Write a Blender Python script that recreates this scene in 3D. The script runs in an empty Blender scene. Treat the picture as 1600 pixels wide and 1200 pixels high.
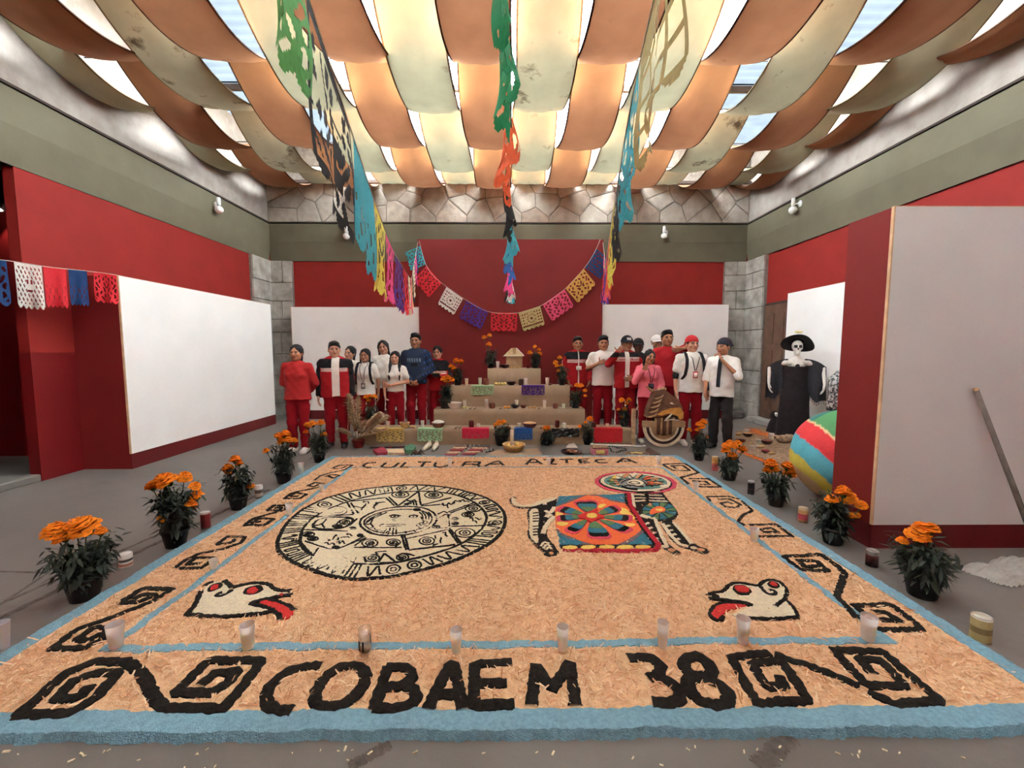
import bpy, bmesh, math, random
import numpy as np
from mathutils import Vector, Matrix, noise as mnoise
from mathutils.geometry import tessellate_polygon
C = bpy.context.scene
COL = C.collection
PI = math.pi
random.seed(7)
# ---------------------------------------------------------------- camera, world, light, exposure
FPX = 655.0; CAM_Z = 1.55
PITCH = math.atan(53/FPX); YAW = math.atan(5/FPX)
cam = bpy.data.cameras.new('camera'); cam_o = bpy.data.objects.new('camera', cam); COL.objects.link(cam_o)
cam.sensor_width = 36; cam.lens = FPX/1600*36; cam.clip_start = .05
cam_o.location = (0, 0, CAM_Z); cam_o.rotation_euler = (PI/2-PITCH, 0, -YAW)
C.camera = cam_o
C.view_settings.view_transform = 'Standard'; C.view_settings.look = 'None'
C.view_settings.gamma = 1; C.view_settings.use_curve_mapping = False
C.view_settings.exposure = 1.52
W = bpy.data.worlds.new('sky'); C.world = W; W.use_nodes = True
W.node_tree.nodes['Background'].inputs[0].default_value = (.87, .965, 1.06, 1)
W.node_tree.nodes['Background'].inputs[1].default_value = 23.0
C.cycles.max_bounces = 10; C.cycles.diffuse_bounces = 7; C.cycles.transparent_max_bounces = 12
C.cycles.transmission_bounces = 8; C.cycles.caustics_reflective = False; C.cycles.caustics_refractive = False
C.cycles.sample_clamp_indirect = 6
try:
    C.cycles.use_denoising = True; C.cycles.denoiser = 'OPENIMAGEDENOISE'
except Exception: pass
# ---------------------------------------------------------------- picture point -> place in the hall
_f0 = Vector((math.sin(YAW), math.cos(YAW), 0)); _r = Vector((math.cos(YAW), -math.sin(YAW), 0))
_fw = _f0*math.cos(PITCH) - Vector((0, 0, 1))*math.sin(PITCH); _up = _f0*math.sin(PITCH) + Vector((0, 0, 1))*math.cos(PITCH)
def ray(px, py): return _fw + _r*((px-800)/FPX) + _up*((600-py)/FPX)
def fl(px, py, z=0.0):
    d = ray(px, py); t = (z-CAM_Z)/d.z
    return Vector((d.x*t, d.y*t, z))
def at(px, py, Y):
    d = ray(px, py); t = Y/d.y
    return Vector((d.x*t, Y, CAM_Z+d.z*t))
# ---------------------------------------------------------------- materials
def lin(c):
    return tuple(((v/255)/12.92 if v/255 <= .04045 else ((v/255+.055)/1.055)**2.4) for v in c[:3])
MATS = {}
def mat(name, rgb, rough=.7, var=.12, scale=8, bump=.0, bscale=60, metal=0, spec=.3, dark=None, detail=4, trans=0, coat=0, stain=None):
    """sRGB 0-255 colour, procedural mottling and fine bump"""
    if name in MATS: return MATS[name]
    m = bpy.data.materials.new(name); m.use_nodes = True; n = m.node_tree.nodes; l = m.node_tree.links
    b = n['Principled BSDF']; b.inputs['Roughness'].default_value = rough; b.inputs['Metallic'].default_value = metal
    b.inputs['Specular IOR Level'].default_value = spec
    if coat: b.inputs['Coat Weight'].default_value = coat
    if trans: b.inputs['Transmission Weight'].default_value = trans
    c = lin(rgb); d = lin(dark) if dark else tuple(v*(1-var*2) for v in c); e = tuple(min(1, v*(1+var)) for v in c)
    tc = n.new('ShaderNodeTexCoord')
    nt = n.new('ShaderNodeTexNoise'); nt.inputs['Scale'].default_value = scale; nt.inputs['Detail'].default_value = detail
    l.new(tc.outputs['Object'], nt.inputs['Vector'])
    r = n.new('ShaderNodeValToRGB'); r.color_ramp.elements[0].position = .3; r.color_ramp.elements[1].position = .68
    r.color_ramp.elements[0].color = (*d, 1); r.color_ramp.elements[1].color = (*e, 1)
    l.new(nt.outputs['Fac'], r.inputs['Fac']); out = r.outputs['Color']
    if stain:                                     # (rgb, scale, threshold) blotches of wear
        n2 = n.new('ShaderNodeTexNoise'); n2.inputs['Scale'].default_value = stain[1]; n2.inputs['Detail'].default_value = 8; n2.inputs['Roughness'].default_value = .65
        l.new(tc.outputs['Object'], n2.inputs['Vector'])
        r2 = n.new('ShaderNodeValToRGB'); r2.color_ramp.elements[0].position = stain[2]; r2.color_ramp.elements[1].position = stain[2]+.12
        r2.color_ramp.elements[0].color = (0, 0, 0, 1); r2.color_ramp.elements[1].color = (1, 1, 1, 1)
        l.new(n2.outputs['Fac'], r2.inputs['Fac'])
        mx = n.new('ShaderNodeMix'); mx.data_type = 'RGBA'; l.new(r2.outputs['Color'], mx.inputs[0])
        l.new(out, mx.inputs[6]); mx.inputs[7].default_value = (*lin(stain[0]), 1); out = mx.outputs[2]
    l.new(out, b.inputs['Base Color'])
    if bump:
        bn = n.new('ShaderNodeTexNoise'); bn.inputs['Scale'].default_value = bscale; bn.inputs['Detail'].default_value = 5
        l.new(tc.outputs['Object'], bn.inputs['Vector'])
        bp = n.new('ShaderNodeBump'); bp.inputs['Strength'].default_value = bump; bp.inputs['Distance'].default_value = .02
        l.new(bn.outputs['Fac'], bp.inputs['Height']); l.new(bp.outputs['Normal'], b.inputs['Normal'])
    m.diffuse_color = (*c, 1); MATS[name] = m
    return m
def vmat(name, rough=.75, bump=.15, bscale=90, spec=.25, var=.18, scale=30, translucent=0):
    """the mesh's own pigment attribute 'Col', with weave and mottling"""
    if name in MATS: return MATS[name]
    m = bpy.data.materials.new(name); m.use_nodes = True; n = m.node_tree.nodes; l = m.node_tree.links
    b = n['Principled BSDF']; b.inputs['Roughness'].default_value = rough; b.inputs['Specular IOR Level'].default_value = spec
    a = n.new('ShaderNodeAttribute'); a.attribute_name = 'Col'
    tc = n.new('ShaderNodeTexCoord'); nt = n.new('ShaderNodeTexNoise'); nt.inputs['Scale'].default_value = scale
    l.new(tc.outputs['Object'], nt.inputs['Vector'])
    mr = n.new('ShaderNodeMapRange'); mr.inputs['To Min'].default_value = 1-var; mr.inputs['To Max'].default_value = 1+var
    l.new(nt.outputs['Fac'], mr.inputs['Value'])
    mx = n.new('ShaderNodeMix'); mx.data_type = 'RGBA'; mx.blend_type = 'MULTIPLY'; mx.inputs[0].default_value = 1
    l.new(a.outputs['Color'], mx.inputs[6]); l.new(mr.outputs['Result'], mx.inputs[7]); l.new(mx.outputs[2], b.inputs['Base Color'])
    if bump:
        bn = n.new('ShaderNodeTexNoise'); bn.inputs['Scale'].default_value = bscale; l.new(tc.outputs['Object'], bn.inputs['Vector'])
        bp = n.new('ShaderNodeBump'); bp.inputs['Strength'].default_value = bump; bp.inputs['Distance'].default_value = .01
        l.new(bn.outputs['Fac'], bp.inputs['Height']); l.new(bp.outputs['Normal'], b.inputs['Normal'])
    if translucent:
        t = n.new('ShaderNodeBsdfTranslucent'); l.new(mx.outputs[2], t.inputs['Color'])
        ms = n.new('ShaderNodeMixShader'); ms.inputs[0].default_value = translucent
        l.new(b.outputs[0], ms.inputs[1]); l.new(t.outputs[0], ms.inputs[2]); l.new(ms.outputs[0], n['Material Output'].inputs[0])
    MATS[name] = m
    return m
def cloth_mat(name, rgb, k=.5, stain=None, var=.06, scale=3, tr=None):
    """sheet that lets daylight glow through: diffuse + translucent"""
    m = mat(name, rgb, .9, var, scale, stain=stain, bump=.12, bscale=25, spec=.1)
    n = m.node_tree.nodes; l = m.node_tree.links
    b = n['Principled BSDF']; src = b.inputs['Base Color'].links[0].from_socket
    t = n.new('ShaderNodeBsdfTranslucent'); l.new(src, t.inputs['Color'])
    dk = n.new('ShaderNodeMix'); dk.data_type = 'RGBA'; dk.blend_type = 'MULTIPLY'; dk.inputs[0].default_value = 1; dk.inputs[7].default_value = (.5, .5, .5, 1)
    l.new(src, dk.inputs[6]); l.new(dk.outputs[2], b.inputs['Base Color'])          # thin weave: reflects little, lets daylight through
    ms = n.new('ShaderNodeMixShader'); ms.inputs[0].default_value = k
    l.new(b.outputs[0], ms.inputs[1]); l.new(t.outputs[0], ms.inputs[2]); l.new(ms.outputs[0], n['Material Output'].inputs[0])
    return m
# ---------------------------------------------------------------- meshes
class MB:
    """collects shapes into one mesh"""
    def __init__(s): s.v = []; s.f = []; s.c = []
    def add(s, vs, fs, col=None):
        o = len(s.v); s.v += [tuple(p) for p in vs]; s.f += [tuple(i+o for i in f) for f in fs]
        s.c += [col or (1, 1, 1)]*len(vs); return s
    def box(s, a, b, col=None, M=None, bev=0):
        x0, y0, z0 = a; x1, y1, z1 = b
        if bev:
            e = bev; vs = []
            for zz, i in ((z0, e), (z0+e, 0), (z1-e, 0), (z1, e)):
                vs += [(x0+i+e*0, y0+i, zz), (x1-i, y0+i, zz), (x1-i, y1-i, zz), (x0+i, y1-i, zz)]
            fs = [(3, 2, 1, 0), (12, 13, 14, 15)]
            for k in range(3):
                for j in range(4): fs.append((4*k+j, 4*k+(j+1) % 4, 4*k+4+(j+1) % 4, 4*k+4+j))
        else:
            vs = [(x0, y0, z0), (x1, y0, z0), (x1, y1, z0), (x0, y1, z0), (x0, y0, z1), (x1, y0, z1), (x1, y1, z1), (x0, y1, z1)]
            fs = [(3, 2, 1, 0), (4, 5, 6, 7), (0, 1, 5, 4), (1, 2, 6, 5), (2, 3, 7, 6), (3, 0, 4, 7)]
        if M: vs = [M @ Vector(p) for p in vs]
        return s.add(vs, fs, col)
    def lathe(s, prof, n=20, col=None, M=None, cap=True, cols=None):
        """prof: (radius, z) from bottom to top"""
        vs = []; fs = []
        for r, z in prof:
            for i in range(n): vs.append((r*math.cos(2*PI*i/n), r*math.sin(2*PI*i/n), z))
        for k in range(len(prof)-1):
            for i in range(n): fs.append((k*n+i, k*n+(i+1) % n, (k+1)*n+(i+1) % n, (k+1)*n+i))
        if cap:
            fs.append(tuple(range(n-1, -1, -1))); fs.append(tuple((len(prof)-1)*n+i for i in range(n)))
        if M: vs = [M @ Vector(p) for p in vs]
        o = len(s.v); s.add(vs, fs, col)
        if cols:
            for k in range(len(prof)):
                for i in range(n): s.c[o+k*n+i] = cols[k]
        return s
    def tube(s, pts, r, n=8, col=None, closed=False, rs=None):
        pts = [Vector(p) for p in pts]; vs = []; fs = []; m = len(pts); up = None
        for k, p in enumerate(pts):
            a = pts[k-1] if k or closed else p; b = pts[(k+1) % m] if k < m-1 or closed else p
            t = (b-a).normalized()
            if up is None or abs(up.dot(t)) > .95: up = Vector((0, 0, 1)) if abs(t.z) < .9 else Vector((1, 0, 0))
            x = t.cross(up).normalized(); y = x.cross(t).normalized(); up = y; rr = rs[k] if rs else r
            for i in range(n): vs.append(p + x*(rr*math.cos(2*PI*i/n)) + y*(rr*math.sin(2*PI*i/n)))
        for k in range(m if closed else m-1):
            for i in range(n):
                j = (k+1) % m; fs.append((k*n+i, k*n+(i+1) % n, j*n+(i+1) % n, j*n+i))
        if not closed: fs.append(tuple(range(n-1, -1, -1))); fs.append(tuple((m-1)*n+i for i in range(n)))
        return s.add(vs, fs, col)
    def ball(s, c, r, n=12, col=None, sc=(1, 1, 1), jit=0):
        vs = []; fs = []; m = max(4, n//2)
        for k in range(m+1):
            th = PI*k/m
            for i in range(n):
                ph = 2*PI*i/n; q = 1+(random.uniform(-jit, jit) if jit else 0)
                vs.append((c[0]+r*sc[0]*q*math.sin(th)*math.cos(ph), c[1]+r*sc[1]*q*math.sin(th)*math.sin(ph), c[2]-r*sc[2]*q*math.cos(th)))
        for k in range(m):
            for i in range(n): fs.append((k*n+i, k*n+(i+1) % n, (k+1)*n+(i+1) % n, (k+1)*n+i))
        return s.add(vs, fs, col)
    def prism(s, poly, z0, z1, col=None, M=None):
        """poly: xy outline, extruded z0..z1"""
        n = len(poly); A = sum(poly[i][0]*poly[(i+1) % n][1]-poly[(i+1) % n][0]*poly[i][1] for i in range(n))
        if A < 0: poly = poly[::-1]
        vs = [(x, y, z0) for x, y in poly]+[(x, y, z1) for x, y in poly]
        fs = [(i, (i+1) % n, n+(i+1) % n, n+i) for i in range(n)]
        for t in tessellate_polygon([[Vector((x, y, 0)) for x, y in poly]]):
            a, b, c = [Vector((*poly[i], 0)) for i in t]
            if (b-a).cross(c-a).z < 0: t = t[::-1]
            fs.append(tuple(i+n for i in t)); fs.append(tuple(reversed(t)))
        if M: vs = [M @ Vector(p) for p in vs]
        return s.add(vs, fs, col)
    def build(s, name, m, parent=None, smooth=False, loc=None, col=False):
        me = bpy.data.meshes.new(name); me.from_pydata(s.v, [], s.f)
        if col: put_col(me, np.array(s.c, dtype=np.float32))
        return link(name, me, m, parent, smooth, loc)
def put_col(me, arr):
    """pigment attribute from sRGB 0-255 rows (or 0-1 linear rows)"""
    arr = np.asarray(arr, dtype=np.float32)
    if arr.max() > 1.5:
        a = arr/255; arr = np.where(a <= .04045, a/12.92, ((a+.055)/1.055)**2.4)
    full = np.ones((len(arr), 4), dtype=np.float32); full[:, :3] = arr
    at_ = me.color_attributes.new('Col', 'FLOAT_COLOR', 'POINT'); at_.data.foreach_set('color', full.ravel())
def link(name, me, m, parent=None, smooth=False, loc=None):
    o = bpy.data.objects.new(name, me); COL.objects.link(o)
    if m: me.materials.append(m)
    if smooth: me.polygons.foreach_set('use_smooth', [True]*len(me.polygons))
    if parent: o.parent = parent
    if loc is not None: o.location = loc
    return o
def npmesh(name, V, F, m, parent=None, smooth=True, cols=None):
    me = bpy.data.meshes.new(name); V = np.asarray(V, dtype=np.float32); F = np.asarray(F, dtype=np.int32); k = F.shape[1]
    me.vertices.add(len(V)); me.vertices.foreach_set('co', V.ravel())
    me.loops.add(F.size); me.loops.foreach_set('vertex_index', F.ravel())
    me.polygons.add(len(F)); me.polygons.foreach_set('loop_start', np.arange(0, F.size, k, dtype=np.int32))
    me.update(calc_edges=True); me.validate()
    if cols is not None: put_col(me, cols)
    return link(name, me, m, parent, smooth)
def tag(o, label=None, cat=None, group=None, kind=None):
    if label: o['label'] = label
    if cat: o['category'] = cat
    if group: o['group'] = group
    if kind: o['kind'] = kind
    return o
def thing(name, label, cat, loc=(0, 0, 0), rz=0, group=None, sc=1):
    o = bpy.data.objects.new(name, None); COL.objects.link(o); o.empty_display_size = .1
    o.location = loc; o.rotation_euler = (0, 0, rz); o.scale = (sc, sc, sc)
    return tag(o, label, cat, group)
def dup(root, label, loc, rz=0, sc=1, group=None):
    r = root.copy(); COL.objects.link(r); r.location = loc; r.rotation_euler = (0, 0, rz); r.scale = (sc, sc, sc); r['label'] = label
    if group: r['group'] = group
    for ch in list(root.children):
        c = ch.copy(); COL.objects.link(c); c.parent = r
        for g in list(ch.children):
            d = g.copy(); COL.objects.link(d); d.parent = c
    return r
def swap(o, slot_mat):
    """give a copied part its own material (object-linked slot)"""
    o.material_slots[0].link = 'OBJECT'; o.material_slots[0].material = slot_mat
    return o
# ================================================================ the setting
XL, XR, YB, YF = -5.5, 5.53, 9.9, -3.2
ZB0, ZBM, ZB1, ZF, ZR = 3.6, 4.02, 4.44, 5.3, 6.2
M_red = mat('red_plaster', (126, 24, 16), .75, .05, 2.5, .06, 40)
M_redlow = mat('red_gloss_paint', (104, 17, 17), .5, .06, 2.5, .05, 40)
M_redpanel = mat('dark_red_panel_paint', (110, 22, 18), .7, .05, 2, .05, 50)
M_maroon = mat('maroon_base_paint', (92, 20, 20), .6, .06, 3, .04, 50)
M_white = mat('white_board_paint', (240, 236, 228), .8, .025, 1.5, .05, 70)
M_grayw = mat('warm_grey_board_paint', (208, 203, 197), .8, .03, 1.5, .06, 60)
M_olive = mat('olive_beam_paint', (94, 87, 67), .75, .05, 3, .06, 40)
M_plaster = mat('rough_grey_plaster', (150, 140, 130), .95, .1, 4, .5, 18, stain=((98, 86, 78), 11, .66), dark=(134, 122, 112))
M_stone = mat('cantera_stone', (160, 148, 134), .95, .08, 6, .45, 30, stain=((112, 100, 90), 18, .68), dark=(140, 128, 115))
M_stone2 = mat('pale_cantera_stone', (182, 168, 152), .95, .08, 6, .5, 30, stain=((124, 112, 100), 18, .66), dark=(156, 142, 128))
M_stone3 = mat('brown_cantera_stone', (150, 132, 116), .95, .1, 6, .5, 30, stain=((104, 92, 82), 18, .66), dark=(130, 114, 100))
M_mortar = mat('dark_mortar', (112, 100, 90), .95, .15, 12, .4, 40)
M_ashlar = mat('grey_ashlar_stone', (158, 150, 138), .95, .12, 4, .4, 25, stain=((98, 90, 80), 7, .62), dark=(122, 114, 104))
M_dark = mat('dark_timber', (58, 44, 36), .8, .15, 10, .1)
M_door = mat('brown_door_wood', (88, 62, 46), .6, .14, 6, .1, 30)
M_conc = mat('worn_concrete', (106, 99, 91), .58, .1, .8, .12, 16, stain=((94, 85, 77), 1.4, .6), spec=.35, detail=8)
M_crack = mat('broken_concrete_joint', (96, 87, 79), .95, .2, 22, .8, 60)
M_rawedge = mat('bare_board_edge', (198, 160, 122), .8, .1, 10)

def structure(o, label=None):
    o['kind'] = 'structure'
    if label: o['label'] = label
    return o
def sbox(name, a, b, m, parent=None, bev=0, label=None):
    o = MB().box(a, b, bev=bev).build(name, m, parent)
    return o if parent else structure(o, label)
# floor with a fine relief
b = MB(); b.box((-9.5, YF-.3, -.2), (XR+.3, YB+.4, 0)); floor = structure(b.build('floor', M_conc), 'worn grey concrete floor')
def strip_floor(p, q, w, nm):
    p, q = Vector(p), Vector(q); n = 60; t = (q-p).normalized(); s = Vector((-t.y, t.x, 0)); vs = []; fs = []
    for i in range(n+1):
        c = p.lerp(q, i/n)
        for sg, zz in ((-1, .0005), (-.5, .004), (.5, .004), (1, .0005)):
            vs.append(c+s*(w*sg*.5*random.uniform(.7, 1.3))+Vector((0, 0, zz)))
    for i in range(n):
        for j in range(3): fs.append((4*i+j, 4*i+j+4, 4*i+j+5, 4*i+j+1))
    return MB().add(vs, fs).build(nm, M_crack, floor)
strip_floor(fl(-40, 985), fl(420, 765), .05, 'floor_joint'); strip_floor(fl(-40, 962), fl(300, 812), .03, 'floor_joint')
strip_floor(fl(0, 893), fl(75, 895), .02, 'floor_joint'); strip_floor(fl(75, 895), fl(0, 945), .02, 'floor_joint')
strip_floor(fl(545, 1200), fl(610, 1162), .05, 'floor_joint'); strip_floor(fl(1185, 1200), fl(1235, 1150), .07, 'floor_joint')
# back wall, side walls (thick), front wall
sbox('wall_back', (XL-.3, YB+.06, 0), (XR+.3, YB+.35, ZR), M_red, label='red back wall behind the altar')
WL0 = 4.91     # the left wall ends here; beyond it an opening to a dark corridor
wl = sbox('wall_left', (XL-.17, WL0, 1.52), (XL-.04, YB+.06, ZB1), M_red, label='red left wall with a dark gloss lower half')
MB().box((XL-.172, WL0-.002, 0), (XL-.038, YB+.06, 1.52)).build('lower_wall', M_redlow, wl)
MB().box((XL-.17, YF, 0), (XL-.04, 4.1, ZB1)).build('light_block_pier', M_red, wl)  # unseen pier, lengthened to keep daylight out of the corridor
sbox('wall_right', (XR+.06, YF, 0), (XR+.35, YB+.06, ZR), M_red, label='red right wall under the olive beam')
sbox('wall_front', (-9.6, YF-.3, 0), (XR+.3, YF, ZR), M_grayw, label='pale wall behind the viewer')
# corridor beyond the opening
cor = sbox('wall_corridor', (-9.2, 6.1, 0), (XL-.17, 6.25, 4.4), M_redlow, label='dark red corridor wall beyond the opening')
MB().box((-9.4, YF, 0), (-9.2, 6.25, 4.4)).build('corridor_end', M_redlow, cor)
MB().box((-9.4, YF, 4.3), (XL-.17, 6.25, 4.5)).build('corridor_ceiling', M_dark, cor)
MB().box((-9.2, YF, 0), (XL-.05, WL0, .085), bev=.01).build('corridor_step', M_conc, cor)
# upper masonry behind the cloth ceiling
def plaster_band(name, P, Q, z0, z1, depth, lab):
    P, Q = Vector(P), Vector(Q); n, m = 130, 16; vs = []; fs = []; t = (Q-P).normalized(); nrm = Vector((-t.y, t.x, 0))
    for i in range(n+1):
        for j in range(m+1):
            c = P.lerp(Q, i/n); z = z0+(z1-z0)*j/m
            k = mnoise.noise(Vector((c.x*.9, c.y*.9, z*1.6)))*.05+mnoise.noise(Vector((c.x*4, c.y*4, z*4)))*.018
            vs.append(c+nrm*(k*depth)+Vector((0, 0, z)))
    for i in range(n):
        for j in range(m): a = i*(m+1)+j; fs.append((a, a+m+1, a+m+2, a+1))
    return structure(MB().add(vs, fs).build(name, M_plaster, smooth=True), lab)
plaster_band('wall_left_upper', (XL+.0, YF, 0), (XL+.0, YB+.05, 0), ZB1, ZR, 1, 'rough grey masonry above the left beam')
plaster_band('wall_right_upper', (XR-.0, YB+.05, 0), (XR-.0, YF, 0), ZB1, ZR, 1, 'rough grey masonry above the right beam')
sbox('trim_1', (XL-.25, YF, ZB1), (XL-.06, YB, ZR), M_mortar); sbox('trim_2', (XR+.06, YF, ZB1), (XR+.3, YB, ZR), M_mortar)
# back band of fitted stones: cells of a jittered lattice, each stone its own piece
bw = sbox('wall_back_upper', (XL, YB, ZB1), (XR, YB+.08, ZR), M_mortar, label='band of irregular fitted stones above the back beam')
def clip(poly, a, b, c):
    out = []
    for i in range(len(poly)):
        p, q = poly[i], poly[(i+1) % len(poly)]; dp = a*p[0]+b*p[1]-c; dq = a*q[0]+b*q[1]-c
        if dp <= 0: out.append(p)
        if dp*dq < 0: s = dp/(dp-dq); out.append((p[0]+(q[0]-p[0])*s, p[1]+(q[1]-p[1])*s))
    return out
def stones(x0, x1, z0, z1, nx, nz, Y, parent, m, jt=.36, joint=.008, dep=.022, name='stone'):
    S = []
    for j in range(nz):
        for i in range(nx):
            S.append((x0+(i+.5+(.5 if j % 2 else 0)*.8+random.uniform(-jt, jt))*(x1-x0)/nx, z0+(j+.5+random.uniform(-jt, jt)*.6)*(z1-z0)/nz))
    for k, p in enumerate(S):
        poly = [(x0, z0), (x1, z0), (x1, z1), (x0, z1)]
        for q in S:
            if q is p or abs(q[0]-p[0]) > 1.8: continue
            dx, dz = q[0]-p[0], q[1]-p[1]; L = math.hypot(dx, dz); poly = clip(poly, dx/L, dz/L, (dx*(p[0]+q[0])+dz*(p[1]+q[1]))/2/L-joint)
            if len(poly) < 3: break
        if len(poly) < 3: continue
        cx = sum(a for a, _ in poly)/len(poly); cz = sum(a for _, a in poly)/len(poly); n = len(poly); d = dep*random.uniform(.7, 1.4)
        vs = [(x, Y, z) for x, z in poly]+[(x, Y-d*.6, z) for x, z in poly]+[(x+(cx-x)*.16, Y-d, z+(cz-z)*.16) for x, z in poly]
        fs = []
        for r in (0, 1):
            for i in range(n): fs.append((r*n+i, r*n+(i+1) % n, r*n+n+(i+1) % n, r*n+n+i))
        fs.append(tuple(2*n+i for i in range(n)))
        MB().add(vs, fs).build(name, random.choice(m), parent)
stones(XL, XR, ZB1, ZF+.1, 17, 3, YB, bw, (M_stone, M_stone, M_stone2, M_stone3))
# olive beams: upright face above, lower face leaning back under it
def beam(name, prof, P, Q, lab):
    """prof: (out, z) towards the room; swept P->Q"""
    P, Q = Vector(P), Vector(Q); t = (Q-P).normalized(); nrm = Vector((-t.y, t.x, 0)); n = len(prof)
    vs = [P+nrm*o+Vector((0, 0, z)) for o, z in prof]+[Q+nrm*o+Vector((0, 0, z)) for o, z in prof]
    fs = [(i, (i+1) % n, n+(i+1) % n, n+i) for i in range(n)]+[tuple(range(n)), tuple(range(2*n-1, n-1, -1))]
    o = MB().add(vs, fs).build(name, M_olive); bm = bmesh.new(); bm.from_mesh(o.data); bmesh.ops.recalc_face_normals(bm, faces=bm.faces); bm.to_mesh(o.data); bm.free()
    return structure(o, lab)
prof = [(-.3, ZB0), (-.03, ZB0), (.035, ZBM), (.035, ZB1-.03), (.0, ZB1), (-.3, ZB1)]
beam('trim_3', prof, (XL, YB, 0), (XL, YF, 0), 'olive beam along the left wall')
beam('trim_4', prof, (XR, YF, 0), (XR, YB, 0), 'olive beam along the right wall')
beam('trim_5', prof, (XR, YB, 0), (XL, YB, 0), 'olive beam along the back wall')
sbox('trim_6', (XL, YB-.07, ZF+.02), (XR, YB, ZF+.08), M_dark, label='dark batten along the top of the stone band')
for s in (1, 2, 3):
    p, q, = {1: ((XL-.02, YF, ZB1), (XL+.035, YB, ZB1+.03)), 2: ((XR-.035, YF, ZB1), (XR+.02, YB, ZB1+.03)), 3: ((XL, YB-.035, ZB1), (XR, YB, ZB1+.03))}[s]
    sbox('trim_%d' % (6+s), p, q, M_dark, label='dark ledge between beam and masonry')
# corner piers of squared stones
def pier(name, lab, side):
    o = thing(name, None, None); o['kind'] = 'structure'; o['label'] = lab
    x = XL if side < 0 else XR; z = 0
    MB().box((min(x, x-side*.5), YB+.0, 0), (max(x, x-side*.5), YB+.06, ZB0)).build('core', M_mortar, o)
    MB().box((min(x, x+side*.06), YB-.74, 0), (max(x, x+side*.06), YB, ZB0)).build('core', M_mortar, o)
    k = 0
    while z < ZB0-.05:
        h = random.choice((.3, .36, .42, .5)); h = min(h, ZB0-z)
        if ZB0-z-h < .15: h = ZB0-z
        cuts = [0, .5] if k % 2 else [0, random.uniform(.18, .3), .5]
        for a, c in zip(cuts, cuts[1:]):
            xa, xb = x-side*(a+.008), x-side*(c-.008)
            MB().box((min(xa, xb), YB-.03-random.uniform(0, .012), z+.006), (max(xa, xb), YB, z+h-.006), bev=.008).build('stone', M_ashlar, o)
        cuts = [.04, .34, .74] if k % 2 else [.04, .74]
        for a, c in zip(cuts, cuts[1:]):
            d = .03+random.uniform(0, .012); xa, xb = x, x-side*d
            MB().box((min(xa, xb), YB-c+.008, z+.006), (max(xa, xb), YB-a-.008, z+h-.006), bev=.008).build('stone', M_ashlar, o)
        z += h; k += 1
    return o
pier('wall_left_pier', 'squared grey stone pier in the left back corner', -1); pr = pier('wall_right_pier', 'squared grey stone pier in the right back corner', 1)
MB().lathe([(.2, 0), (.22, .03), (.21, .12), (.18, .16)], 20).build('plinth', mat('dark_base_stone', (84, 76, 70), .9, .15, 9, .3), pr, loc=(XR-.3, YB-.3, 0))
# exhibition boards boxed out of the walls
def board(name, lab, a, b, face, base=.2, mface=M_white, mside=M_redpanel):
    """a..b box; face = axis/sign of the painted side"""
    o = thing(name, None, None); structure(o, lab)
    (x0, y0, z0), (x1, y1, z1) = a, b
    MB().box((x0, y0, z0), (x1, y1, z1)).build('body', mside, o)
    t = .012
    if face == '+x': MB().box((x1, y0+.008, base), (x1+t, y1-.008, z1)).build('painted_face', mface, o); MB().box((x1, y0, 0), (x1+t, y1, base)).build('base_band', M_maroon, o); MB().box((x1-.01, y0-.004, base), (x1+t, y0+.008, z1+.004)).build('bare_edge', M_rawedge, o); MB().box((x1-.012, y0, z1), (x1+t, y1, z1+.006)).build('bare_edge', M_rawedge, o)
    if face == '-x': MB().box((x0-t, y0+.008, base), (x0, y1-.008, z1)).build('painted_face', mface, o); MB().box((x0-t, y0, 0), (x0, y1, base)).build('base_band', M_maroon, o); MB().box((x0-t, y0, z1), (x0+.012, y1, z1+.006)).build('bare_edge', M_rawedge, o)
    if face == '-y':
        MB().box((x0+.008, y0-t, base), (x1-.008, y0, z1)).build('painted_face', mface, o); MB().box((x0-.002, y0-t, 0), (x1, y0, base)).build('base_band', M_maroon, o)
        MB().box((x0-.004, y0-t, base), (x0+.008, y0+.01, z1+.004)).build('bare_edge', M_rawedge, o); MB().box((x0, y0-t, z1), (x1, y0+.012, z1+.006)).build('bare_edge', M_rawedge, o)
    return o
PLX = -4.93
board('wall_board_left', 'long white exhibition board on the left with maroon base', (XL-.04, 5.41, 0), (PLX, 8.8, 2.485), '+x', .2)
board('wall_board_back_left', 'white exhibition board behind the students by the hooded boy', (-4.81, 9.4, 0), (-1.97, YB+.06, 2.495), '-y', .2)
board('wall_board_back_right', 'white exhibition board behind the boys in caps', (2.06, 9.4, 0), (4.9, YB+.06, 2.555), '-y', .2)
board('wall_board_altar', 'tall dark red panel behind the altar', (-1.97, 9.3, 0), (2.06, YB+.02, 3.94), 'none')
board('wall_board_catrina', 'white exhibition board behind the skeleton lady', (5.4, 5.2, 0), (XR+.06, 8.17, 2.635), '-x', .03)
gb = board('wall_board_grey', 'freestanding grey exhibition board with red end and maroon base', (2.835, 3.162, 0), (5.25, 3.57, 2.6), '-y', .19, M_grayw)
MB().box((2.831, 3.15, 0), (2.835, 3.57, .19)).build('base_band', M_maroon, gb)
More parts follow.
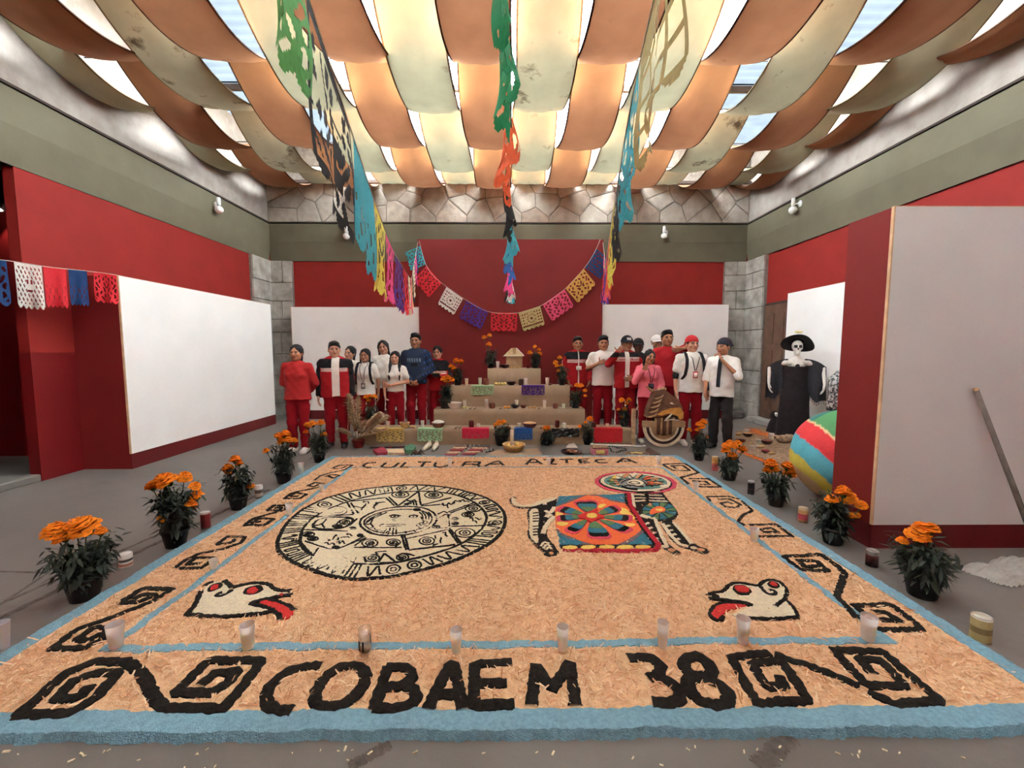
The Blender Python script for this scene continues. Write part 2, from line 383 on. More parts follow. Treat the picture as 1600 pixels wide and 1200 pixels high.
# door on the right wall
d = thing('door_1', None, None); structure(d, 'brown panelled wooden door in the right wall')
MB().box((XR-.03, 8.22, .1), (XR+.07, 9.06, 2.54)).build('frame', M_dark, d)
MB().box((XR-.06, 8.28, .12), (XR-.02, 9.0, 2.48)).build('door_leaf', M_door, d)
for zz in ((.25, .85), (.97, 1.55), (1.67, 2.3)):
    for yy in ((8.36, 8.6), (8.68, 8.92)): MB().box((XR-.075, yy[0], zz[0]), (XR-.058, yy[1], zz[1]), bev=.007).build('panel', M_door, d)
MB().box((XR-.3, 8.2, 0), (XR+.06, 9.1, .1), bev=.01).build('threshold', M_ashlar, d)
# roof: corrugated sheets, clear ones down the middle
M_steel = mat('grey_roof_sheet', (128, 134, 138), .5, .06, 3, spec=.4)
def clear_sheet(name, lo, hi, k):
    m = bpy.data.materials.new(name); m.use_nodes = True; n = m.node_tree.nodes; l = m.node_tree.links; n.remove(n['Principled BSDF'])
    nz = n.new('ShaderNodeTexNoise'); nz.inputs['Scale'].default_value = 3; tc = n.new('ShaderNodeTexCoord'); l.new(tc.outputs['Object'], nz.inputs[0])
    r = n.new('ShaderNodeValToRGB'); r.color_ramp.elements[0].color = (*lo, 1); r.color_ramp.elements[1].color = (*hi, 1); l.new(nz.outputs['Fac'], r.inputs[0])
    a = n.new('ShaderNodeBsdfTransparent'); t = n.new('ShaderNodeBsdfTranslucent'); l.new(r.outputs[0], t.inputs[0]); l.new(r.outputs[0], a.inputs[0])
    x = n.new('ShaderNodeMixShader'); x.inputs[0].default_value = k; l.new(a.outputs[0], x.inputs[1]); l.new(t.outputs[0], x.inputs[2]); l.new(x.outputs[0], n['Material Output'].inputs[0])
    return m
M_clear = clear_sheet('translucent_roof_sheet', (.78, .8, .8), (.95, .96, .95), .5)
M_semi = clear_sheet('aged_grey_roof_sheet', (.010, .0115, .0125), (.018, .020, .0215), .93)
ceil = thing('ceiling', None, None); structure(ceil, 'corrugated roof with translucent sheets over the middle')
XS = [XL-.3, -3.4, -1.15, 1.15, 3.5, XR+.3]
YS = [YF-.3+i*(YB+.3-YF+.3)/6 for i in range(7)]
for i in range(5):
    for j in range(6):
        ya, yb = YS[j]-.03, YS[j+1]+.03; n = int((yb-ya)/.045); vs = []; fs = []
        for k in range(n+1):
            y = ya+(yb-ya)*k/n; z = ZR+.1+.022*math.cos(y*2*PI/.18)+(.012 if (i+j) % 2 else 0)
            vs += [(XS[i]-.03, y, z), (XS[i+1]+.03, y, z)]
        for k in range(n): fs.append((2*k, 2*k+1, 2*k+3, 2*k+2))
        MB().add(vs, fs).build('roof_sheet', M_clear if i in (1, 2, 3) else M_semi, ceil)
for y in YS[1:-1]: MB().box((XL-.2, y-.03, ZR-.03), (XR+.2, y+.03, ZR+.07)).build('roof_beam', M_dark, ceil)
# ================================================================ cloth strips
M_cream = cloth_mat('cream_cloth', (230, 224, 184), .021, ((150, 132, 98), 1.6, .64))
M_creamst = cloth_mat('stained_cream_cloth', (222, 212, 172), .02, ((112, 96, 70), 3.0, .575))
M_terra = cloth_mat('terracotta_cloth', (204, 140, 100), .022, ((150, 96, 66), 2.2, .68))
M_hemc = mat('shaded_cream_hem', (120, 104, 74), .9, .1, 8); M_hemt = mat('shaded_brown_hem', (84, 52, 34), .9, .1, 8)  # hem colours darkened to draw the shadow and halo line along strip edges
T_S = [-1.0, 1.3, 3.55, 5.8, 8.0]; C_S = [-2.1, .2, 2.45, 4.7, 6.9, 9.0]
def drape(k, cx, w, kind, label, mtl, dz=0):
    S = (C_S if kind == 'c' else T_S)+[YB-.03]; S = [YF+.02]+[s for s in S if s > YF+.2]
    ys = []; zs = []
    for a, c in zip(S, S[1:]):
        n = max(6, int((c-a)/.085)); sag = .085*(c-a)**2*random.uniform(.9, 1.1)*.95
        sag = min(sag, .5)
        for i in range(n):
            t = i/n; ys.append(a+(c-a)*t); s = 4*t*(1-t); zs.append(ZF+dz-sag*s)
    ys.append(S[-1]); zs.append(ZF+dz); m = 10; vs = []; fs = []
    ph = random.uniform(0, 6)
    def pt(i, u):                                   # u -1..1 across
        y = ys[i]; near = min(abs(y-s) for s in S); belly = .06*(1-math.exp(-near*2.2))
        ww = w*.5*(1-.05*math.exp(-near*3)); wob = .02*math.sin(y*1.1+ph)+.012*math.sin(y*2.9+ph*2)
        return Vector((cx+wob+u*ww, y, zs[i]-belly*(1-u*u)+.006*math.sin(u*9+y*3+ph)))
    for i in range(len(ys)):
        for j in range(m+1): vs.append(pt(i, -1+2*j/m))
    for i in range(len(ys)-1):
        for j in range(m): a = i*(m+1)+j; fs.append((a, a+m+1, a+m+2, a+1))
    o = MB().add(vs, fs).build('ceiling_drape', mtl, smooth=True); tag(o, label, 'drape', 'cloth strips slung under the roof')
    for u in (-1, 1):
        e = MB(); q = []; ff = []
        for i in range(len(ys)):
            p = pt(i, u); q += [p+Vector((-u*.018, 0, -.004)), p+Vector((u*.004, 0, -.003)), p+Vector((u*.004, 0, .012))]
        for i in range(len(ys)-1):
            for j in (0, 1): ff.append((3*i+j, 3*i+j+3, 3*i+j+4, 3*i+j+1))
        e.add(q, ff).build('hem', M_hemc if kind == 'c' else M_hemt, o)
ordi = ['', 'first', 'second', 'third', 'fourth', 'fifth', 'sixth', 'seventh', 'eighth']
for k in range(-8, 8):
    cx = .43+(.76 if k > 0 else .745)*k; w = .74; kind = 'c' if k % 2 == 0 else 't'
    if k == 7: cx, w = 5.3, .5
    if k == 6: cx = 4.93
    if k == -8: cx, w = -5.28, .5
    if k == -7: cx = -4.76
    nm = 'cream' if kind == 'c' else 'terracotta'
    if k == 0: lab = 'stained cream cloth strip over the middle of the hall, running to the altar'
    else:
        j = abs(k); side = 'left' if k < 0 else 'right'
        lab = '%s cloth strip, %s strip %s of the stained middle one' % (nm, ordi[j], side)
    drape(k, cx, w, kind, lab, M_terra if kind == 't' else (M_creamst if k in (0, 4, -6) else M_cream), dz=.012 if kind == 'c' else 0)
for i, y in enumerate(sorted(T_S[1:]+C_S[2:])):
    o = MB().tube([(XL, y, ZF+.03), (XR, y, ZF+.03)], .008, 6).build('support_cable', M_dark)
    tag(o, 'thin dark cable spanning the hall above the cloth, %s counted from the viewer' % ordi[i+1], 'cable', 'cables that carry the cloth strips')
# ---------------------------------------------------------------- globe wall lamps
M_lampw = mat('white_lamp_enamel', (232, 230, 224), .3, .02, 5, spec=.5); M_globe = mat('opal_globe_glass', (236, 234, 228), .2, .02, 5, spec=.5)
def wall_lamp(loc, nrm, label):
    t = thing('wall_lamp', label, 'lamp', loc, math.atan2(nrm[1], nrm[0])-PI/2, 'white globe lamps on the beams')   # local +y points into the hall
    MB().lathe([(.06, 0), (.062, .012), (.05, .02), (.012, .03)], 20, M=Matrix.Rotation(-PI/2, 4, 'X')).build('wall_plate', M_lampw, t, True)
    MB().tube([(0, .02, 0), (.0, .07, .0), (.05, .1, -.01)], .012, 8).build('arm', M_lampw, t, True)
    MB().lathe([(.03, -.05), (.036, 0), (.034, .07), (.03, .1), (.0, .105)], 16, M=Matrix.Translation((.06, .1, .02))).build('socket', M_lampw, t, True)
    MB().ball((.06, .1, -.1), .075, 20, sc=(1, 1, .95)).build('globe', M_globe, t, True)
wall_lamp((XL+.035, 8.1, 4.24), (1, 0), 'white globe lamp on the left olive beam')
wall_lamp((XR-.035, 8.1, 4.3), (-1, 0), 'white globe lamp on the right olive beam')
wall_lamp((3.6, YB-.035, 4.24), (0, -1), 'white globe lamp on the back beam above the boys in caps')
wall_lamp((-3.62, YB-.035, 4.22), (0, -1), 'white globe lamp on the back beam beside the teal paper flag')
# spot in the dark corridor
t = thing('spot_lamp', 'small lit spot lamp high in the dark corridor', 'lamp', (-6.95, 6.0, 3.52))
MB().lathe([(.035, -.06), (.045, .0), (.04, .06), (.015, .08)], 14, M=Matrix.Rotation(2.5, 4, 'X')).build('housing', M_lampw, t, True)
MB().box((-.012, .0, .02), (.012, .1, .05)).build('bracket', M_lampw, t)
gl = bpy.data.materials.new('lit_bulb'); gl.use_nodes = True; gl.node_tree.nodes['Principled BSDF'].inputs['Emission Color'].default_value = (1, .85, .7, 1); gl.node_tree.nodes['Principled BSDF'].inputs['Emission Strength'].default_value = 30
MB().ball((0, -.045, -.06), .022, 10).build('bulb', gl, t, True)
sp = bpy.data.lights.new('corridor_spot', 'SPOT'); sp.energy = 6; sp.spot_size = 1.1; sp.color = (1, .8, .7); sp.shadow_soft_size = .03
so = bpy.data.objects.new('corridor_spot', sp); COL.objects.link(so); so.location = (-6.95, 5.85, 3.4); so.rotation_euler = (math.radians(32), 0, 0); so.parent = None
# ================================================================ the sawdust carpet
rs = np.random.RandomState(3)
MX0, MX1, MY0, MY1 = -2.545, 2.44, fl(800, 1157).y, fl(800, 716).y
MX0 = -2.545
TOP = .034
def wob(x, y): return mnoise.noise(Vector((x*2.1, y*2.1, 0)))*.006+mnoise.noise(Vector((x*7, y*7, 3)))*.004
M_saw = mat('natural_sawdust', (254, 209, 163), .95, .1, 24, .9, 130, stain=((208, 150, 104), 46, .6), dark=(226, 174, 128), detail=8, spec=.1)
M_chip = vmat('wood_shavings', .85, 0, var=.1, spec=.15)
def powder(nm, rgb, v=.14): return mat('sawdust_'+nm, rgb, .95, v, 60, .7, 150, spec=.08)
P_black = powder('black', (38, 33, 29), .3); P_cream = powder('cream', (238, 224, 190), .07); P_red = powder('red', (206, 56, 52)); P_blue = powder('blue', (126, 164, 178), .1)
P_orange = powder('orange', (238, 112, 66), .08); P_pink = powder('pink', (214, 76, 96)); P_teal = powder('teal', (62, 118, 134)); P_green = powder('green', (98, 128, 88)); P_yellow = powder('yellow', (240, 206, 104), .08)
P_mauve = powder('mauve', (122, 102, 104)); P_dred = powder('crimson', (184, 42, 56)); P_grey = powder('grey', (150, 150, 146)); P_apri = powder('apricot', (216, 152, 108)); P_tealg = powder('sea_green', (100, 140, 130))
nx, ny = 190, 165; vs = []; fs = []
for j in range(ny+1):
    for i in range(nx+1):
        x = MX0+(MX1-MX0)*i/nx; y = MY0+(MY1-MY0)*j/ny; e = min(x-MX0, MX1-x, y-MY0, MY1-y)
        if e < .001: x += random.uniform(-.008, .008)+(.03 if i == 0 else -.03 if i == nx else 0); y += random.uniform(-.008, .008)+(.03 if j == 0 else -.02 if j == ny else 0)
        vs.append((x, y, max(.003, TOP*min(1, e/.03)+wob(x, y)*(e > .02))))
for j in range(ny):
    for i in range(nx): a = j*(nx+1)+i; fs.append((a, a+1, a+nx+2, a+nx+1))
carpet = MB().add(vs, fs).build('sawdust_carpet', M_saw, smooth=True)
tag(carpet, 'big rectangular sawdust carpet with drawings and blue edge on the floor', 'carpet')
# drawn areas, so that loose shavings stay mostly off them
GR = .01; gx, gy = int((MX1-MX0)/GR)+2, int((MY1-MY0)/GR)+2; mask = np.zeros((gx, gy), bool)
GXX, GYY = np.meshgrid(MX0+np.arange(gx)*GR, MY0+np.arange(gy)*GR, indexing='ij')
def mark_line(pts, w):
    for (ax, ay), (bx, by) in zip(pts, pts[1:]):
        i0, i1 = sorted((ax, bx)); j0, j1 = sorted((ay, by)); pad = w+GR
        s = (slice(max(0, int((i0-pad-MX0)/GR)), max(0, int((i1+pad-MX0)/GR)+2)), slice(max(0, int((j0-pad-MY0)/GR)), max(0, int((j1+pad-MY0)/GR)+2)))
        X, Y = GXX[s], GYY[s]; L = (bx-ax)**2+(by-ay)**2+1e-9
        t = np.clip(((X-ax)*(bx-ax)+(Y-ay)*(by-ay))/L, 0, 1); mask[s] |= np.hypot(X-ax-t*(bx-ax), Y-ay-t*(by-ay)) < w
def mark_poly(pts):
    P = np.array(pts); ins = np.zeros(mask.shape, bool); n = len(P)
    for k in range(n):
        (x1, y1), (x2, y2) = P[k], P[(k+1) % n]
        if y1 == y2: continue
        ins ^= ((y1 > GYY) != (y2 > GYY)) & (GXX < (x2-x1)*(GYY-y1)/(y2-y1)+x1)
    mask[ins] = True
class Crop:
    """points read off an enlarged piece of the photograph, laid down on the carpet plane"""
    def __init__(s, ox, oy, k): s.o = (ox, oy, k)
    def __call__(s, *a):
        ox, oy, k = s.o; r = []
        for x, y in zip(a[::2], a[1::2]): p = fl(ox+x*k, oy+y*k, TOP+.004); r.append((p.x, p.y))
        return r
def smooth_line(pts, closed=False, it=2):
    for _ in range(it):
        q = [] if closed else [pts[0]]; n = len(pts)
        for i in range(n if closed else n-1):
            a, b = pts[i], pts[(i+1) % n]; q += [(a[0]*.75+b[0]*.25, a[1]*.75+b[1]*.25), (a[0]*.25+b[0]*.75, a[1]*.25+b[1]*.75)]
        if not closed: q.append(pts[-1])
        pts = q
    return pts
def resample(pts, step, closed=False):
    if closed: pts = pts+[pts[0]]
    out = [pts[0]]; rem = step
    for a, b in zip(pts, pts[1:]):
        L = math.hypot(b[0]-a[0], b[1]-a[1])
        if L < 1e-6: continue
        d = rem
        while d <= L: out.append((a[0]+(b[0]-a[0])*d/L, a[1]+(b[1]-a[1])*d/L)); d += step
        rem = d-L
    if not closed and math.hypot(out[-1][0]-pts[-1][0], out[-1][1]-pts[-1][1]) > step*.3: out.append(pts[-1])
    return out
def stroke(mb, pts, w, jag=.25, z=TOP, h=.009, closed=False, sm=0, step=None, mk=True, taper=False, drop=.012):
    """heaped line of coloured sawdust"""
    if sm: pts = smooth_line(pts, closed, sm)
    if mk: mark_line(pts+([pts[0]] if closed else []), w*.5+.004)
    step = step or max(.012, w*.3); q = resample(pts, step, closed); n = len(q)
    if n < 2: return mb
    V = []; F = []
    for i in range(n):
        a = q[i-1] if (i or closed) else q[i]; b = q[(i+1) % n] if (i < n-1 or closed) else q[i]
        tx, ty = b[0]-a[0], b[1]-a[1]; L = math.hypot(tx, ty) or 1; sx, sy = -ty/L, tx/L
        x, y = q[i]; k = 1
        if taper: k = .35+.65*math.sin(PI*min(1, (i+.4)/n))
        zz = z+wob(x, y)
        for u, hz in ((-1, -drop), (-.8, h*.8), (.0, h), (.8, h*.8), (1, -drop)):
            ww = w*.5*k*u*(1+random.uniform(-jag, jag)); V.append((x+sx*ww, y+sy*ww, zz+hz+(random.uniform(-.002, .002))))
    for i in range(n if closed else n-1):
        j = (i+1) % n
        for k in range(4): F.append((5*i+k, 5*j+k, 5*j+k+1, 5*i+k+1))
    return mb.add(V, F)
def fill(mb, pts, z=TOP, h=.006, jag=.004, sm=0, mk=True):
    if sm: pts = smooth_line(pts, True, sm)
    if mk: mark_poly(pts)
    q = resample(pts, .022, True)
    if len(q) < 3: return mb
    q = [(x+random.uniform(-jag, jag), y+random.uniform(-jag, jag)) for x, y in q]; n = len(q)
    V = [(x, y, z+h+wob(x, y)) for x, y in q]+[(x, y, z-.012) for x, y in q]; F = [(i, (i+1) % n, n+(i+1) % n, n+i) for i in range(n)]
    for t in tessellate_polygon([[Vector((x, y, 0)) for x, y in q]]):
        a, b, c = [Vector((*q[i], 0)) for i in t]; F.append(t if (b-a).cross(c-a).z > 0 else t[::-1])
    return mb.add(V, F)
def ell(c, cx, cy, rx, ry, rot=0, n=22):
    a = []
    for i in range(n):
        u, v = rx*math.cos(2*PI*i/n), ry*math.sin(2*PI*i/n); a += [cx+u*math.cos(rot)-v*math.sin(rot), cy+u*math.sin(rot)+v*math.cos(rot)]
    return c(*a)
def part(name, mb, m, parent=carpet): return mb.build(name, m, parent, smooth=False)
# borders: outer blue edge, inner blue line
for p, q, w in (((MX0-.0, MY0+.062), (MX1+.0, MY0+.062), .122), ((MX0+.045, MY0), (MX0+.045, MY1), .11), ((MX1-.045, MY0), (MX1-.045, MY1), .11), ((MX0+.05, MY1-.015), (MX1-.05, MY1-.015), .07)):
    b = MB(); L = math.hypot(q[0]-p[0], q[1]-p[1]); pts = [(p[0]+(q[0]-p[0])*i/40+random.uniform(-.008, .008), p[1]+(q[1]-p[1])*i/40+random.uniform(-.008, .008)) for i in range(41)]
    stroke(b, pts, w, .1, TOP-.006, .012, step=.02, drop=TOP-.005); part('blue_border', b, P_blue)
IX0, IX1, IY0, IY1 = fl(172, 1012, TOP).x, fl(1388, 1000, TOP).x, fl(800, 1011, TOP).y, fl(800, 730, TOP).y
for p, q, w in (((IX0-.03, IY0), (IX1, IY0+.04), .062), ((IX0, IY0), (IX0, IY1), .055), ((IX1, IY0), (IX1, IY1), .055), ((IX0, IY1), (IX1, IY1), .03)):
    b = MB(); pts = [(p[0]+(q[0]-p[0])*i/40+random.uniform(-.012, .012), p[1]+(q[1]-p[1])*i/40+random.uniform(-.012, .012)) for i in range(41)]
    stroke(b, pts, w, .25, TOP-.002, .008, step=.018); part('blue_line', b, P_blue)
# lettering, near edge: COBAEM 38
Z3 = Crop(0, 600, .5); Z4 = Crop(800, 600, .5); PX = Crop(0, 0, 1)
def letter(name, *lines, w=.063, closed=(), sm=1):
    b = MB()
    for i, pts in enumerate(lines): stroke(b, pts, w, .22, TOP, .01, i in closed, sm)
    part(name, b, P_black)
letter('letter_c', Z3(1005, 880, 920, 885, 850, 930, 825, 985, 845, 1018, 915, 1020), sm=2)
letter('letter_o', Z3(1060, 880, 1130, 880, 1148, 920, 1110, 985, 1040, 1012, 990, 1005, 982, 970, 1008, 922), closed=(0,), sm=2)
letter('letter_b', Z3(1168, 1018, 1212, 882), Z3(1205, 886, 1270, 884, 1292, 910, 1268, 942, 1205, 950), Z3(1262, 942, 1302, 962, 1296, 1000, 1240, 1016, 1165, 1016), sm=1)
letter('letter_a', Z3(1335, 1018, 1405, 878, 1420, 882, 1446, 1018), Z3(1372, 972, 1436, 968), sm=0)
letter('letter_e', PX(800, 1033, 742, 1038, 740, 1104, 804, 1100), PX(742, 1069, 792, 1067), sm=0)
letter('letter_m', Z4(62, 1005, 72, 878, 125, 952, 182, 872, 198, 1005), sm=0)
letter('numeral_3', Z4(362, 856, 430, 850, 472, 878, 455, 908, 425, 918), Z4(448, 908, 515, 940, 532, 978, 492, 1000, 438, 992), sm=2, w=.067)
letter('numeral_8', Z4(525, 868, 575, 843, 625, 880, 620, 912, 560, 912), Z4(560, 912, 640, 925, 690, 980, 650, 1008, 575, 985, 545, 940), closed=(0, 1), sm=2, w=.07)
# far edge: CULTURA AZTECA
K7 = Crop(500, 700, .2); K8 = Crop(780, 700, .2); f = .042
letter('letter_c', K7(440, 112, 370, 116, 335, 135, 350, 150, 405, 152), w=f)
letter('letter_u', K7(515, 116, 475, 145, 515, 152, 575, 150, 618, 115), w=f)
letter('letter_l', K7(668, 114, 628, 150, 702, 152), w=f, sm=0)
letter('letter_t', K7(765, 112, 868, 110), K7(820, 111, 788, 150), w=f, sm=0)
letter('letter_u', K7(905, 114, 890, 140, 930, 152, 970, 148, 1045, 112), w=f)
letter('letter_r', K7(1108, 146, 1135, 111, 1250, 108, 1240, 128, 1130, 129), K7(1190, 129, 1258, 143), w=f, sm=0)
letter('letter_a', K7(1282, 144, 1370, 104, 1400, 104, 1440, 139), K7(1330, 128, 1415, 122), w=f, sm=0)
letter('letter_a', K8(208, 132, 250, 89, 280, 89, 337, 130), K8(240, 115, 312, 112), w=f, sm=0)
letter('letter_z', K8(345, 92, 425, 85, 400, 125, 455, 125), w=f, sm=0)
letter('letter_t', K8(468, 90, 580, 87), K8(522, 89, 532, 119), w=f, sm=0)
letter('letter_e', K8(702, 85, 622, 90, 640, 118, 708, 112), K8(632, 103, 690, 100), w=f, sm=0)
letter('letter_c', K8(828, 88, 765, 91, 753, 105, 780, 118, 848, 116), w=f)
letter('letter_a', K8(918, 119, 965, 84, 1000, 84, 1078, 121), K8(945, 106, 1032, 102), w=f, sm=0)
# stepped spirals along the border
A = Crop(0, 960, .375); R = Crop(1000, 960, .375); L5 = Crop(60, 790, .2125); L4 = Crop(380, 710, 180/1350); R6 = Crop(1020, 700, .1625); R3 = Crop(1200, 760, .25)
def spiral(*lines, w=.05, jag=.3):
    b = MB()
    for pts in lines: stroke(b, pts, w, jag, TOP, .009)
    part('stepped_spiral', b, P_black)
spiral(A(375, 297, 330, 345, 232, 350, 300, 280, 390, 243, 490, 242, 400, 345, 290, 412, 70, 420, 270, 248, 385, 198, 525, 194, 590, 240, 635, 330, 680, 390, 930, 390, 1015, 290, 1092, 190, 868, 190, 732, 326, 880, 328, 945, 285, 990, 236, 900, 240, 830, 297), w=.062, jag=.2)
spiral(R(540, 160, 380, 178, 490, 370, 702, 355, 592, 195, 465, 205, 530, 305, 605, 300, 575, 255), R(560, 165, 760, 235, 920, 302), w=.055)
spiral(R(950, 322, 1065, 376, 1255, 360, 1012, 155, 808, 150, 850, 195, 945, 295, 1108, 296, 1005, 190, 910, 186, 975, 250), w=.055)
spiral(L5(830, 705, 470, 850, 290, 910, 100, 1050, 340, 1056, 480, 990, 512, 900, 400, 905, 280, 990, 372, 1000, 465, 942), L5(830, 705, 985, 610, 770, 605, 600, 715, 740, 706, 862, 650, 770, 648, 690, 690), w=.045)
spiral(L5(1370, 310, 1180, 350, 1080, 400, 1000, 460), L5(1010, 458, 1200, 456, 1295, 380, 1160, 380, 1090, 430, 1200, 420), L5(1370, 310, 1490, 270, 1520, 225, 1390, 225, 1310, 282, 1430, 266, 1440, 242), w=.035)
spiral(L4(230, 720, 500, 655, 512, 600, 360, 600, 285, 655, 420, 662, 450, 625, 370, 630), L4(230, 720, 130, 745, 10, 825, 240, 826, 362, 753, 180, 750, 110, 800, 212, 783), w=.04)
spiral(L4(880, 385, 640, 435, 560, 455, 480, 515, 660, 516, 745, 465, 620, 450, 545, 490, 655, 490), L4(880, 385, 952, 340, 840, 330, 755, 365, 830, 376, 882, 350), w=.034)
spiral(L4(830, 305, 900, 250, 1010, 220, 1200, 175, 1285, 125, 1130, 125, 1040, 160, 1150, 165, 1205, 140), L4(960, 262, 1030, 235, 1135, 245, 1060, 276, 1000, 255), w=.03)
spiral(R6(270, 285, 440, 235, 310, 150, 95, 155, 190, 215, 360, 216, 290, 170, 175, 170, 232, 198), R6(270, 285, 350, 348), R6(345, 295, 530, 294, 658, 376, 440, 370, 390, 315, 510, 320, 545, 350, 450, 346), w=.036)
spiral(R6(560, 520, 520, 465, 720, 463, 840, 490), R6(620, 490, 740, 490, 845, 545, 800, 575, 700, 570, 650, 530, 720, 520, 775, 540), R6(860, 510, 958, 600, 870, 645, 818, 710, 890, 750), w=.03)
spiral(R6(920, 740, 1190, 738, 1345, 852, 1010, 850), R6(1020, 790, 1130, 770, 1215, 816, 1050, 810), w=.034)
spiral(R3(90, 435, 330, 423, 440, 500, 480, 540, 460, 600, 430, 690, 500, 760, 565, 832), R3(90, 435, 205, 520, 378, 525, 300, 460, 190, 460, 230, 500, 320, 494), w=.045, jag=.35)
spiral(R3(670, 893, 820, 896, 965, 890, 770, 738, 540, 748, 610, 805), R3(660, 790, 730, 788, 832, 846, 690, 835), w=.045)
# round calendar with a face, rings and glyph panels
K1 = Crop(420, 740, .2375)
cal = MB(); outer = K1(48, 490, 75, 395, 130, 310, 230, 230, 390, 155, 580, 110, 780, 82, 1000, 75, 1200, 95, 1390, 140, 1500, 195, 1556, 265, 1552, 350, 1500, 430, 1350, 520, 1180, 590, 960, 650, 760, 685, 560, 697, 380, 665, 200, 605, 100, 555)
fill(cal, outer, sm=2); calendar = part('calendar_disc', cal, P_cream)
lw = .019; ln = MB()
def cl(*a, w=lw, closed=False, sm=1, o=None): stroke(ln, K1(*a), w, .35, TOP+.004, .006, closed, sm, step=.016, mk=False)
stroke(ln, outer, .035, .3, TOP+.003, .008, True, 2)
inner = (205, 440, 215, 370, 300, 275, 510, 185, 760, 128, 985, 115, 1180, 125, 1350, 180, 1440, 270, 1420, 350, 1330, 430, 1190, 500, 1000, 555, 800, 598, 600, 600, 400, 585, 280, 545, 215, 490)
cl(*inner, w=.028, closed=True, sm=2)
cl(590, 330, 620, 285, 720, 240, 860, 218, 1000, 220, 1085, 255, 1110, 300, 1085, 345, 1000, 385, 880, 410, 740, 412, 640, 385, w=.026, closed=True, sm=2)
cl(618, 325, 650, 290, 730, 255, 860, 236, 985, 240, 1060, 268, 1080, 300, 1055, 340, 985, 372, 880, 392, 750, 395, 660, 372, closed=True, sm=2)
for a in ((515, 190, 560, 270), (540, 195, 590, 265), (770, 160, 830, 215), (790, 155, 850, 215), (850, 215, 985, 118), (985, 118, 1000, 210), (885, 215, 960, 170, 975, 215), (905, 212, 950, 185, 955, 212), (910, 180, 980, 185), (890, 200, 940, 200),
          (530, 185, 770, 160), (560, 215, 620, 230, 640, 200), (1000, 210, 1200, 160), (1180, 255, 1360, 190), (1190, 262, 1370, 198), (1130, 205, 1000, 215), (310, 285, 560, 270), (215, 372, 520, 380), (300, 280, 330, 290), (240, 450, 400, 500, 480, 490, 630, 415), (410, 515, 640, 425),
          (560, 490, 880, 490), (560, 480, 640, 425), (875, 412, 905, 510), (895, 412, 920, 508), (905, 430, 1180, 370), (920, 508, 1230, 470), (1180, 370, 1250, 465), (1190, 360, 1265, 460), (1110, 300, 1160, 270, 1200, 275), (1110, 360, 1180, 360), (1180, 270, 1190, 350), (1200, 350, 1420, 345), (1180, 262, 1150, 250, 1110, 270),
          (200, 450, 290, 545), (290, 545, 330, 490), (340, 560, 400, 520), (420, 575, 470, 530), (290, 545, 270, 570), (480, 545, 560, 590, 590, 520), (460, 590, 500, 560, 520, 590), (560, 520, 620, 540, 640, 590), (960, 545, 880, 525, 850, 545, 880, 580, 960, 560), (720, 590, 760, 530, 840, 590, 730, 590), (720, 540, 700, 520, 780, 515)): cl(*a, w=lw if len(a) > 4 else .022, sm=0)
for cx, cy, r1, r2 in ((455, 245, 62, 28), (865, 140, 56, 20), (1085, 142, 60, 22), (1345, 232, 52, 22), (1290, 392, 66, 30), (680, 560, 48, 24), (880, 555, 40, 22), (1310, 272, 40, 16), (500, 322, 34, 14), (450, 348, 30, 12), (260, 402, 40, 16), (290, 432, 34, 15), (550, 362, 24, 9), (1100, 352, 26, 9), (600, 410, 18, 8), (820, 455, 46, 22), (665, 460, 52, 26), (440, 490, 24, 10), (1040, 445, 50, 26), (1225, 300, 22, 10), (1225, 330, 22, 10), (975, 240, 22, 8)):
    for q in (1, .55, .2): stroke(ln, ell(K1, cx, cy, r1*q, r2*q, 0, 16), lw*.8, .3, TOP+.004, .006, True, 0, step=.016, mk=False)
cl(280, 350, 320, 300, 420, 285, 540, 290, 560, 310, 520, 350, 440, 370, 330, 368, w=.03, closed=True, sm=2); cl(290, 350, 350, 335, 380, 300); cl(350, 335, 370, 365)
cl(440, 340, 480, 300, 540, 300); cl(420, 350, 520, 355, 580, 300)
# the face
for a in ((740, 350, 890, 345), (740, 335, 890, 335), (740, 335, 730, 345, 740, 352), (890, 333, 898, 345), (780, 356, 750, 400), (800, 358, 785, 405), (820, 358, 815, 405), (840, 358, 838, 402), (810, 305, 850, 300, 915, 308, 860, 316, 815, 310), (790, 280, 830, 272, 870, 280), (920, 285, 950, 272, 985, 280), (690, 290, 670, 330, 700, 370, 760, 385), (1000, 285, 1020, 320, 980, 365), (640, 320, 700, 280), (630, 335, 680, 300), (660, 300, 740, 262), (690, 295, 780, 255)): cl(*a, w=lw*.9, sm=0)
for x in (1000, 1020, 1040, 1058): cl(x-10, 255, x+12, 275, x+14, 305, sm=1, w=.016)
for cx, cy in ((828, 284), (950, 284)): stroke(ln, ell(K1, cx, cy, 26, 9), lw*.8, .3, TOP+.004, .006, True, mk=False); fill(ln, ell(K1, cx, cy, 9, 4), TOP+.005, .005, mk=False)
for i in range(9):
    a = .35+i*.32; x, y = 850+215*math.cos(a), 318+82*math.sin(a); x2, y2 = 850+180*math.cos(a), 318+66*math.sin(a); cl(x, y, x2, y2, sm=0)
for i in range(3): stroke(ln, ell(K1, 985+22*i, 340-8*i, 14, 9), lw*.7, .3, TOP+.004, .006, True, mk=False)
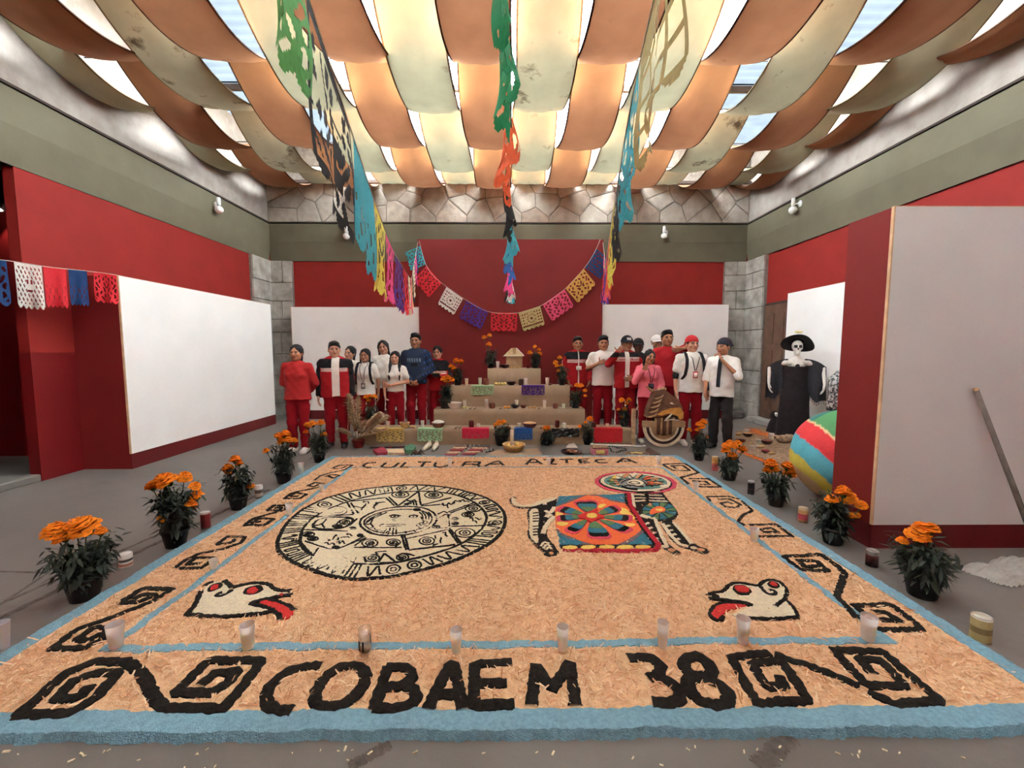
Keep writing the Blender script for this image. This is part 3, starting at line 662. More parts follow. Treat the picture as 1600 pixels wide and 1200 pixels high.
for px_, py_ in ((640, 190), (700, 205), (620, 225), (690, 225), (740, 190), (400, 440), (450, 430), (500, 420), (470, 455), (400, 465), (530, 400), (430, 415), (1200, 200), (1160, 210), (1240, 185), (1290, 180), (1090, 470), (1130, 440), (1160, 400), (1100, 420), (680, 470), (640, 480), (840, 470), (1330, 300), (1380, 300), (1360, 320), (1200, 310)):
    s_ = random.uniform(18, 34); a = random.uniform(0, 3); pts = []
    for q in range(5): pts += [px_+s_*(q/2-1)*math.cos(a)+random.uniform(-9, 9), py_+s_*.45*(q/2-1)*math.sin(a)+random.uniform(-7, 7)+(-1)**q*7]
    cl(*pts, w=lw*.85, sm=random.choice((0, 1)))
# ring of glyphs between the two circles
oc = [(sum(p[0] for p in outer)/len(outer)), sum(p[1] for p in outer)/len(outer)]; oR = sum(math.hypot(p[0]-oc[0], p[1]-oc[1]) for p in outer)/len(outer)
ii = K1(*inner); ic = [(sum(p[0] for p in ii)/len(ii)), sum(p[1] for p in ii)/len(ii)]
OA = sorted((math.atan2(p[1]-ic[1], p[0]-ic[0]), math.hypot(p[0]-ic[0], p[1]-ic[1])) for p in smooth_line(outer, True, 2)); IA = sorted((math.atan2(p[1]-ic[1], p[0]-ic[0]), math.hypot(p[0]-ic[0], p[1]-ic[1])) for p in smooth_line(ii, True, 2))
def ring(a, t):
    a = (a+PI) % (2*PI)-PI; ro = np.interp(a, [x for x, _ in OA], [r for _, r in OA], period=2*PI); ri = np.interp(a, [x for x, _ in IA], [r for _, r in IA], period=2*PI)
    r = ri+(ro-ri)*t; return (ic[0]+r*math.cos(a), ic[1]+r*math.sin(a))
a = 0; rr = random.Random(5)
while a < 2*PI-.05:
    kind = rr.choice('bbsscz'); w_ = rr.uniform(.13, .2)
    if kind == 'b':
        for q in range(3): stroke(ln, [ring(a+q*.045, .04), ring(a+q*.045+.02, .95)], .02, .3, TOP+.004, .006, mk=False)
        w_ = .15
    elif kind == 's': stroke(ln, [ring(a+w_*u, .5+.36*math.sin(u*9+a)) for u in [i/10 for i in range(11)]], .019, .3, TOP+.004, .006, mk=False)
    elif kind == 'c':
        for q in (.8, .35): stroke(ln, [ring(a+w_*(.5+.45*q*math.cos(u)), .5+.42*q*math.sin(u)) for u in [i*2*PI/12 for i in range(12)]], .018, .3, TOP+.004, .006, True, mk=False)
    else: stroke(ln, [ring(a+w_*u, v) for u, v in ((0, .1), (.1, .8), (.35, .75), (.3, .25), (.6, .2), (.65, .85), (.95, .8), (.9, .15))], .02, .3, TOP+.004, .006, mk=False)
    a += w_+.02
part('calendar_line', ln, P_black, calendar)['kind'] = 'stuff'
# the dog with a patterned blanket
D = Crop(790, 730, .20625)
dog = thing('dog_drawing', None, None); dog.parent = carpet
def dfill(name, m, *a, z=TOP, sm=1): b = MB(); fill(b, D(*a), z, .006, sm=sm); part(name, b, m, dog)
def dlines(name, m, lines, w, z=TOP+.003, sm=1, taper=False, closed=False):
    for a in lines: part(name, stroke(MB(), D(*a), w, .25, z, .007, closed, sm, step=.014, mk=False, taper=taper), m, dog)
dfill('rear_leg', P_black, 395, 222, 270, 250, 165, 318, 162, 380, 178, 440, 160, 512, 200, 575, 270, 625, 300, 676, 418, 664, 372, 590, 320, 540, 310, 480, 340, 420, 374, 380, 380, 300)
dfill('rear_leg_bone', P_cream, 178, 330, 240, 308, 255, 360, 250, 440, 240, 500, 252, 560, 230, 585, 182, 520, 175, 450, 186, 400, z=TOP+.004)
dlines('rib', P_black, [(250, y, 205, y+4) for y in (350, 372, 394, 416, 452, 474, 496, 518)], .02, TOP+.008, 0)
dlines('tail_outline', P_black, [(75, 226, 40, 238, 45, 285, 110, 308, 200, 308)], .04, TOP, 1)
dfill('tail', P_cream, 48, 228, 74, 238, 80, 275, 128, 290, 200, 288, 250, 254, 392, 226, 382, 246, 262, 282, 200, 302, 110, 302, 55, 287, 40, 252, z=TOP+.004)
dlines('leg_bone', P_cream, [(368, 305, 340, 352, 300, 330), (345, 360, 305, 385), (365, 375, 310, 440, 280, 510), (255, 268, 330, 250), (290, 260, 300, 285)], .05, TOP+.004)
dlines('foot_band', P_cream, [(265, 600, 290, 565, 330, 580), (285, 615, 310, 580, 345, 600), (305, 625, 325, 600, 352, 618)], .022, TOP+.004)
dfill('foot_patch', P_apri, 330, 645, 360, 640, 368, 660, 340, 665, z=TOP+.004, sm=0)
dfill('neck', P_black, 930, 196, 1190, 180, 1205, 215, 1262, 280, 1312, 340, 1292, 390, 1262, 410, 1150, 415, 1010, 365, 955, 310)
dlines('neck_rib', P_cream, [(962, 210, 1052, 214), (970, 238, 1062, 238), (982, 262, 1060, 256), (1085, 214, 1185, 216), (1088, 236, 1205, 240), (1085, 256, 1225, 262), (960, 205, 975, 310)], .034, TOP+.005, 0)
dfill('front_leg', P_black, 1000, 360, 1135, 385, 1172, 480, 1222, 580, 1345, 652, 1300, 672, 1180, 612, 1100, 520, 1048, 450)
dfill('front_leg', P_black, 1160, 415, 1282, 408, 1352, 500, 1422, 580, 1562, 630, 1502, 662, 1400, 622, 1290, 592, 1210, 490)
dlines('leg_bone', P_cream, [(1130, 385, 1150, 450, 1188, 530, 1222, 602), (1274, 424, 1360, 520, 1412, 582), (1190, 432, 1250, 520, 1320, 585, 1385, 602), (1015, 405, 1090, 500, 1162, 580), (1010, 370, 1080, 390), (1030, 365, 1120, 395)], .036, TOP+.005, 0)
dlines('leg_rib', P_cream, [(1050, 440, 1085, 425), (1075, 475, 1110, 460), (1100, 510, 1130, 498), (1130, 550, 1155, 538), (1205, 455, 1245, 445), (1228, 488, 1268, 478), (1252, 520, 1292, 510), (1285, 552, 1318, 545)], .028, TOP+.005, 0)
for x, y in ((1205, 603), (1425, 612)): b = MB(); fill(b, ell(D, x, y, 28, 9, .1), TOP+.004); part('foot_patch', b, P_cream, dog)
for x, y in ((1258, 628), (1480, 626)): b = MB(); fill(b, ell(D, x, y, 30, 12, .1), TOP+.004); part('foot_patch', b, P_apri, dog)
b = MB()
for k in range(12): a0, a1 = k*PI/6, (k+1)*PI/6; fill(b, D(1165, 335, *[v for q in (a0, (a0+a1)/2, a1) for v in (1165+130*math.cos(q), 335+64*math.sin(q))]), TOP+.004, jag=.002) if k % 2 else None
part('flower_petal', b, P_green, dog); b = MB()
for k in range(0, 12, 2): a0, a1 = k*PI/6, (k+1)*PI/6; fill(b, D(1165, 335, *[v for q in (a0, (a0+a1)/2, a1) for v in (1165+130*math.cos(q), 335+64*math.sin(q))]), TOP+.004, jag=.002)
part('flower_petal', b, P_teal, dog)
dlines('flower_outline', P_black, [(1165, 335, 1165+130*math.cos(k*PI/6), 335+64*math.sin(k*PI/6)) for k in range(12)], .012, TOP+.006, 0)
dfill('flower_centre', P_apri, 1085, 275, 1112, 285, 1100, 305, 1075, 298, z=TOP+.007); dfill('flower_centre', P_orange, 1110, 320, 1165, 300, 1215, 318, 1205, 345, 1140, 350, 1100, 370, 1085, 350, z=TOP+.008); dfill('flower_centre', P_yellow, 1130, 325, 1185, 322, 1200, 335, 1150, 342, z=TOP+.011)
# blanket
dfill('blanket', P_teal, 400, 222, 915, 203, 922, 280, 1000, 400, 1150, 592, 1130, 605, 410, 600, 378, 400, 372, 330, sm=0)
dfill('blanket_band', P_mauve, 374, 300, 480, 252, 600, 214, 690, 208, 800, 245, 920, 275, 1005, 410, 1062, 480, 960, 565, 880, 600, 640, 600, 540, 575, 420, 515, 384, 480, z=TOP+.002, sm=0)
dfill('blanket_diamond', P_orange, 374, 312, 480, 270, 630, 214, 700, 222, 800, 262, 918, 285, 1000, 410, 1028, 482, 950, 540, 850, 588, 690, 592, 570, 560, 430, 502, 382, 468, z=TOP+.004, sm=0)
for a in ((378, 338, 440, 348, 430, 378, 400, 392, 382, 388), (700, 288, 770, 283, 745, 312, 700, 318), (850, 318, 905, 314, 970, 372, 985, 412, 900, 372, 862, 350), (384, 418, 492, 430, 440, 456, 388, 446), (875, 428, 995, 432, 960, 458, 900, 450)): dfill('blanket_patch', P_yellow, *a, z=TOP+.006)
def petals(name, m, sc, w, t0, t1, z, tips=((605, 268), (838, 318), (935, 392), (920, 485), (715, 535), (495, 492), (412, 396), (425, 322))):
    for tx, ty in tips:
        cx, cy = 650, 385; vx, vy = (tx-cx)*sc, (ty-cy)*sc; nx_, ny_ = -vy, vx; L = math.hypot(vx, vy*2.2); px_, py_ = -vy*2.2/L, vx/2.2/L*1.0
        wd = w*(1 if abs(vx) < 110 else .62); b = MB()
        q = lambda t, u: (cx+vx*t+px_*wd*u, cy+vy*t+(py_*wd*u if abs(vx) > 110 else 0))
        pts = [q(t0, .15), q(t0+(t1-t0)*.5, .72), q(t0+(t1-t0)*.85, 1), q(t1, .62), q(t1-.02, 0), q(t1, -.62), q(t0+(t1-t0)*.85, -1), q(t0+(t1-t0)*.5, -.72), q(t0, -.15)]
        fill(b, D(*[v for p in pts for v in p]), z, .005, .002, 1, mk=False); part(name, b, m, dog)
petals('petal_edge', P_pink, 1.06, 100, .1, 1.05, TOP+.008); petals('petal', P_black, 1, 84, .3, 1.0, TOP+.011); petals('petal_middle', P_teal, 1, 80, .26, .84, TOP+.014); petals('petal_heart', P_green, 1, 60, .24, .62, TOP+.017)
dfill('blanket_star', P_red, 560, 372, 625, 355, 700, 320, 690, 365, 770, 390, 700, 405, 650, 440, 610, 408, 540, 395, z=TOP+.019); b = MB(); fill(b, ell(D, 652, 385, 40, 20), TOP+.022, mk=False); part('blanket_centre', b, P_yellow, dog)
dlines('blanket_edge', P_black, [(918, 204, 928, 290, 1035, 455, 1150, 592, 1110, 600, 410, 598)], .06, TOP+.004, 0); dlines('blanket_trim', P_dred, [(932, 204, 946, 295, 1050, 455, 1160, 592, 1142, 628, 980, 640, 430, 622)], .045, TOP+.01, 0)
for i in range(5): x = 455+i*138; dfill('scallop', P_yellow, x-25, 606, x+40, 598, x+95, 606, x+85, 622, x+20, 630, x-28, 622, z=TOP+.012)
# head in a round halo
for nm, m, rx, ry, z in (('halo_edge', P_pink, 312, 84, 0), ('halo_outline', P_black, 278, 73, .004), ('halo_ring', P_cream, 266, 67, .008), ('halo', P_tealg, 240, 56, .012)):
    b = MB(); fill(b, ell(D, 985, 118, rx, ry, .04, 40), TOP+z); part(nm, b, m, dog)
for k, (x, y, m) in enumerate(((815, 95, P_yellow), (840, 125, P_apri), (860, 78, P_cream), (910, 72, P_apri), (960, 70, P_cream), (1010, 76, P_apri), (1075, 90, P_orange), (1130, 100, P_apri), (1160, 130, P_apri), (1200, 150, P_cream), (1095, 130, P_orange), (800, 125, P_green))):
    b = MB(); a = math.atan2(y-120, (x-985)*.3); fill(b, ell(D, x, y, 34, 13, a*.3, 12), TOP+.016, .005, .003); part('crown_petal', b, m, dog)
dlines('crown_outline', P_black, [(985+60*math.cos(q), 118+18*math.sin(q), 985+215*math.cos(q), 118+50*math.sin(q)) for q in [i*.45 for i in range(14)]]+[(790, 110, 850, 100, 880, 120), (1060, 130, 1120, 150, 1200, 140), (1130, 110, 1190, 130)], .016, TOP+.019, 1)
b = MB(); fill(b, ell(D, 965, 135, 105, 38), TOP+.02); part('dog_face', b, P_grey, dog); b = MB(); fill(b, ell(D, 985, 132, 62, 24), TOP+.024); part('dog_face_patch', b, P_cream, dog)
dlines('face_line', P_black, [(870, 140, 900, 115, 960, 105, 1020, 112, 1060, 135, 1075, 160), (900, 160, 950, 150, 1000, 165, 1040, 160), (930, 135, 960, 122, 1000, 128, 1020, 140, 980, 146, 935, 138), (880, 160, 930, 175, 1000, 180)], .02, TOP+.026, 1)
dlines('nape_line', P_cream, [(930, 178, 1050, 172), (1060, 178, 1170, 185)], .03, TOP+.006, 0)
# two skull-white dog heads at the near corners
H = Crop(280, 890, .125); G = Crop(980, 900, .1875)
def head(c, label_parent, white, wl, tongue, eyes, lines, reds):
    h = thing('dog_head_drawing', None, None); h.parent = carpet; b = MB(); fill(b, c(*white), sm=1); part('skull', b, P_cream, h)
    b = MB()
    for a in lines: stroke(b, c(*a), wl, .3, TOP+.003, .009, False, 1, step=.014)
    for (x, y, rx, ry, rot) in eyes: fill(b, ell(c, x, y, rx, ry, rot), TOP+.004)
    part('outline', b, P_black, h)
    b = MB(); fill(b, c(*tongue), TOP+.004, sm=1); part('tongue', b, P_red, h)
    for nm, (x, y, rx, ry, rot) in zip(('eye', 'inner_ear', 'nostril'), reds): part(nm, fill(MB(), ell(c, x, y, rx, ry, rot), TOP+.009), P_red, h)
W_L = (150, 545, 240, 440, 270, 320, 330, 200, 430, 150, 550, 145, 640, 235, 700, 238, 820, 200, 980, 172, 1090, 190, 1160, 240, 1250, 275, 1390, 285, 1320, 312, 1220, 335, 1000, 385, 880, 425, 1000, 462, 1110, 482, 1160, 515, 1000, 545, 600, 572, 180, 572)
head(H, carpet, W_L, .034, (990, 412, 1080, 375, 1230, 420, 1380, 490, 1432, 530, 1395, 605, 1300, 642, 1270, 560, 1150, 480, 1050, 442), [(925, 262, 132, 54, -.22), (445, 225, 105, 40, -.45)],
     [(80, 560, 200, 582, 600, 592, 1000, 560, 1160, 520), (90, 560, 200, 440, 250, 330, 275, 270), (310, 210, 370, 165, 430, 150), (560, 140, 640, 200, 660, 235), (660, 255, 600, 300, 530, 335, 450, 335, 480, 305, 540, 288), (670, 222, 800, 190, 980, 165, 1130, 185, 1180, 240, 1260, 268, 1400, 262), (880, 425, 1000, 380, 1200, 345, 1330, 320, 1410, 318), (880, 428, 1000, 460, 1140, 490, 1240, 560, 1270, 640), (1080, 365, 1230, 405, 1390, 470, 1440, 520), (1000, 400, 1080, 372)],
     [(915, 272, 72, 40, -.2), (440, 235, 55, 26, -.45), (1275, 325, 35, 18, -.2)])
W_R = (680, 182, 690, 150, 810, 135, 850, 80, 920, 62, 1000, 78, 1100, 92, 1130, 50, 1200, 32, 1285, 60, 1332, 120, 1312, 200, 1390, 270, 1425, 342, 1150, 352, 850, 332, 940, 290, 1045, 246, 960, 215, 830, 200, 700, 198)
head(G, carpet, W_R, .026, (690, 302, 740, 245, 850, 230, 1030, 245, 900, 272, 820, 290, 790, 340, 770, 372, 710, 346), [(955, 122, 78, 40, .2), (1218, 76, 52, 26, .25), (735, 172, 38, 16, .2)],
     [(670, 165, 700, 145, 810, 130, 850, 78, 920, 58, 1010, 74, 1100, 88, 1130, 48, 1200, 28, 1285, 55, 1338, 120, 1310, 200), (1110, 92, 1150, 140, 1200, 160, 1242, 150, 1222, 118, 1180, 122), (1320, 190, 1290, 210, 1232, 255), (1330, 205, 1390, 265, 1425, 342), (1040, 245, 850, 222, 740, 238, 680, 300, 710, 355, 775, 375, 800, 330), (1425, 345, 1150, 358, 1020, 350), (680, 190, 800, 198, 960, 215, 1050, 246)],
     [(957, 122, 62, 28, .2), (1220, 76, 36, 16, .25)])
# loose shavings over everything
n = 62000; xy = np.column_stack([rs.uniform(MX0+.06, MX1-.06, n), rs.uniform(MY0+.12, MY1-.03, n)])
gi = ((xy[:, 0]-MX0)/GR).astype(int).clip(0, gx-1); gj = ((xy[:, 1]-MY0)/GR).astype(int).clip(0, gy-1)
keep = ~mask[gi, gj] | (rs.rand(n) < .035); xy = xy[keep]; n = len(xy)
L = rs.uniform(.006, .02, n)*rs.choice([1, 1, 1.7], n); Wd = rs.uniform(.0018, .0042, n); a = rs.uniform(0, 2*PI, n); tilt = rs.uniform(-.35, .35, n)
zz = TOP+.004+np.array([wob(x, y) for x, y in xy])+np.abs(tilt)*L*.35+rs.uniform(0, .003, n)
u = np.column_stack([np.cos(a), np.sin(a), tilt]); v = np.column_stack([-np.sin(a), np.cos(a), rs.uniform(-.4, .4, n)]); c0 = np.column_stack([xy, zz]); V = np.zeros((n, 6, 3), np.float32)
for k, t in enumerate((-1, 0, 1)):
    mid = c0+u*(t*L)[:, None]+np.array([0, 0, 1])*((1-t*t)*L*rs.uniform(-.1, .3, n))[:, None]
    V[:, 2*k] = mid-v*Wd[:, None]*(1 if t == 0 else .7); V[:, 2*k+1] = mid+v*Wd[:, None]*(1 if t == 0 else .7)
base = (np.arange(n)*6)[:, None]; F = np.concatenate([base+np.array([[0, 1, 3, 2]]), base+np.array([[2, 3, 5, 4]])])
t = rs.rand(n)[:, None]; cc = np.array([[186, 126, 82]])*(1-t)+np.array([[255, 229, 190]])*t; cc = np.repeat(cc, 6, 0)
o = npmesh('shavings', V.reshape(-1, 3), F, M_chip, carpet, False, cc); o['kind'] = 'stuff'
# a few crumbs that spilled onto the floor in front
b = MB()
for _ in range(46):
    x, y = random.uniform(-2.2, 2.2), MY0-abs(random.gauss(0, .035))-.03; s = random.uniform(.004, .012); Mx = Matrix.Translation((x, y, .002)) @ Matrix.Rotation(random.uniform(0, 6), 4, 'Z')
    b.box((-s, -s*.35, 0), (s, s*.35, s*.4), M=Mx)
o = part('spilled_crumbs', b, P_cream); o['kind'] = 'stuff'
# ================================================================ people: bodies grown as one smooth surface
def nets(d, lo, res):
    s = d < 0; nx, ny, nz = d.shape
    off = [(0, 0, 0), (1, 0, 0), (0, 1, 0), (1, 1, 0), (0, 0, 1), (1, 0, 1), (0, 1, 1), (1, 1, 1)]
    sl = lambda a, o: a[o[0]:nx-1+o[0], o[1]:ny-1+o[1], o[2]:nz-1+o[2]]
    cnt = sum(sl(s, o).astype(np.int8) for o in off); act = (cnt > 0) & (cnt < 8); I = np.argwhere(act); n = len(I)
    idx = -np.ones(act.shape, np.int32); idx[act] = np.arange(n)
    v = [d[I[:, 0]+o[0], I[:, 1]+o[1], I[:, 2]+o[2]] for o in off]; P = np.zeros((n, 3)); c = np.zeros(n)
    for a in range(8):
        for ax in range(3):
            b = a | (1 << ax)
            if b == a: continue
            x = (v[a] < 0) != (v[b] < 0); t = np.where(x, v[a]/(v[a]-v[b]+1e-12), 0)
            for q in range(3): P[:, q] += np.where(x, off[a][q]+(t if q == ax else 0), 0)
            c += x
    P = (I+P/c[:, None])*res+lo; F = []
    for ax in range(3):
        a2, a3 = (ax+1) % 3, (ax+2) % 3; e = [0, 0, 0]; e[ax] = 1
        A = s[:nx-e[0], :ny-e[1], :nz-e[2]]; B = s[e[0]:, e[1]:, e[2]:]; X = np.argwhere(A != B)
        X = X[(X[:, a2] > 0) & (X[:, a3] > 0) & (X[:, a2] < d.shape[a2]-1) & (X[:, a3] < d.shape[a3]-1)]
        ins = s[X[:, 0], X[:, 1], X[:, 2]]; q = []
        for u, w in ((0, 0), (1, 0), (1, 1), (0, 1)):
            Y = X.copy(); Y[:, a2] -= u; Y[:, a3] -= w; q.append(idx[Y[:, 0], Y[:, 1], Y[:, 2]])
        q = np.stack(q, 1); q[~ins] = q[~ins][:, ::-1]; F.append(q[:, ::-1] if False else q)
    F = np.concatenate(F); return P, F[(F >= 0).all(1)]
class Field:
    def __init__(s, lo, hi, res):
        s.lo = np.array(lo, float); s.res = res; s.n = np.ceil((np.array(hi)-lo)/res).astype(int)+1
        s.ax = [s.lo[i]+np.arange(s.n[i])*res for i in range(3)]; s.d = np.full(s.n, .3, np.float32)
    def reg(s, lo, hi):
        r = []
        for i in range(3):
            a = max(0, int((lo[i]-s.lo[i])/s.res)); b = min(s.n[i], int((hi[i]-s.lo[i])/s.res)+2); r.append(slice(a, max(a, b)))
        return tuple(r), s.ax[0][r[0]][:, None, None], s.ax[1][r[1]][None, :, None], s.ax[2][r[2]][None, None, :]
    def put(s, r, e, k, sub=False):
        o = s.d[r]
        if o.size == 0: return
        if sub: h = np.maximum(k-np.abs(o+e), 0)/k; s.d[r] = np.maximum(o, -e)+h*h*k*.25
        else: h = np.maximum(k-np.abs(o-e), 0)/k; s.d[r] = np.minimum(o, e)-h*h*k*.25
    def rc(s, a, b, r1, r2, k=.03, fy=1., sub=False):
        a, b = np.array(a, float), np.array(b, float); m = max(r1, r2)+k+s.res*3
        R, x, y, z = s.reg(np.minimum(a, b)-m, np.maximum(a, b)+m); ba = b-a; ba2 = ba*np.array([1, fy, 1])
        L = (ba2**2).sum()+1e-9; t = np.clip(((x-a[0])*ba2[0]+(y-a[1])*fy*ba2[1]+(z-a[2])*ba2[2])/L, 0, 1)
        e = np.sqrt((x-a[0]-t*ba[0])**2+((y-a[1]-t*ba[1])*fy)**2+(z-a[2]-t*ba[2])**2)-(r1+(r2-r1)*t); s.put(R, e, k, sub)
    def el(s, c, r, k=.02, sub=False):
        c, r = np.array(c, float), np.array(r, float); m = k+s.res*3
        R, x, y, z = s.reg(c-r-m, c+r+m); q = np.sqrt(((x-c[0])/r[0])**2+((y-c[1])/r[1])**2+((z-c[2])/r[2])**2); e = (q-1)*r.min()*(.5+.5*np.minimum(1, q)); s.put(R, e, k, sub)
    def cut(s, fn):
        x, y, z = s.ax[0][:, None, None], s.ax[1][None, :, None], s.ax[2][None, None, :]; s.d = np.maximum(s.d, fn(x, y, z).astype(np.float32))
    def warp(s, amp, ph, fz=34):
        x, y, z = s.ax[0][:, None, None], s.ax[1][None, :, None], s.ax[2][None, None, :]
        s.d = s.d+(amp*(np.sin(z*fz+x*22+ph+np.sin(x*9+ph)*2)*np.sin(y*16+x*13+z*7+ph*2)+.5*np.sin(z*fz*1.9-x*31+y*20+ph))).astype(np.float32)
    def mesh(s): return nets(s.d, s.lo, s.res)
def hand_mesh(W, d, t, n, curl, thumb):
    """palm, four unequal fingers with two bends, thumb leaving the side of the palm"""
    W, d, t, n = [np.array(q, float) for q in (W, d, t, n)]; d /= np.linalg.norm(d); t -= d*t.dot(d); t /= np.linalg.norm(t); n -= d*n.dot(d)+t*n.dot(t); n /= np.linalg.norm(n)
    f = Field(W-.2, W+.2, .0042); kn = []
    for j, (la, ln) in enumerate(((.031, .086), (.0105, .09), (-.0105, .086), (-.03, .078))):
        k = W+d*ln+t*la; f.rc(W+t*la*.6+d*.0, k, .0145, .0115, .016); kn.append(k)
    for k, sc, j in zip(kn, (.92, 1.04, .96, .76), range(4)):
        p = k; a = 0
        for L, r in ((.043, .0088), (.027, .0082), (.021, .0074)):
            a += curl*(.8 if a == 0 else 1); dd = d*math.cos(a)+n*math.sin(a)+t*(.05*(1.5-j)*(1-min(1, curl))); q = p+dd*L*sc; f.rc(p, q, r, r*.93, .004); p = q
    b = W+d*.028+t*.024; td = {'side': t*.6+d*.75+n*.25, 'up': t*1.0+d*.12, 'in': d*.6+n*.7+t*.2}[thumb]; td /= np.linalg.norm(td)
    m = b+td*.042; f.rc(b, m, .0135, .011, .008); f.rc(m, m+(td*.9+(d*.25 if thumb != 'in' else -t*.4))*.03, .0105, .0085, .004)
    return f.mesh()
SKIN = vmat('skin', .55, .05, 200, .35, .06, 25); CLOTH = vmat('clothing_cloth', .85, .25, 140, .15, .1, 18); HAIRM = mat('black_hair', (17, 14, 13), .55, .25, 40, .4, 120, spec=.25)
SHOE = vmat('shoe_leather', .55, .1, 60, .3, .08); WOVEN = vmat('woven_strap', .8, .1, 80)
RED, DRED, BLK, WHT, PINK = (160, 28, 34), (130, 13, 23), (27, 24, 26), (232, 228, 218), (222, 112, 124)
BROWN_TONES = [(178, 124, 94), (166, 112, 82), (184, 132, 104), (150, 100, 74)]
def P_select(P, default, *rules):
    c = np.tile(np.array(default, float), (len(P), 1))
    for m, col in rules: c[m] = col
    return c
HUD = {'a': ((-.235, .03, 1.10), (-.25, -.03, .86)), 'b': ((.235, .03, 1.10), (.25, -.03, .86))}
pe_n = [0]
def person(label, X, Y, H, yaw=0, fem=False, tone=0, bw=1.0, hair='short', head=(0, 0, 0), arms={}, hands={}, top=None, pants=DRED, stripe=WHT, sleeve='long', inner=None, open_=None, coat=None, shoe=WHT, hem=.84, legs=(0, 0), skin=None, hood=None, coll=None):
    i = pe_n[0]; pe_n[0] += 1; ph = i*1.7; r_ = random.Random(i)
    root = thing('person', label, 'person', (X, Y, 0), yaw, None, H/1.7); sk = skin or BROWN_TONES[tone]
    sw = (.148 if fem else .166)*bw; A = {}
    for s, q in ((-1, 'a'), (1, 'b')):
        E, Wr = arms.get(q, HUD[q]); A[q] = ((s*sw, .012, 1.372), E, Wr)
    L = {}
    for s, q, l in ((-1, 'a', legs[0]), (1, 'b', legs[1])):
        L[q] = ((s*.078*bw, .012, .87), (s*(.098+l*.5), -.015, .485), (s*(.105+l), .02, .085))
    pts = [p for a in A.values() for p in a]; lo = np.min(pts, 0)-.12; hi = np.max(pts, 0)+.12
    lo = np.minimum(lo, (-.34, -.26, 0)); hi = np.maximum(hi, (.34, .24, 1.5)); lo[2] = -.02; hi[2] = 1.5 if hi[2] < 1.5 else hi[2]
    # --- body
    f = Field(lo, hi, .014)
    f.rc((0, .005, .92), (0, .005, 1.08), .135*bw, .12*bw, .05, 1.45); f.rc((0, .005, 1.08), (0, .005, 1.27), .12*bw, .145*bw, .05, 1.45); [f.rc((0, .018, 1.41), (q_*sw*.9, .014, 1.37), .045, .042, .05) for q_ in (-1, 1)]; f.rc((0, .02, 1.38), (0, .02, 1.47), .052, .05, .04)
    for q in 'ab':
        S, E, Wr = A[q]; f.rc(S, E, .046, .037, .03); f.rc(E, Wr, .038, .025, .02); h, k, an = L[q]; f.rc(h, k, .075, .05, .05); f.rc(k, an, .052, .034, .03); f.rc((an[0], an[1]+.02, .04), (an[0]+.01*(-1 if q == 'a' else 1), an[1]-.13, .03), .035, .025, .03)
    Vs, Fs = [], []; P, F = f.mesh(); Vs.append(P); Fs.append(F); cols = [np.tile(sk, (len(P), 1)).astype(float)]
    # --- head: skull, jaw, brow, nose, lips, ears, eyes
    f = Field((-.105, -.14, -.09), (.105, .15, .245), .0042)
    f.el((0, .022, .135), (.077, .097, .09), .02); f.rc((0, -.028, .105), (0, -.052, .036), .062, .040, .03); f.rc((-.036, -.012, .05), (.036, -.012, .05), .036, .036, .03)
    f.rc((-.036, -.079, .131), (.036, -.079, .131), .012, .012, .015); f.el((-.042, -.06, .085), (.026, .022, .022), .02); f.el((.042, -.06, .085), (.026, .022, .022), .02)
    for s in (-1, 1): f.rc((s*.031, -.106, .113), (s*.031, -.1, .113), .0115, .0115, .015, 1, True)
    f.rc((0, -.085, .12), (0, -.108, .083), .009, .0135, .012); f.rc((-.012, -.095, .079), (.012, -.095, .079), .0085, .0085, .008)
    for s in (-1, 1): f.el((s*.031, -.079, .113), (.014, .0125, .0115), .006); f.el((s*.08, .012, .1), (.011, .02, .031), .008)
    f.rc((-.019, -.088, .0565), (.019, -.088, .0565), .0075, .0075, .008); f.rc((-.014, -.087, .0475), (.014, -.087, .0475), .0085, .0085, .007); f.rc((0, -.075, .018), (0, -.075, .022), .016, .016, .02)
    f.rc((0, .012, .05), (0, .022, -.085), .05, .054, .03); P, F = f.mesh()
    x, y, z = P.T; ax = np.abs(x); c = P_select(P, sk, ((y < -.078) & (ax < .03-(abs(z-.052)*1.2)) & (z > .041) & (z < .0625), tuple(v*k for v, k in zip(sk, (.86, .66, .64)))),
        ((y < -.06) & (z > .131+.0-(ax-.03)*.12) & (z < .1405-(ax-.03)*.25) & (ax > .012) & (ax < .053), (40, 30, 26)),
        ((np.hypot((ax-.031)*.75, z-.113) < .0085) & (y < -.07), (190, 172, 162)), ((np.hypot(ax-.031, z-.113) < .0068) & (y < -.07), (34, 24, 20)), ((y < -.07) & (abs(z-.1215) < .0038) & (abs(ax-.031) < .017), (36, 26, 24)))
    hy, hp, hr = head; M = Matrix.Translation((0, .0, 1.474)) @ Matrix.Rotation(hy, 4, 'Z') @ Matrix.Rotation(hp, 4, 'X') @ Matrix.Rotation(hr, 4, 'Y') @ Matrix.Scale(1.075, 4)
    Ma = np.array(M); HT = lambda Q: Q @ Ma[:3, :3].T+Ma[:3, 3]
    Fs.append(F+sum(map(len, Vs))); Vs.append(HT(P)); cols.append(c)
    for q, s in (('a', -1), ('b', 1)):
        hd = hands.get(q, {}); S, E, Wr = A[q]; dflt = np.array(Wr)-np.array(E)
        P, F = hand_mesh(Wr, hd.get('d', dflt), hd.get('t', (0, -1, 0)), hd.get('n', (-s, .2, 0)), hd.get('curl', .35), hd.get('thumb', 'side')); Fs.append(F+sum(map(len, Vs))); Vs.append(P); cols.append(np.tile(sk, (len(P), 1)).astype(float))
    npmesh('body', np.concatenate(Vs), np.concatenate(Fs), SKIN, root, True, np.concatenate(cols))
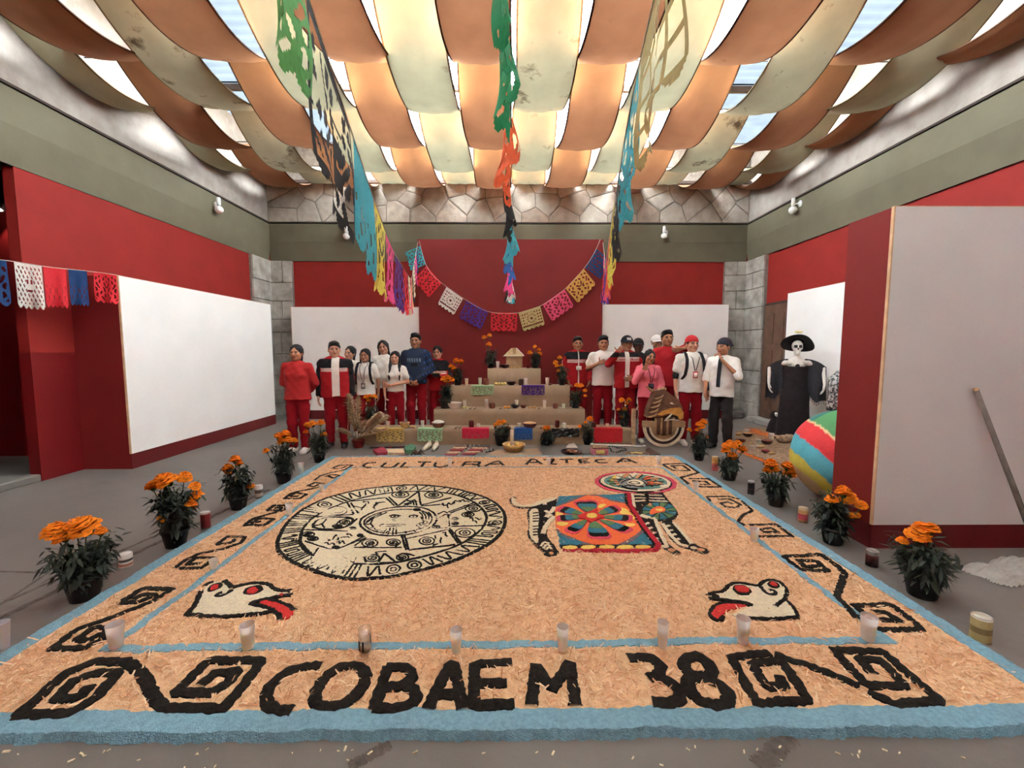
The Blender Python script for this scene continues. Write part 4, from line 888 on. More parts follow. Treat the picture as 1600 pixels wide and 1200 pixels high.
    # --- clothes
    def torso(f, o, hem, arm_end, ao, neck=True):
        f.rc((0, .005, hem-.03), (0, .005, 1.06), (.158 if not fem else .163)*bw+o+.006, (.142 if not fem else .132)*bw+o, .06, 1.36); f.rc((0, .005, 1.06), (0, 0, 1.28), (.142 if not fem else .132)*bw+o, (.158 if not fem else .144)*bw+o, .06, 1.36)
        for q_ in (-1, 1): f.rc((q_*.03, .018, 1.405), (q_*sw*.86, .012, 1.362), .05+o, .046+o, .05)
        f.rc((0, .02, 1.37), (0, .015, 1.39), .06+o*.4, .058+o*.3, .04)
        if fem:
            for s in (-1, 1): f.rc((s*.072, -.07, 1.25), (s*.072, -.075, 1.245), .058+o, .058+o, .05)
        for q in 'ab':
            S, E, Wr = [np.array(p) for p in A[q]]
            if arm_end > 1: f.rc(S, E, .054+ao, .044+ao, .04); f.rc(E, E+(Wr-E)*(arm_end-1), .045+ao, .036+ao*.8, .02)
            elif arm_end > 0: f.rc(S, S+(E-S)*arm_end, .056+ao, .056+ao, .04)
        f.cut(lambda x, y, z: np.where((np.abs(x) < .24) & (y > -.2), hem-z, -1)*np.ones_like(y))
    def garment(name, o, hem, arm_end, ao, col, res=.0105, warp=.0035, cutf=None):
        f = Field(lo, np.maximum(hi, (0, 0, 1.53)), res); torso(f, o, hem, arm_end, ao); f.warp(warp, ph)
        if cutf: f.cut(cutf)
        P, F = f.mesh(); return npmesh(name, P, F, CLOTH, root, True, col(P) if callable(col) else np.tile(np.array(col, float), (len(P), 1)))
    end = {'long': 1.93, 'short': .62, 'roll': 1.15, 'half': .95}
    if coat:
        if inner: garment('shirt', .006, hem+.02, .3, .004, inner)
        garment('jacket', .032, hem, 1.93, .018, coat, .0105, .005, open_)
    else: garment('shirt', .016, hem, end[sleeve], .014 if sleeve != 'long' else .016, top)
    f = Field((-.34, -.22, .04), (.34, .24, 1.06), .0115)
    f.rc((0, .008, .985), (0, .014, .9), .125*bw, .142*bw, .05, 1.4)
    for q in 'ab': h, k, an = L[q]; f.rc(h, k, .084*bw, .074, .05); f.rc(k, (an[0], an[1], .11), .078, .066, .03)
    f.warp(.0045, ph+1, 26)
    def pc(P):
        side = np.abs(P[:, 0])-np.interp(P[:, 2], [.09, .48, .9], [.105, .1, .085*bw]); w = np.interp(P[:, 2], [.09, .48, .85, .95], [.058, .07, .09, .2])
        return P_select(P, pants, ((side > w) & (np.abs(P[:, 1]) < .028) & (P[:, 2] < .84), stripe)) if stripe else np.tile(np.array(pants, float), (len(P), 1))
    P, F = f.mesh(); npmesh('trousers', P, F, CLOTH, root, True, pc(P))
    for q, s in (('a', -1), ('b', 1)):
        an = L[q][2]; f = Field((an[0]-.09, -.24, -.002), (an[0]+.09, .15, .16), .008); f.rc((an[0], .045, .05), (an[0]+s*.02, -.125, .034), .05, .042, .03); f.rc((an[0], .02, .05), (an[0], .02, .1), .048, .045, .03); f.rc((an[0]+s*.02, -.14, .03), (an[0]+s*.02, -.145, .03), .038, .038, .03); f.cut(lambda x, y, z: .003-z+0*x+0*y)
        P, F = f.mesh(); npmesh('shoe', P, F, SHOE, root, True, P_select(P, shoe, (P[:, 2] < .022, (206, 202, 196))))
    # --- hair or cap
    f = Field((-.14, -.21, -.36), (.14, .2, .27), .0062); hm = HAIRM; nm = 'hair'
    cap = hair if isinstance(hair, dict) else None
    f.el((0, .028, .142), (.087, .106, .1), .01)
    if hair == 'short' or cap: f.el((0, -.03, .206), (.066, .062, .036), .03) if not cap else None; f.cut(lambda x, y, z: np.maximum((.108-.86*y-np.where(np.abs(x) > .06, .014, 0)-z)*.75, .048-z))
    else: f.el((0, .034, .138), (.09, .107, .103), .01); f.cut(lambda x, y, z: np.where(y < .012, .06*(1-np.sqrt((x/(.052+.02*np.clip((.1-z)*8, 0, 1)))**2+((z-.08)/(.112-.02*np.abs(x)/.05))**2)), -.1))
    if hair in ('long', 'tail', 'tresses'):
        f.rc((0, .07, .12), (0, .085, .0), .066, .06, .03)
        if hair == 'long': f.rc((0, .08, .05), (0, .085, -.14), .07, .055, .03, 1.5); [f.rc((s*.078, .01, .15), (s*.083, .0, -.07), .02, .017, .02) for s in (-1, 1)]
        if hair == 'tail': f.cut(lambda x, y, z: np.where((z < .1), np.minimum(.02-y, .02), -.1)+0*x); f.rc((-.03, .11, .1), (-.1, .1, -.08), .03, .022, .03); f.rc((-.1, .1, -.08), (-.125, .06, -.17), .022, .012, .02)
        if hair == 'tresses':
            for s in (-1, 1): f.rc((s*.074, .01, .15), (s*.084, -.03, -.02), .02, .026, .02); f.rc((s*.084, -.03, -.02), (s*.09, -.115, -.23), .026, .02, .02); f.rc((s*.09, -.115, -.23), (s*.092, -.12, -.29), .02, .012, .02)
    if hair == 'bun': f.el((0, .12, .2), (.045, .045, .045), .02)
    f.warp(.003, ph, 60); P, F = f.mesh(); npmesh(nm, HT(P), F, hm, root, True)
    if cap:
        f = Field((-.13, -.24, .08), (.13, .25, .27), .006); f.el((0, .024, .142), (.0935, .113, .104), .01); cz = .142; f.cut(lambda x, y, z: cz-.12*(y+.05)-z+0*x)
        s = 1 if cap.get('back') else -1; yb = .1 if s > 0 else -.075; tl = -.02
        for u in (0, .03, .055): f.rc((-.05+u*.3, yb+s*(.03+u), .146+tl*(u*8)), (.05-u*.3, yb+s*(.03+u), .146+tl*(u*8)), .022, .022, .02) if False else None
        f.cut(lambda x, y, z: np.full_like(x+y+z, -1)); g = cap['rgb']
        P, F = f.mesh(); fr = cap.get('patch'); c = P_select(P, g, ((P[:, 1] < -.05) & (abs(P[:, 0]) < .035) & (P[:, 2] > .165) & (P[:, 2] < .205), fr or g))
        co = npmesh('cap', HT(P), F, CLOTH, root, True, c)
        V = []; Fq = []; nn, mm = 12, 4
        for e in (0, 1):
            for j in range(mm+1):
                for k in range(nn+1):
                    a = -PI*.42+PI*.84*k/nn; r0 = .088+.002; rr = j/mm; x_ = math.sin(a)*(r0+.006*rr); y_ = math.cos(a)*(.098+.075*rr*max(.15, math.cos(a))); V.append((x_, .02+s*y_, .148-.02*rr-.018*abs(math.sin(a))*0-(x_**2)*2.2*rr+(.006 if e else 0)))
        q = (mm+1)*(nn+1)
        for j in range(mm):
            for k in range(nn): a = j*(nn+1)+k; Fq += [(a, a+1, a+nn+2, a+nn+1), (q+a, q+a+nn+1, q+a+nn+2, q+a+1)]
        for k in range(nn): a = mm*(nn+1)+k; Fq.append((a, a+1, q+a+1, q+a))
        npmesh('cap_brim', HT(np.array(V)), Fq, CLOTH, root, True, np.tile(np.array(cap.get('brim', g), float), (len(V), 1)))
    if coll:                                           # collar band or turtleneck roll
        b = MB(); n = 18; prof = [(.068, .0), (.074, .012), (.07, coll[1]*.6), (.064, coll[1])]
        b.lathe(prof, n, cap=False, M=Matrix.Translation((0, .015, 1.395)) @ Matrix.Rotation(.2, 4, 'X')); npmesh('collar', np.array(b.v), np.array(b.f), CLOTH, root, True, np.tile(np.array(coll[0], float), (len(b.v), 1)))
    if hood:
        b = MB(); pts = [(.105*math.sin(a), .05-.075*math.cos(a)*-1+.0, 1.43+.015*math.cos(a)) for a in [PI*(-.85)+i*PI*1.7/12 for i in range(13)]]
        b.tube(pts, .035, 8, rs=[.02]+[.034]*11+[.02]); npmesh('hood', np.array(b.v), [f_ for f_ in b.f if len(f_) == 4], CLOTH, root, True, np.tile(np.array(hood, float), (len(b.v), 1)))
    root['_A'] = 0; del root['_A']
    return root, A, HT
def ribbon(mb, pts, w, n=(0, -1, 0)):
    V = []; F = []
    for i, p in enumerate(pts):
        a = Vector(pts[max(0, i-1)]); b = Vector(pts[min(len(pts)-1, i+1)]); t = (b-a).normalized(); s = t.cross(Vector(n)).normalized()*w*.5; q = Vector(p); V += [q-s, q+s]
    for i in range(len(pts)-1): F.append((2*i, 2*i+1, 2*i+3, 2*i+2))
    for i in range(len(pts)): V += [Vector(V[2*i])+Vector(n)*.003, Vector(V[2*i+1])+Vector(n)*.003]
    o = len(pts)*2
    for i in range(len(pts)-1): F.append((o+2*i+1, o+2*i, o+2*i+2, o+2*i+3))
    return mb.add(V, F)
def chest_y(x, z, fem, off=.035): return -((.155 if z > 1.2 else .15)/1.42*math.sqrt(max(.05, 1-(x/.19)**2))+off+(.035 if fem and 1.17 < z < 1.33 else 0))
def lanyard(p, strap, badge, fem=False, zb=1.09, off=.03, bw_=.075):
    root = p[0]; b = MB()
    for s in (-1, 1):
        pts = [(s*.062, -.03, 1.46), (s*.064, -.07, 1.41)]+[(s*.055*(1-t)+s*.008*t, chest_y(.04, 1.38+(zb+.06-1.38)*t, fem, off)-.012, 1.38+(zb+.06-1.38)*t) for t in (0, .25, .5, .75, 1)]
        ribbon(b, pts, .014)
    st = npmesh('lanyard', np.array([tuple(v) for v in b.v]), b.f, WOVEN, root, True, np.tile(np.array(strap, float), (len(b.v), 1)))
    y = chest_y(0, zb, fem, off)-.016; b = MB(); b.box((-bw_/2, y-.006, zb-.05), (bw_/2, y, zb+.05), bev=.003); v = np.array(b.v); npmesh('badge', v, b.f, SHOE, st, False, np.tile(np.array(badge[0], float), (len(v), 1)))
    b = MB(); b.box((-bw_*.36, y-.009, zb-.034), (bw_*.36, y-.005, zb+.03)); v = np.array(b.v); npmesh('badge_card', v, b.f, SHOE, st, False, np.tile(np.array(badge[1], float), (len(v), 1)))
def straps(p, col, fem=False, x0=.12):
    for s in (-1, 1):
        b = MB(); pts = [(s*x0, .09, 1.38), (s*x0, .03, 1.475), (s*x0, -.05, 1.45), (s*(x0+.005), -.125, 1.36), (s*(x0+.015), -.148, 1.25), (s*(x0+.03), -.13, 1.12), (s*(x0+.05), -.06, 1.04)]
        ribbon(b, pts, .05); npmesh('backpack_strap', np.array([tuple(v) for v in b.v]), b.f, WOVEN, p[0], True, np.tile(np.array(col, float), (len(b.v), 1)))
def team(yoke=1.3, sleeves=BLK, base=RED, st=(1.255, 1.275, 1.295)):
    def f(P):
        x, y, z = P.T; ax = np.abs(x); arm = ax > .215
        r = [((z > yoke), BLK), (arm & (z < 1.37), sleeves)]
        for q in st: r.append(((abs(z-q) < .0052) & (ax < .2), WHT))
        r += [(arm & (abs(y-.02) < .012) & (z < 1.3), WHT if sleeves == RED else RED), ((z > 1.45), base)]
        return P_select(P, base, *r)
    return f
wedge = lambda x0, x1, zt: (lambda x, y, z: np.where((y < .0), np.minimum(np.minimum(x-x0, x1-x), .02), -.3)+0*z)
fist = dict(curl=1.35, thumb='in')
def by(px, pxtop, Y): p = at(px, pxtop, Y); return p.x, p.z
def put(px, head_y, Y, **k):
    x, H = by(px, head_y, Y); return person(X=x, Y=Y, H=H, **k)
BH = {'a': ((-.255, .07, 1.12), (-.1, .175, .97)), 'b': ((.255, .07, 1.12), (.1, .175, .97))}
BHh = {q: dict(d=(s, .1, -.4), t=(0, .2, 1), n=(0, -1, 0), curl=.5) for q, s in (('a', 1), ('b', -1))}
p1 = put(462, 541, 6.3, label='girl in a red turtleneck sweater with hands behind her back', fem=True, tone=1, bw=1.2, hair='tail', head=(.12, 0, 0), arms=BH, hands=BHh, top=(158, 36, 36), coll=((152, 30, 32), .085), hem=.86, legs=(0, -.02))
p2 = put(522, 536, 6.62, label='stout boy in open red and black track jacket over a white shirt', tone=2, bw=1.2, head=(.2, 0, 0), coat=team(), inner=WHT, open_=wedge(-.03, .085, 0), hem=.83, yaw=.22, shoe=BLK, coll=(RED, .05))
p3 = put(545, 543, 7.6, label='girl with black lanyard in white polo behind the stout boy', fem=True, tone=2, hair='tail', head=(-.15, 0, .12), top=WHT, sleeve='short'); lanyard(p3, BLK, (BLK, WHT), True, 1.13)
p4 = put(570, 547, 7.4, label='girl with straps on white polo and badge, behind the pampas grass', fem=True, tone=3, hair='long', top=WHT, sleeve='short'); lanyard(p4, (120, 116, 110), (BLK, WHT), True, 1.02); straps(p4, BLK, True)
p5 = put(600, 534, 7.9, label='tall woman in plain white tee tilting her head', fem=True, tone=2, bw=1.1, hair='long', head=(.1, 0, -.15), top=WHT, sleeve='short')
p6 = put(617, 551, 7.45, label='girl in white polo holding her arm with long tresses in front', fem=True, tone=2, hair='tresses', head=(.08, 0, 0), top=WHT, sleeve='short', hem=.93,
         arms={'a': ((-.24, .01, 1.1), (-.19, -.1, .88)), 'b': ((.25, -.02, 1.12), (-.06, -.2, 1.06))}, hands={'b': dict(d=(-1, .1, -.1), t=(0, -.2, 1), n=(0, 1, 0), curl=.7), 'a': dict(curl=.5)})
p7 = put(649, 523, 7.75, label='tall boy in navy hoodie with clasped hands', tone=1, bw=1.08, head=(0, 0, 0), hood=(36, 44, 62), hem=.87,
         top=lambda P: P_select(P, (40, 48, 66), ((P[:, 1] < -.08) & (abs(P[:, 2]-1.27) < .035) & (abs(P[:, 0]) < .12) & (np.sin(P[:, 0]*150) > -.3), (112, 128, 140)), ((np.sin(P[:, 2]*60+P[:, 0]*40)*np.sin(P[:, 0]*70) > .5) & (P[:, 0] > .12), (52, 82, 140)), ((P[:, 1] < -.08) & (abs(P[:, 2]-1.19) < .025) & (abs(P[:, 0]) < .05), BLK)),
         arms={'a': ((-.27, .0, 1.13), (-.06, -.18, .93)), 'b': ((.27, .0, 1.13), (.06, -.18, .93))}, hands={'a': dict(d=(.6, -.2, -.7), t=(.3, -.9, .2), n=(.5, .6, .3), curl=.7), 'b': dict(d=(-.6, -.2, -.7), t=(-.3, -.9, .2), n=(-.5, .6, .3), curl=.7)})
p8 = put(683, 543, 7.95, label='smiling girl in red and black track jacket holding a phone', fem=True, tone=2, hair='bun', coat=team(1.235, BLK, RED, (1.185, 1.205, 1.225)), hem=.84, coll=(RED, .05),
         arms={'a': ((-.25, -.0, 1.12), (-.03, -.21, 1.15)), 'b': ((.25, -.0, 1.12), (.06, -.21, 1.14))}, hands={'a': dict(d=(.9, -.2, .3), t=(0, -.2, 1), n=(.1, 1, 0), curl=.6), 'b': dict(d=(-.9, -.2, .2), t=(0, -.2, 1), n=(-.1, 1, 0), curl=.6)})
p9 = put(903, 528, 8.1, label='boy in closed red track jacket with name badge beside the altar', tone=1, bw=1.05, coat=team(1.31, RED), inner=WHT, open_=wedge(-.012, .012, 0), hem=.84, coll=(RED, .06), head=(-.08, 0, 0),
         arms={'a': ((-.255, .05, 1.11), (-.2, -.1, .93)), 'b': ((.255, .05, 1.11), (.2, -.1, .93))})
b = MB(); b.box((-.05, -.168, 1.12), (.045, -.162, 1.19), M=Matrix.Rotation(.0, 4, 'Y')); npmesh('name_badge', np.array(b.v), b.f, SHOE, p9[0], False, np.tile(np.array(WHT, float), (8, 1)))
p10 = put(943, 527, 7.75, label='boy in white polo with dark red collar giving a thumbs up', tone=1, bw=1.12, top=WHT, sleeve='short', coll=((140, 30, 36), .04), head=(-.1, 0, 0), hem=.86,
          arms={'a': ((-.27, -.02, 1.15), (-.12, -.22, 1.25)), 'b': HUD['b']}, hands={'a': dict(d=(.8, -.3, .35), t=(-.2, 0, 1), n=(.3, 1, 0), curl=1.4, thumb='up')})
p11 = put(979, 527, 7.4, label='boy in black and white cap and open red jacket pointing', tone=1, bw=1.05, hair=dict(rgb=(34, 32, 34), patch=(214, 210, 204)), head=(.05, .0, .1), coat=team(1.37, RED, RED, (1.31, 1.335, 1.36)), inner=WHT, open_=wedge(-.045, .03, 0), hem=.84, coll=(RED, .05),
          arms={'a': ((-.31, -.08, 1.26), (-.21, -.24, 1.44)), 'b': ((.29, -.02, 1.15), (.05, -.23, 1.03))}, hands={'a': dict(d=(.5, -.3, .7), t=(-.3, 0, 1), n=(.6, .6, -.2), curl=1.1, thumb='up'), 'b': dict(d=(-.9, -.2, -.2), t=(0, -.2, 1), n=(-.2, 1, 0), curl=.8)})
p12 = put(998, 531, 8.0, label='person in black cap and dark clothes half hidden behind the pink girl', tone=3, skin=(96, 62, 48), hair=dict(rgb=(36, 32, 32)), top=(38, 34, 34), sleeve='long', pants=(60, 20, 24))
p13 = put(1014, 549, 6.95, label='girl in pink hoodie with dark badge raising a hand sign', fem=True, tone=1, bw=1.12, hair='long', head=(.1, 0, .18), top=PINK, hood=PINK, hem=.86,
          arms={'a': ((-.26, -.06, 1.15), (-.17, -.23, 1.35)), 'b': ((.25, .0, 1.11), (.19, -.14, .94))}, hands={'a': dict(d=(.35, -.2, .9), t=(.9, 0, -.3), n=(0, -1, 0), curl=.5), 'b': dict(curl=.8)}); lanyard(p13, (110, 40, 60), ((44, 36, 40), (60, 50, 54)), True, 1.07, .04, .1)
p14 = put(1027, 526, 8.2, label='boy in white cap and white shirt behind the pink girl, thumb up', tone=1, hair=dict(rgb=(224, 222, 216)), top=WHT, sleeve='short', head=(.1, 0, 0), arms={'a': HUD['a'], 'b': ((.25, -.04, 1.13), (.12, -.23, 1.28))}, hands={'b': dict(d=(-.7, -.3, .4), t=(.2, 0, 1), n=(-.3, 1, 0), curl=1.4, thumb='up')}); straps(p14, BLK)
p15 = put(1043, 518, 7.5, label='tallest boy in red tee with his elbow raised and hand at his chin', tone=1, hair='short', top=(156, 28, 34), sleeve='short', head=(-.1, 0, 0), hem=.82, arms={'a': ((-.24, .0, 1.1), (-.2, -.16, .94)), 'b': ((.37, -.07, 1.47), (.13, -.23, 1.42))}, hands={'b': dict(d=(-.9, -.2, -.2), t=(0, -.3, 1), n=(-.3, .9, 0), curl=.9)})
p16 = put(1082, 527, 6.8, label='boy in white polo and backwards red cap with black arm sleeves', tone=2, bw=1.12, hair=dict(rgb=(166, 40, 44), back=True), head=(.05, 0, 0), top=WHT, sleeve='short', hem=.84, coll=(WHT, .035)); lanyard(p16, (96, 92, 88), ((196, 64, 52), WHT), False, 1.12); straps(p16, BLK)
for q, e in (('a', .25), ('b', .95)):
    S, E, Wr = [np.array(v) for v in p16[1][q]]; f = Field(np.minimum(S, Wr)-.1, np.maximum(S, Wr)+.1, .01); f.rc(S+(E-S)*.5, E, .05, .045, .02); f.rc(E, E+(Wr-E)*e, .044, .034, .02); P, F = f.mesh(); npmesh('arm_sleeve', P, F, CLOTH, p16[0], True, np.tile(np.array((40, 36, 36), float), (len(P), 1)))
p17 = put(1131, 531, 6.47, label='boy in white dress shirt, black tie and black cap, hand at his mouth', yaw=-.75, tone=1, hair=dict(rgb=(46, 46, 52), back=True), head=(-.35, .05, 0), top=WHT, sleeve='roll', pants=(40, 35, 34), stripe=None, shoe=BLK, hem=.83, coll=(WHT, .04),
          arms={'b': ((.26, -.13, 1.15), (.06, -.245, 1.39)), 'a': ((-.24, .0, 1.1), (-.2, -.14, .9))}, hands={'b': dict(d=(-.4, .15, .8), t=(-.3, .9, 0), n=(-.6, .2, -.5), curl=.8), 'a': dict(curl=.5)})
b = MB(); ribbon(b, [(0, -.09, 1.44), (0, -.135, 1.38), (0, -.155, 1.28), (-.01, -.16, 1.1), (-.015, -.15, .98)], .055); npmesh('tie', np.array([tuple(v) for v in b.v]), b.f, WOVEN, p17[0], True, np.tile(np.array((34, 32, 34), float), (len(b.v), 1)))
ph = thing('phone', 'small black phone in the hands of the smiling girl', 'phone', Vector(p8[0].location)+Vector((.015, -.275, 1.16))*p8[0].scale.x)
MB().box((-.07, -.006, -.035), (.07, .004, .035), bev=.003).build('case', mat('black_plastic', (26, 26, 28), .35, .05, 5, spec=.5), ph); MB().box((-.062, .004, -.03), (.062, .0055, .03)).build('screen', mat('dark_glass', (14, 15, 18), .1, .02, 5, spec=.6), ph)
# ================================================================ potted marigolds, pampas grass
M_pot = mat('black_nursery_plastic', (34, 31, 30), .45, .15, 6, .05, 40, spec=.4); M_soil = mat('dark_soil', (58, 44, 34), .95, .3, 30, .8, 60)
M_leaf = vmat('marigold_leaf', .6, .1, 60, .3, .25, 12, .2); M_flower = vmat('marigold_petals', .8, .1, 80, .1, .12, 20, .25); M_stemg = mat('green_stem', (70, 84, 52), .7, .15, 10)
def flower_mesh(seed, r=.04):
    q = random.Random(seed); mb = MB()
    mb.lathe([(.004, -.024), (.012, -.016), (.016, -.002)], 8, col=(86, 104, 58))
    rings = [(-.1, 16, 1.0), (.18, 16, .98), (.45, 14, .9), (.72, 12, .76), (.98, 10, .58), (1.22, 7, .38), (1.45, 5, .24)]
    for el, n, rad in rings:
        for i in range(n):
            a = 2*PI*(i+q.random()*.5)/n; e = el+q.uniform(-.08, .08); R = r*rad*q.uniform(.9, 1.08); z = r*.88*math.sin(max(el, 0))+q.uniform(-.003, .003)
            d = Vector((math.cos(a), math.sin(a), 0)); t = Vector((-math.sin(a), math.cos(a), 0)); w = r*q.uniform(.26, .36)
            b0 = d*R*.35+Vector((0, 0, z-.008)); m0 = d*R*.8+Vector((0, 0, z+.004)); t0 = d*R+Vector((0, 0, z-.002+r*.12*math.sin(e)))
            k = q.uniform(.86, 1.06); c1 = (222*k, 104*k, 28*k); c2 = (min(255, 250*k), 146*k, 40*k); o = len(mb.v)
            mb.add([b0-t*w*.4, b0+t*w*.4, m0-t*w, m0+t*w, t0-t*w*.7+Vector((0, 0, q.uniform(-.004, .004))), t0+t*w*.7+Vector((0, 0, q.uniform(-.004, .004)))], [(0, 1, 3, 2), (2, 3, 5, 4)]); mb.c[o:] = [c1, c1, c2, c2, c2, c2]
    me = bpy.data.meshes.new('flower'); me.from_pydata(mb.v, [], mb.f); put_col(me, np.array(mb.c)); me.materials.append(M_flower); return me
FL = [flower_mesh(i) for i in range(4)]
def foliage_mesh(seed, h, spread, n, base=.0):
    q = random.Random(seed); mb = MB(); stems = []
    for i in range(13):
        a = q.uniform(0, 6.3); R = spread*q.uniform(.25, 1); top = Vector((math.cos(a)*R, math.sin(a)*R, h*q.uniform(.72, 1))); stems.append((Vector((math.cos(a)*.02, math.sin(a)*.02, base)), top))
        mb.tube([stems[-1][0], stems[-1][0].lerp(top, .5)+Vector((0, 0, .02)), top], .003, 5, (72, 86, 54))
    for _ in range(int(n*1.7)):
        s0, s1 = q.choice(stems); t = q.uniform(.1, 1); p = s0.lerp(s1, t)+Vector((q.gauss(0, .026), q.gauss(0, .026), q.gauss(0, .016))); a = q.uniform(0, 6.3); el = q.uniform(-.9, .45); L = q.uniform(.04, .085)*(1.15-.3*t); w = L*q.uniform(.11, .2)
        d = Vector((math.cos(a)*math.cos(el), math.sin(a)*math.cos(el), math.sin(el))); sd = Vector((-math.sin(a), math.cos(a), q.uniform(-.3, .3))).normalized(); dr = Vector((0, 0, -L*q.uniform(.1, .45)))
        k = q.uniform(.6, 1.25); c = (50*k, 56*k, 44*k); o = len(mb.v)
        mb.add([p, p+d*L*.45+sd*w, p+d*L*.45-sd*w, p+d*L*.8+sd*w*.8+dr*.5, p+d*L*.8-sd*w*.8+dr*.5, p+d*L*1.15+dr], [(0, 2, 1), (1, 2, 4, 3), (3, 4, 5)], c)
    me = bpy.data.meshes.new('foliage'); me.from_pydata(mb.v, [], mb.f); put_col(me, np.array(mb.c)); me.materials.append(M_leaf); return me, stems
def pot_part(parent, r, h, m=None):
    MB().lathe([(r*.72, 0), (r*.74, .003), (r*.96, h-.025), (r*1.04, h-.024), (r*1.05, h-.002), (r*1.0, h), (r*.94, h-.012), (r*.9, h-.03)], 22).build('pot', m or M_pot, parent, True); MB().lathe([(r*.92, h-.04), (r*.5, h-.026), (.005, h-.02)], 16).build('soil', M_soil, parent, True)
def marigold(label, loc, H, r, seed, flowers, spread=.11, n=420, fsize=1, lean=(0, 0)):
    """H: top of foliage; flowers: (dx, dz fraction, dy, size)"""
    t = thing('potted_marigold', label, 'potted plant', loc, 0, 'potted marigolds'); ph_ = r*1.55; pot_part(t, r, ph_)
    me, st = foliage_mesh(seed, H, spread, n, ph_-.03); o = bpy.data.objects.new('foliage', me); COL.objects.link(o); o.parent = t; o['kind'] = 'stuff'; q = random.Random(seed+50)
    sm = MB()
    for i, (dx, z, dy, sz) in enumerate(flowers):
        f = bpy.data.objects.new('flower', FL[(i+seed) % 4]); COL.objects.link(f); f.parent = t; f.location = (dx, dy, z); f.scale = (sz*fsize,)*3; f.rotation_euler = (q.uniform(-.1, .5), q.uniform(-.4, .4), q.uniform(0, 6)); sm.tube([(dx*.3, dy*.3, ph_), (dx*.75, dy*.75, z*.7+ph_*.2), (dx, dy, z-.015)], .0035, 5)
    if flowers: sm.build('flower_stem', M_stemg, t)
    return t
def pl(px, py, **k): p = fl(px, py); return dict(loc=(p.x, p.y, 0), **k)
def px2m(py): return 1.55/fl(800, py).y*0+fl(800, py).y/FPX        # metres per picture pixel at a floor row
def potted(label, px, py, ptop, potw, fls, seed, spread=None, n=420, fs=1):
    """px,py: foot of the pot in the photograph, ptop: top of foliage row, flowers given as picture points"""
    k = px2m(py-8); base = fl(px, py-potw*.12); r = potw*k*.5; fl_ = []
    for x, y, s in fls: fl_.append(((x-px)*k, (py-potw*.12-y)*k*1.0, random.uniform(-.05, .05), s*k/.04/1.65))
    return marigold(label, base, (py-ptop)*k, r, seed, fl_, spread or potw*k*.62, n, fs)
potted('marigold in black pot at the left front corner, with four big orange heads on top', 133, 940, 838, 50, [(97, 826, 30), (124, 820, 30), (148, 817, 34), (170, 824, 16), (110, 832, 24)], 1, .15, 520)
potted('tall marigold in black pot beside the red can on the left', 275, 857, 750, 37, [(248, 756, 18), (262, 748, 22), (277, 745, 24), (290, 745, 18), (310, 757, 14), (311, 773, 16), (307, 784, 14), (263, 806, 14), (298, 795, 10)], 2, .16, 520)
potted('marigold with two tall orange heads, third pot from the left front corner', 373, 798, 728, 27, [(376, 716, 14), (363, 730, 14), (358, 738, 12), (389, 763, 11), (376, 724, 10)], 3, .12, 420)
potted('marigold in black pot in front of the girl in red', 444, 757, 692, 24, [(436, 684, 13), (449, 680, 14), (455, 688, 12), (443, 690, 12), (421, 704, 9), (460, 690, 10)], 4, .13, 420)
potted('marigold in black pot at the feet of the stout boy', 499, 724, 672, 18, [(483, 666, 10), (491, 664, 11), (502, 663, 11), (507, 681, 9), (478, 677, 7)], 5, .11, 360)
potted('marigold at the right front corner before the grey board, with three big heads', 1440, 936, 845, 50, [(1432, 824, 26), (1420, 830, 24), (1438, 836, 28), (1405, 842, 14), (1447, 822, 20)], 6, .16, 560)
potted('marigold in black pot standing against the red end of the grey board', 1301, 852, 770, 34, [(1288, 776, 16), (1310, 766, 20), (1322, 776, 20), (1337, 786, 15), (1319, 800, 10), (1334, 803, 10)], 7, .14, 480)
potted('marigold in black pot beside the big painted ball', 1212, 793, 738, 26, [(1198, 724, 17), (1222, 727, 15), (1210, 734, 12), (1229, 738, 15), (1197, 735, 12), (1236, 743, 11)], 8, .13, 420)
potted('marigold with round orange heads in front of the boy in dress shirt', 1139, 752, 712, 24, [(1131, 697, 11), (1140, 695, 12), (1149, 693, 11), (1132, 704, 12), (1156, 702, 11), (1143, 713, 12), (1137, 692, 10)], 9, .11, 380)
potted('marigold in black pot between the striped shield and the boy in dress shirt', 1092, 721, 676, 17, [(1088, 664, 9), (1097, 661, 10), (1094, 667, 9), (1076, 673, 7), (1087, 673, 6), (1105, 685, 5)], 10, .1, 360)
def altar_pot(label, px, py, Y, Z, ptop, potw, fls, seed, n=260):
    k = Y/FPX; x = at(px, py, Y).x; fl_ = [((a-px)*k, (py-b)*k, random.uniform(-.03, .03), s*k/.066) for a, b, s in fls]
    return marigold(label, (x, Y, Z), (py-ptop)*k, potw*k*.5, seed, fl_, potw*k*.6, n)
TIERS = [(6.8, .262, -2.42, 2.04), (7.15, .535, -1.29, 1.31), (7.5, .909, -1.06, 1.10), (7.85, 1.205, -.4, .6)]
TZ = [t[1] for t in TIERS]; TY = [t[0] for t in TIERS]
altar_pot('tall marigold with three heads on the left of the top step', 767, 575, 8.0, TZ[3], 545, 11, [(757, 528, 7), (765, 525, 6.5), (764, 539, 8)], 11)
altar_pot('marigold on the right of the top step beside the straw house', 837, 575, 8.0, TZ[3], 548, 10, [(836, 542, 5.5), (828, 552, 7.5), (842, 547, 6), (843, 553, 7)], 12)
altar_pot('marigold at the left end of the third step, beside the smiling girl', 715, 603, 7.65, TZ[2], 575, 13, [(714, 566, 9), (721, 567, 8), (705, 574, 7), (710, 577, 7), (714, 586, 5)], 13)
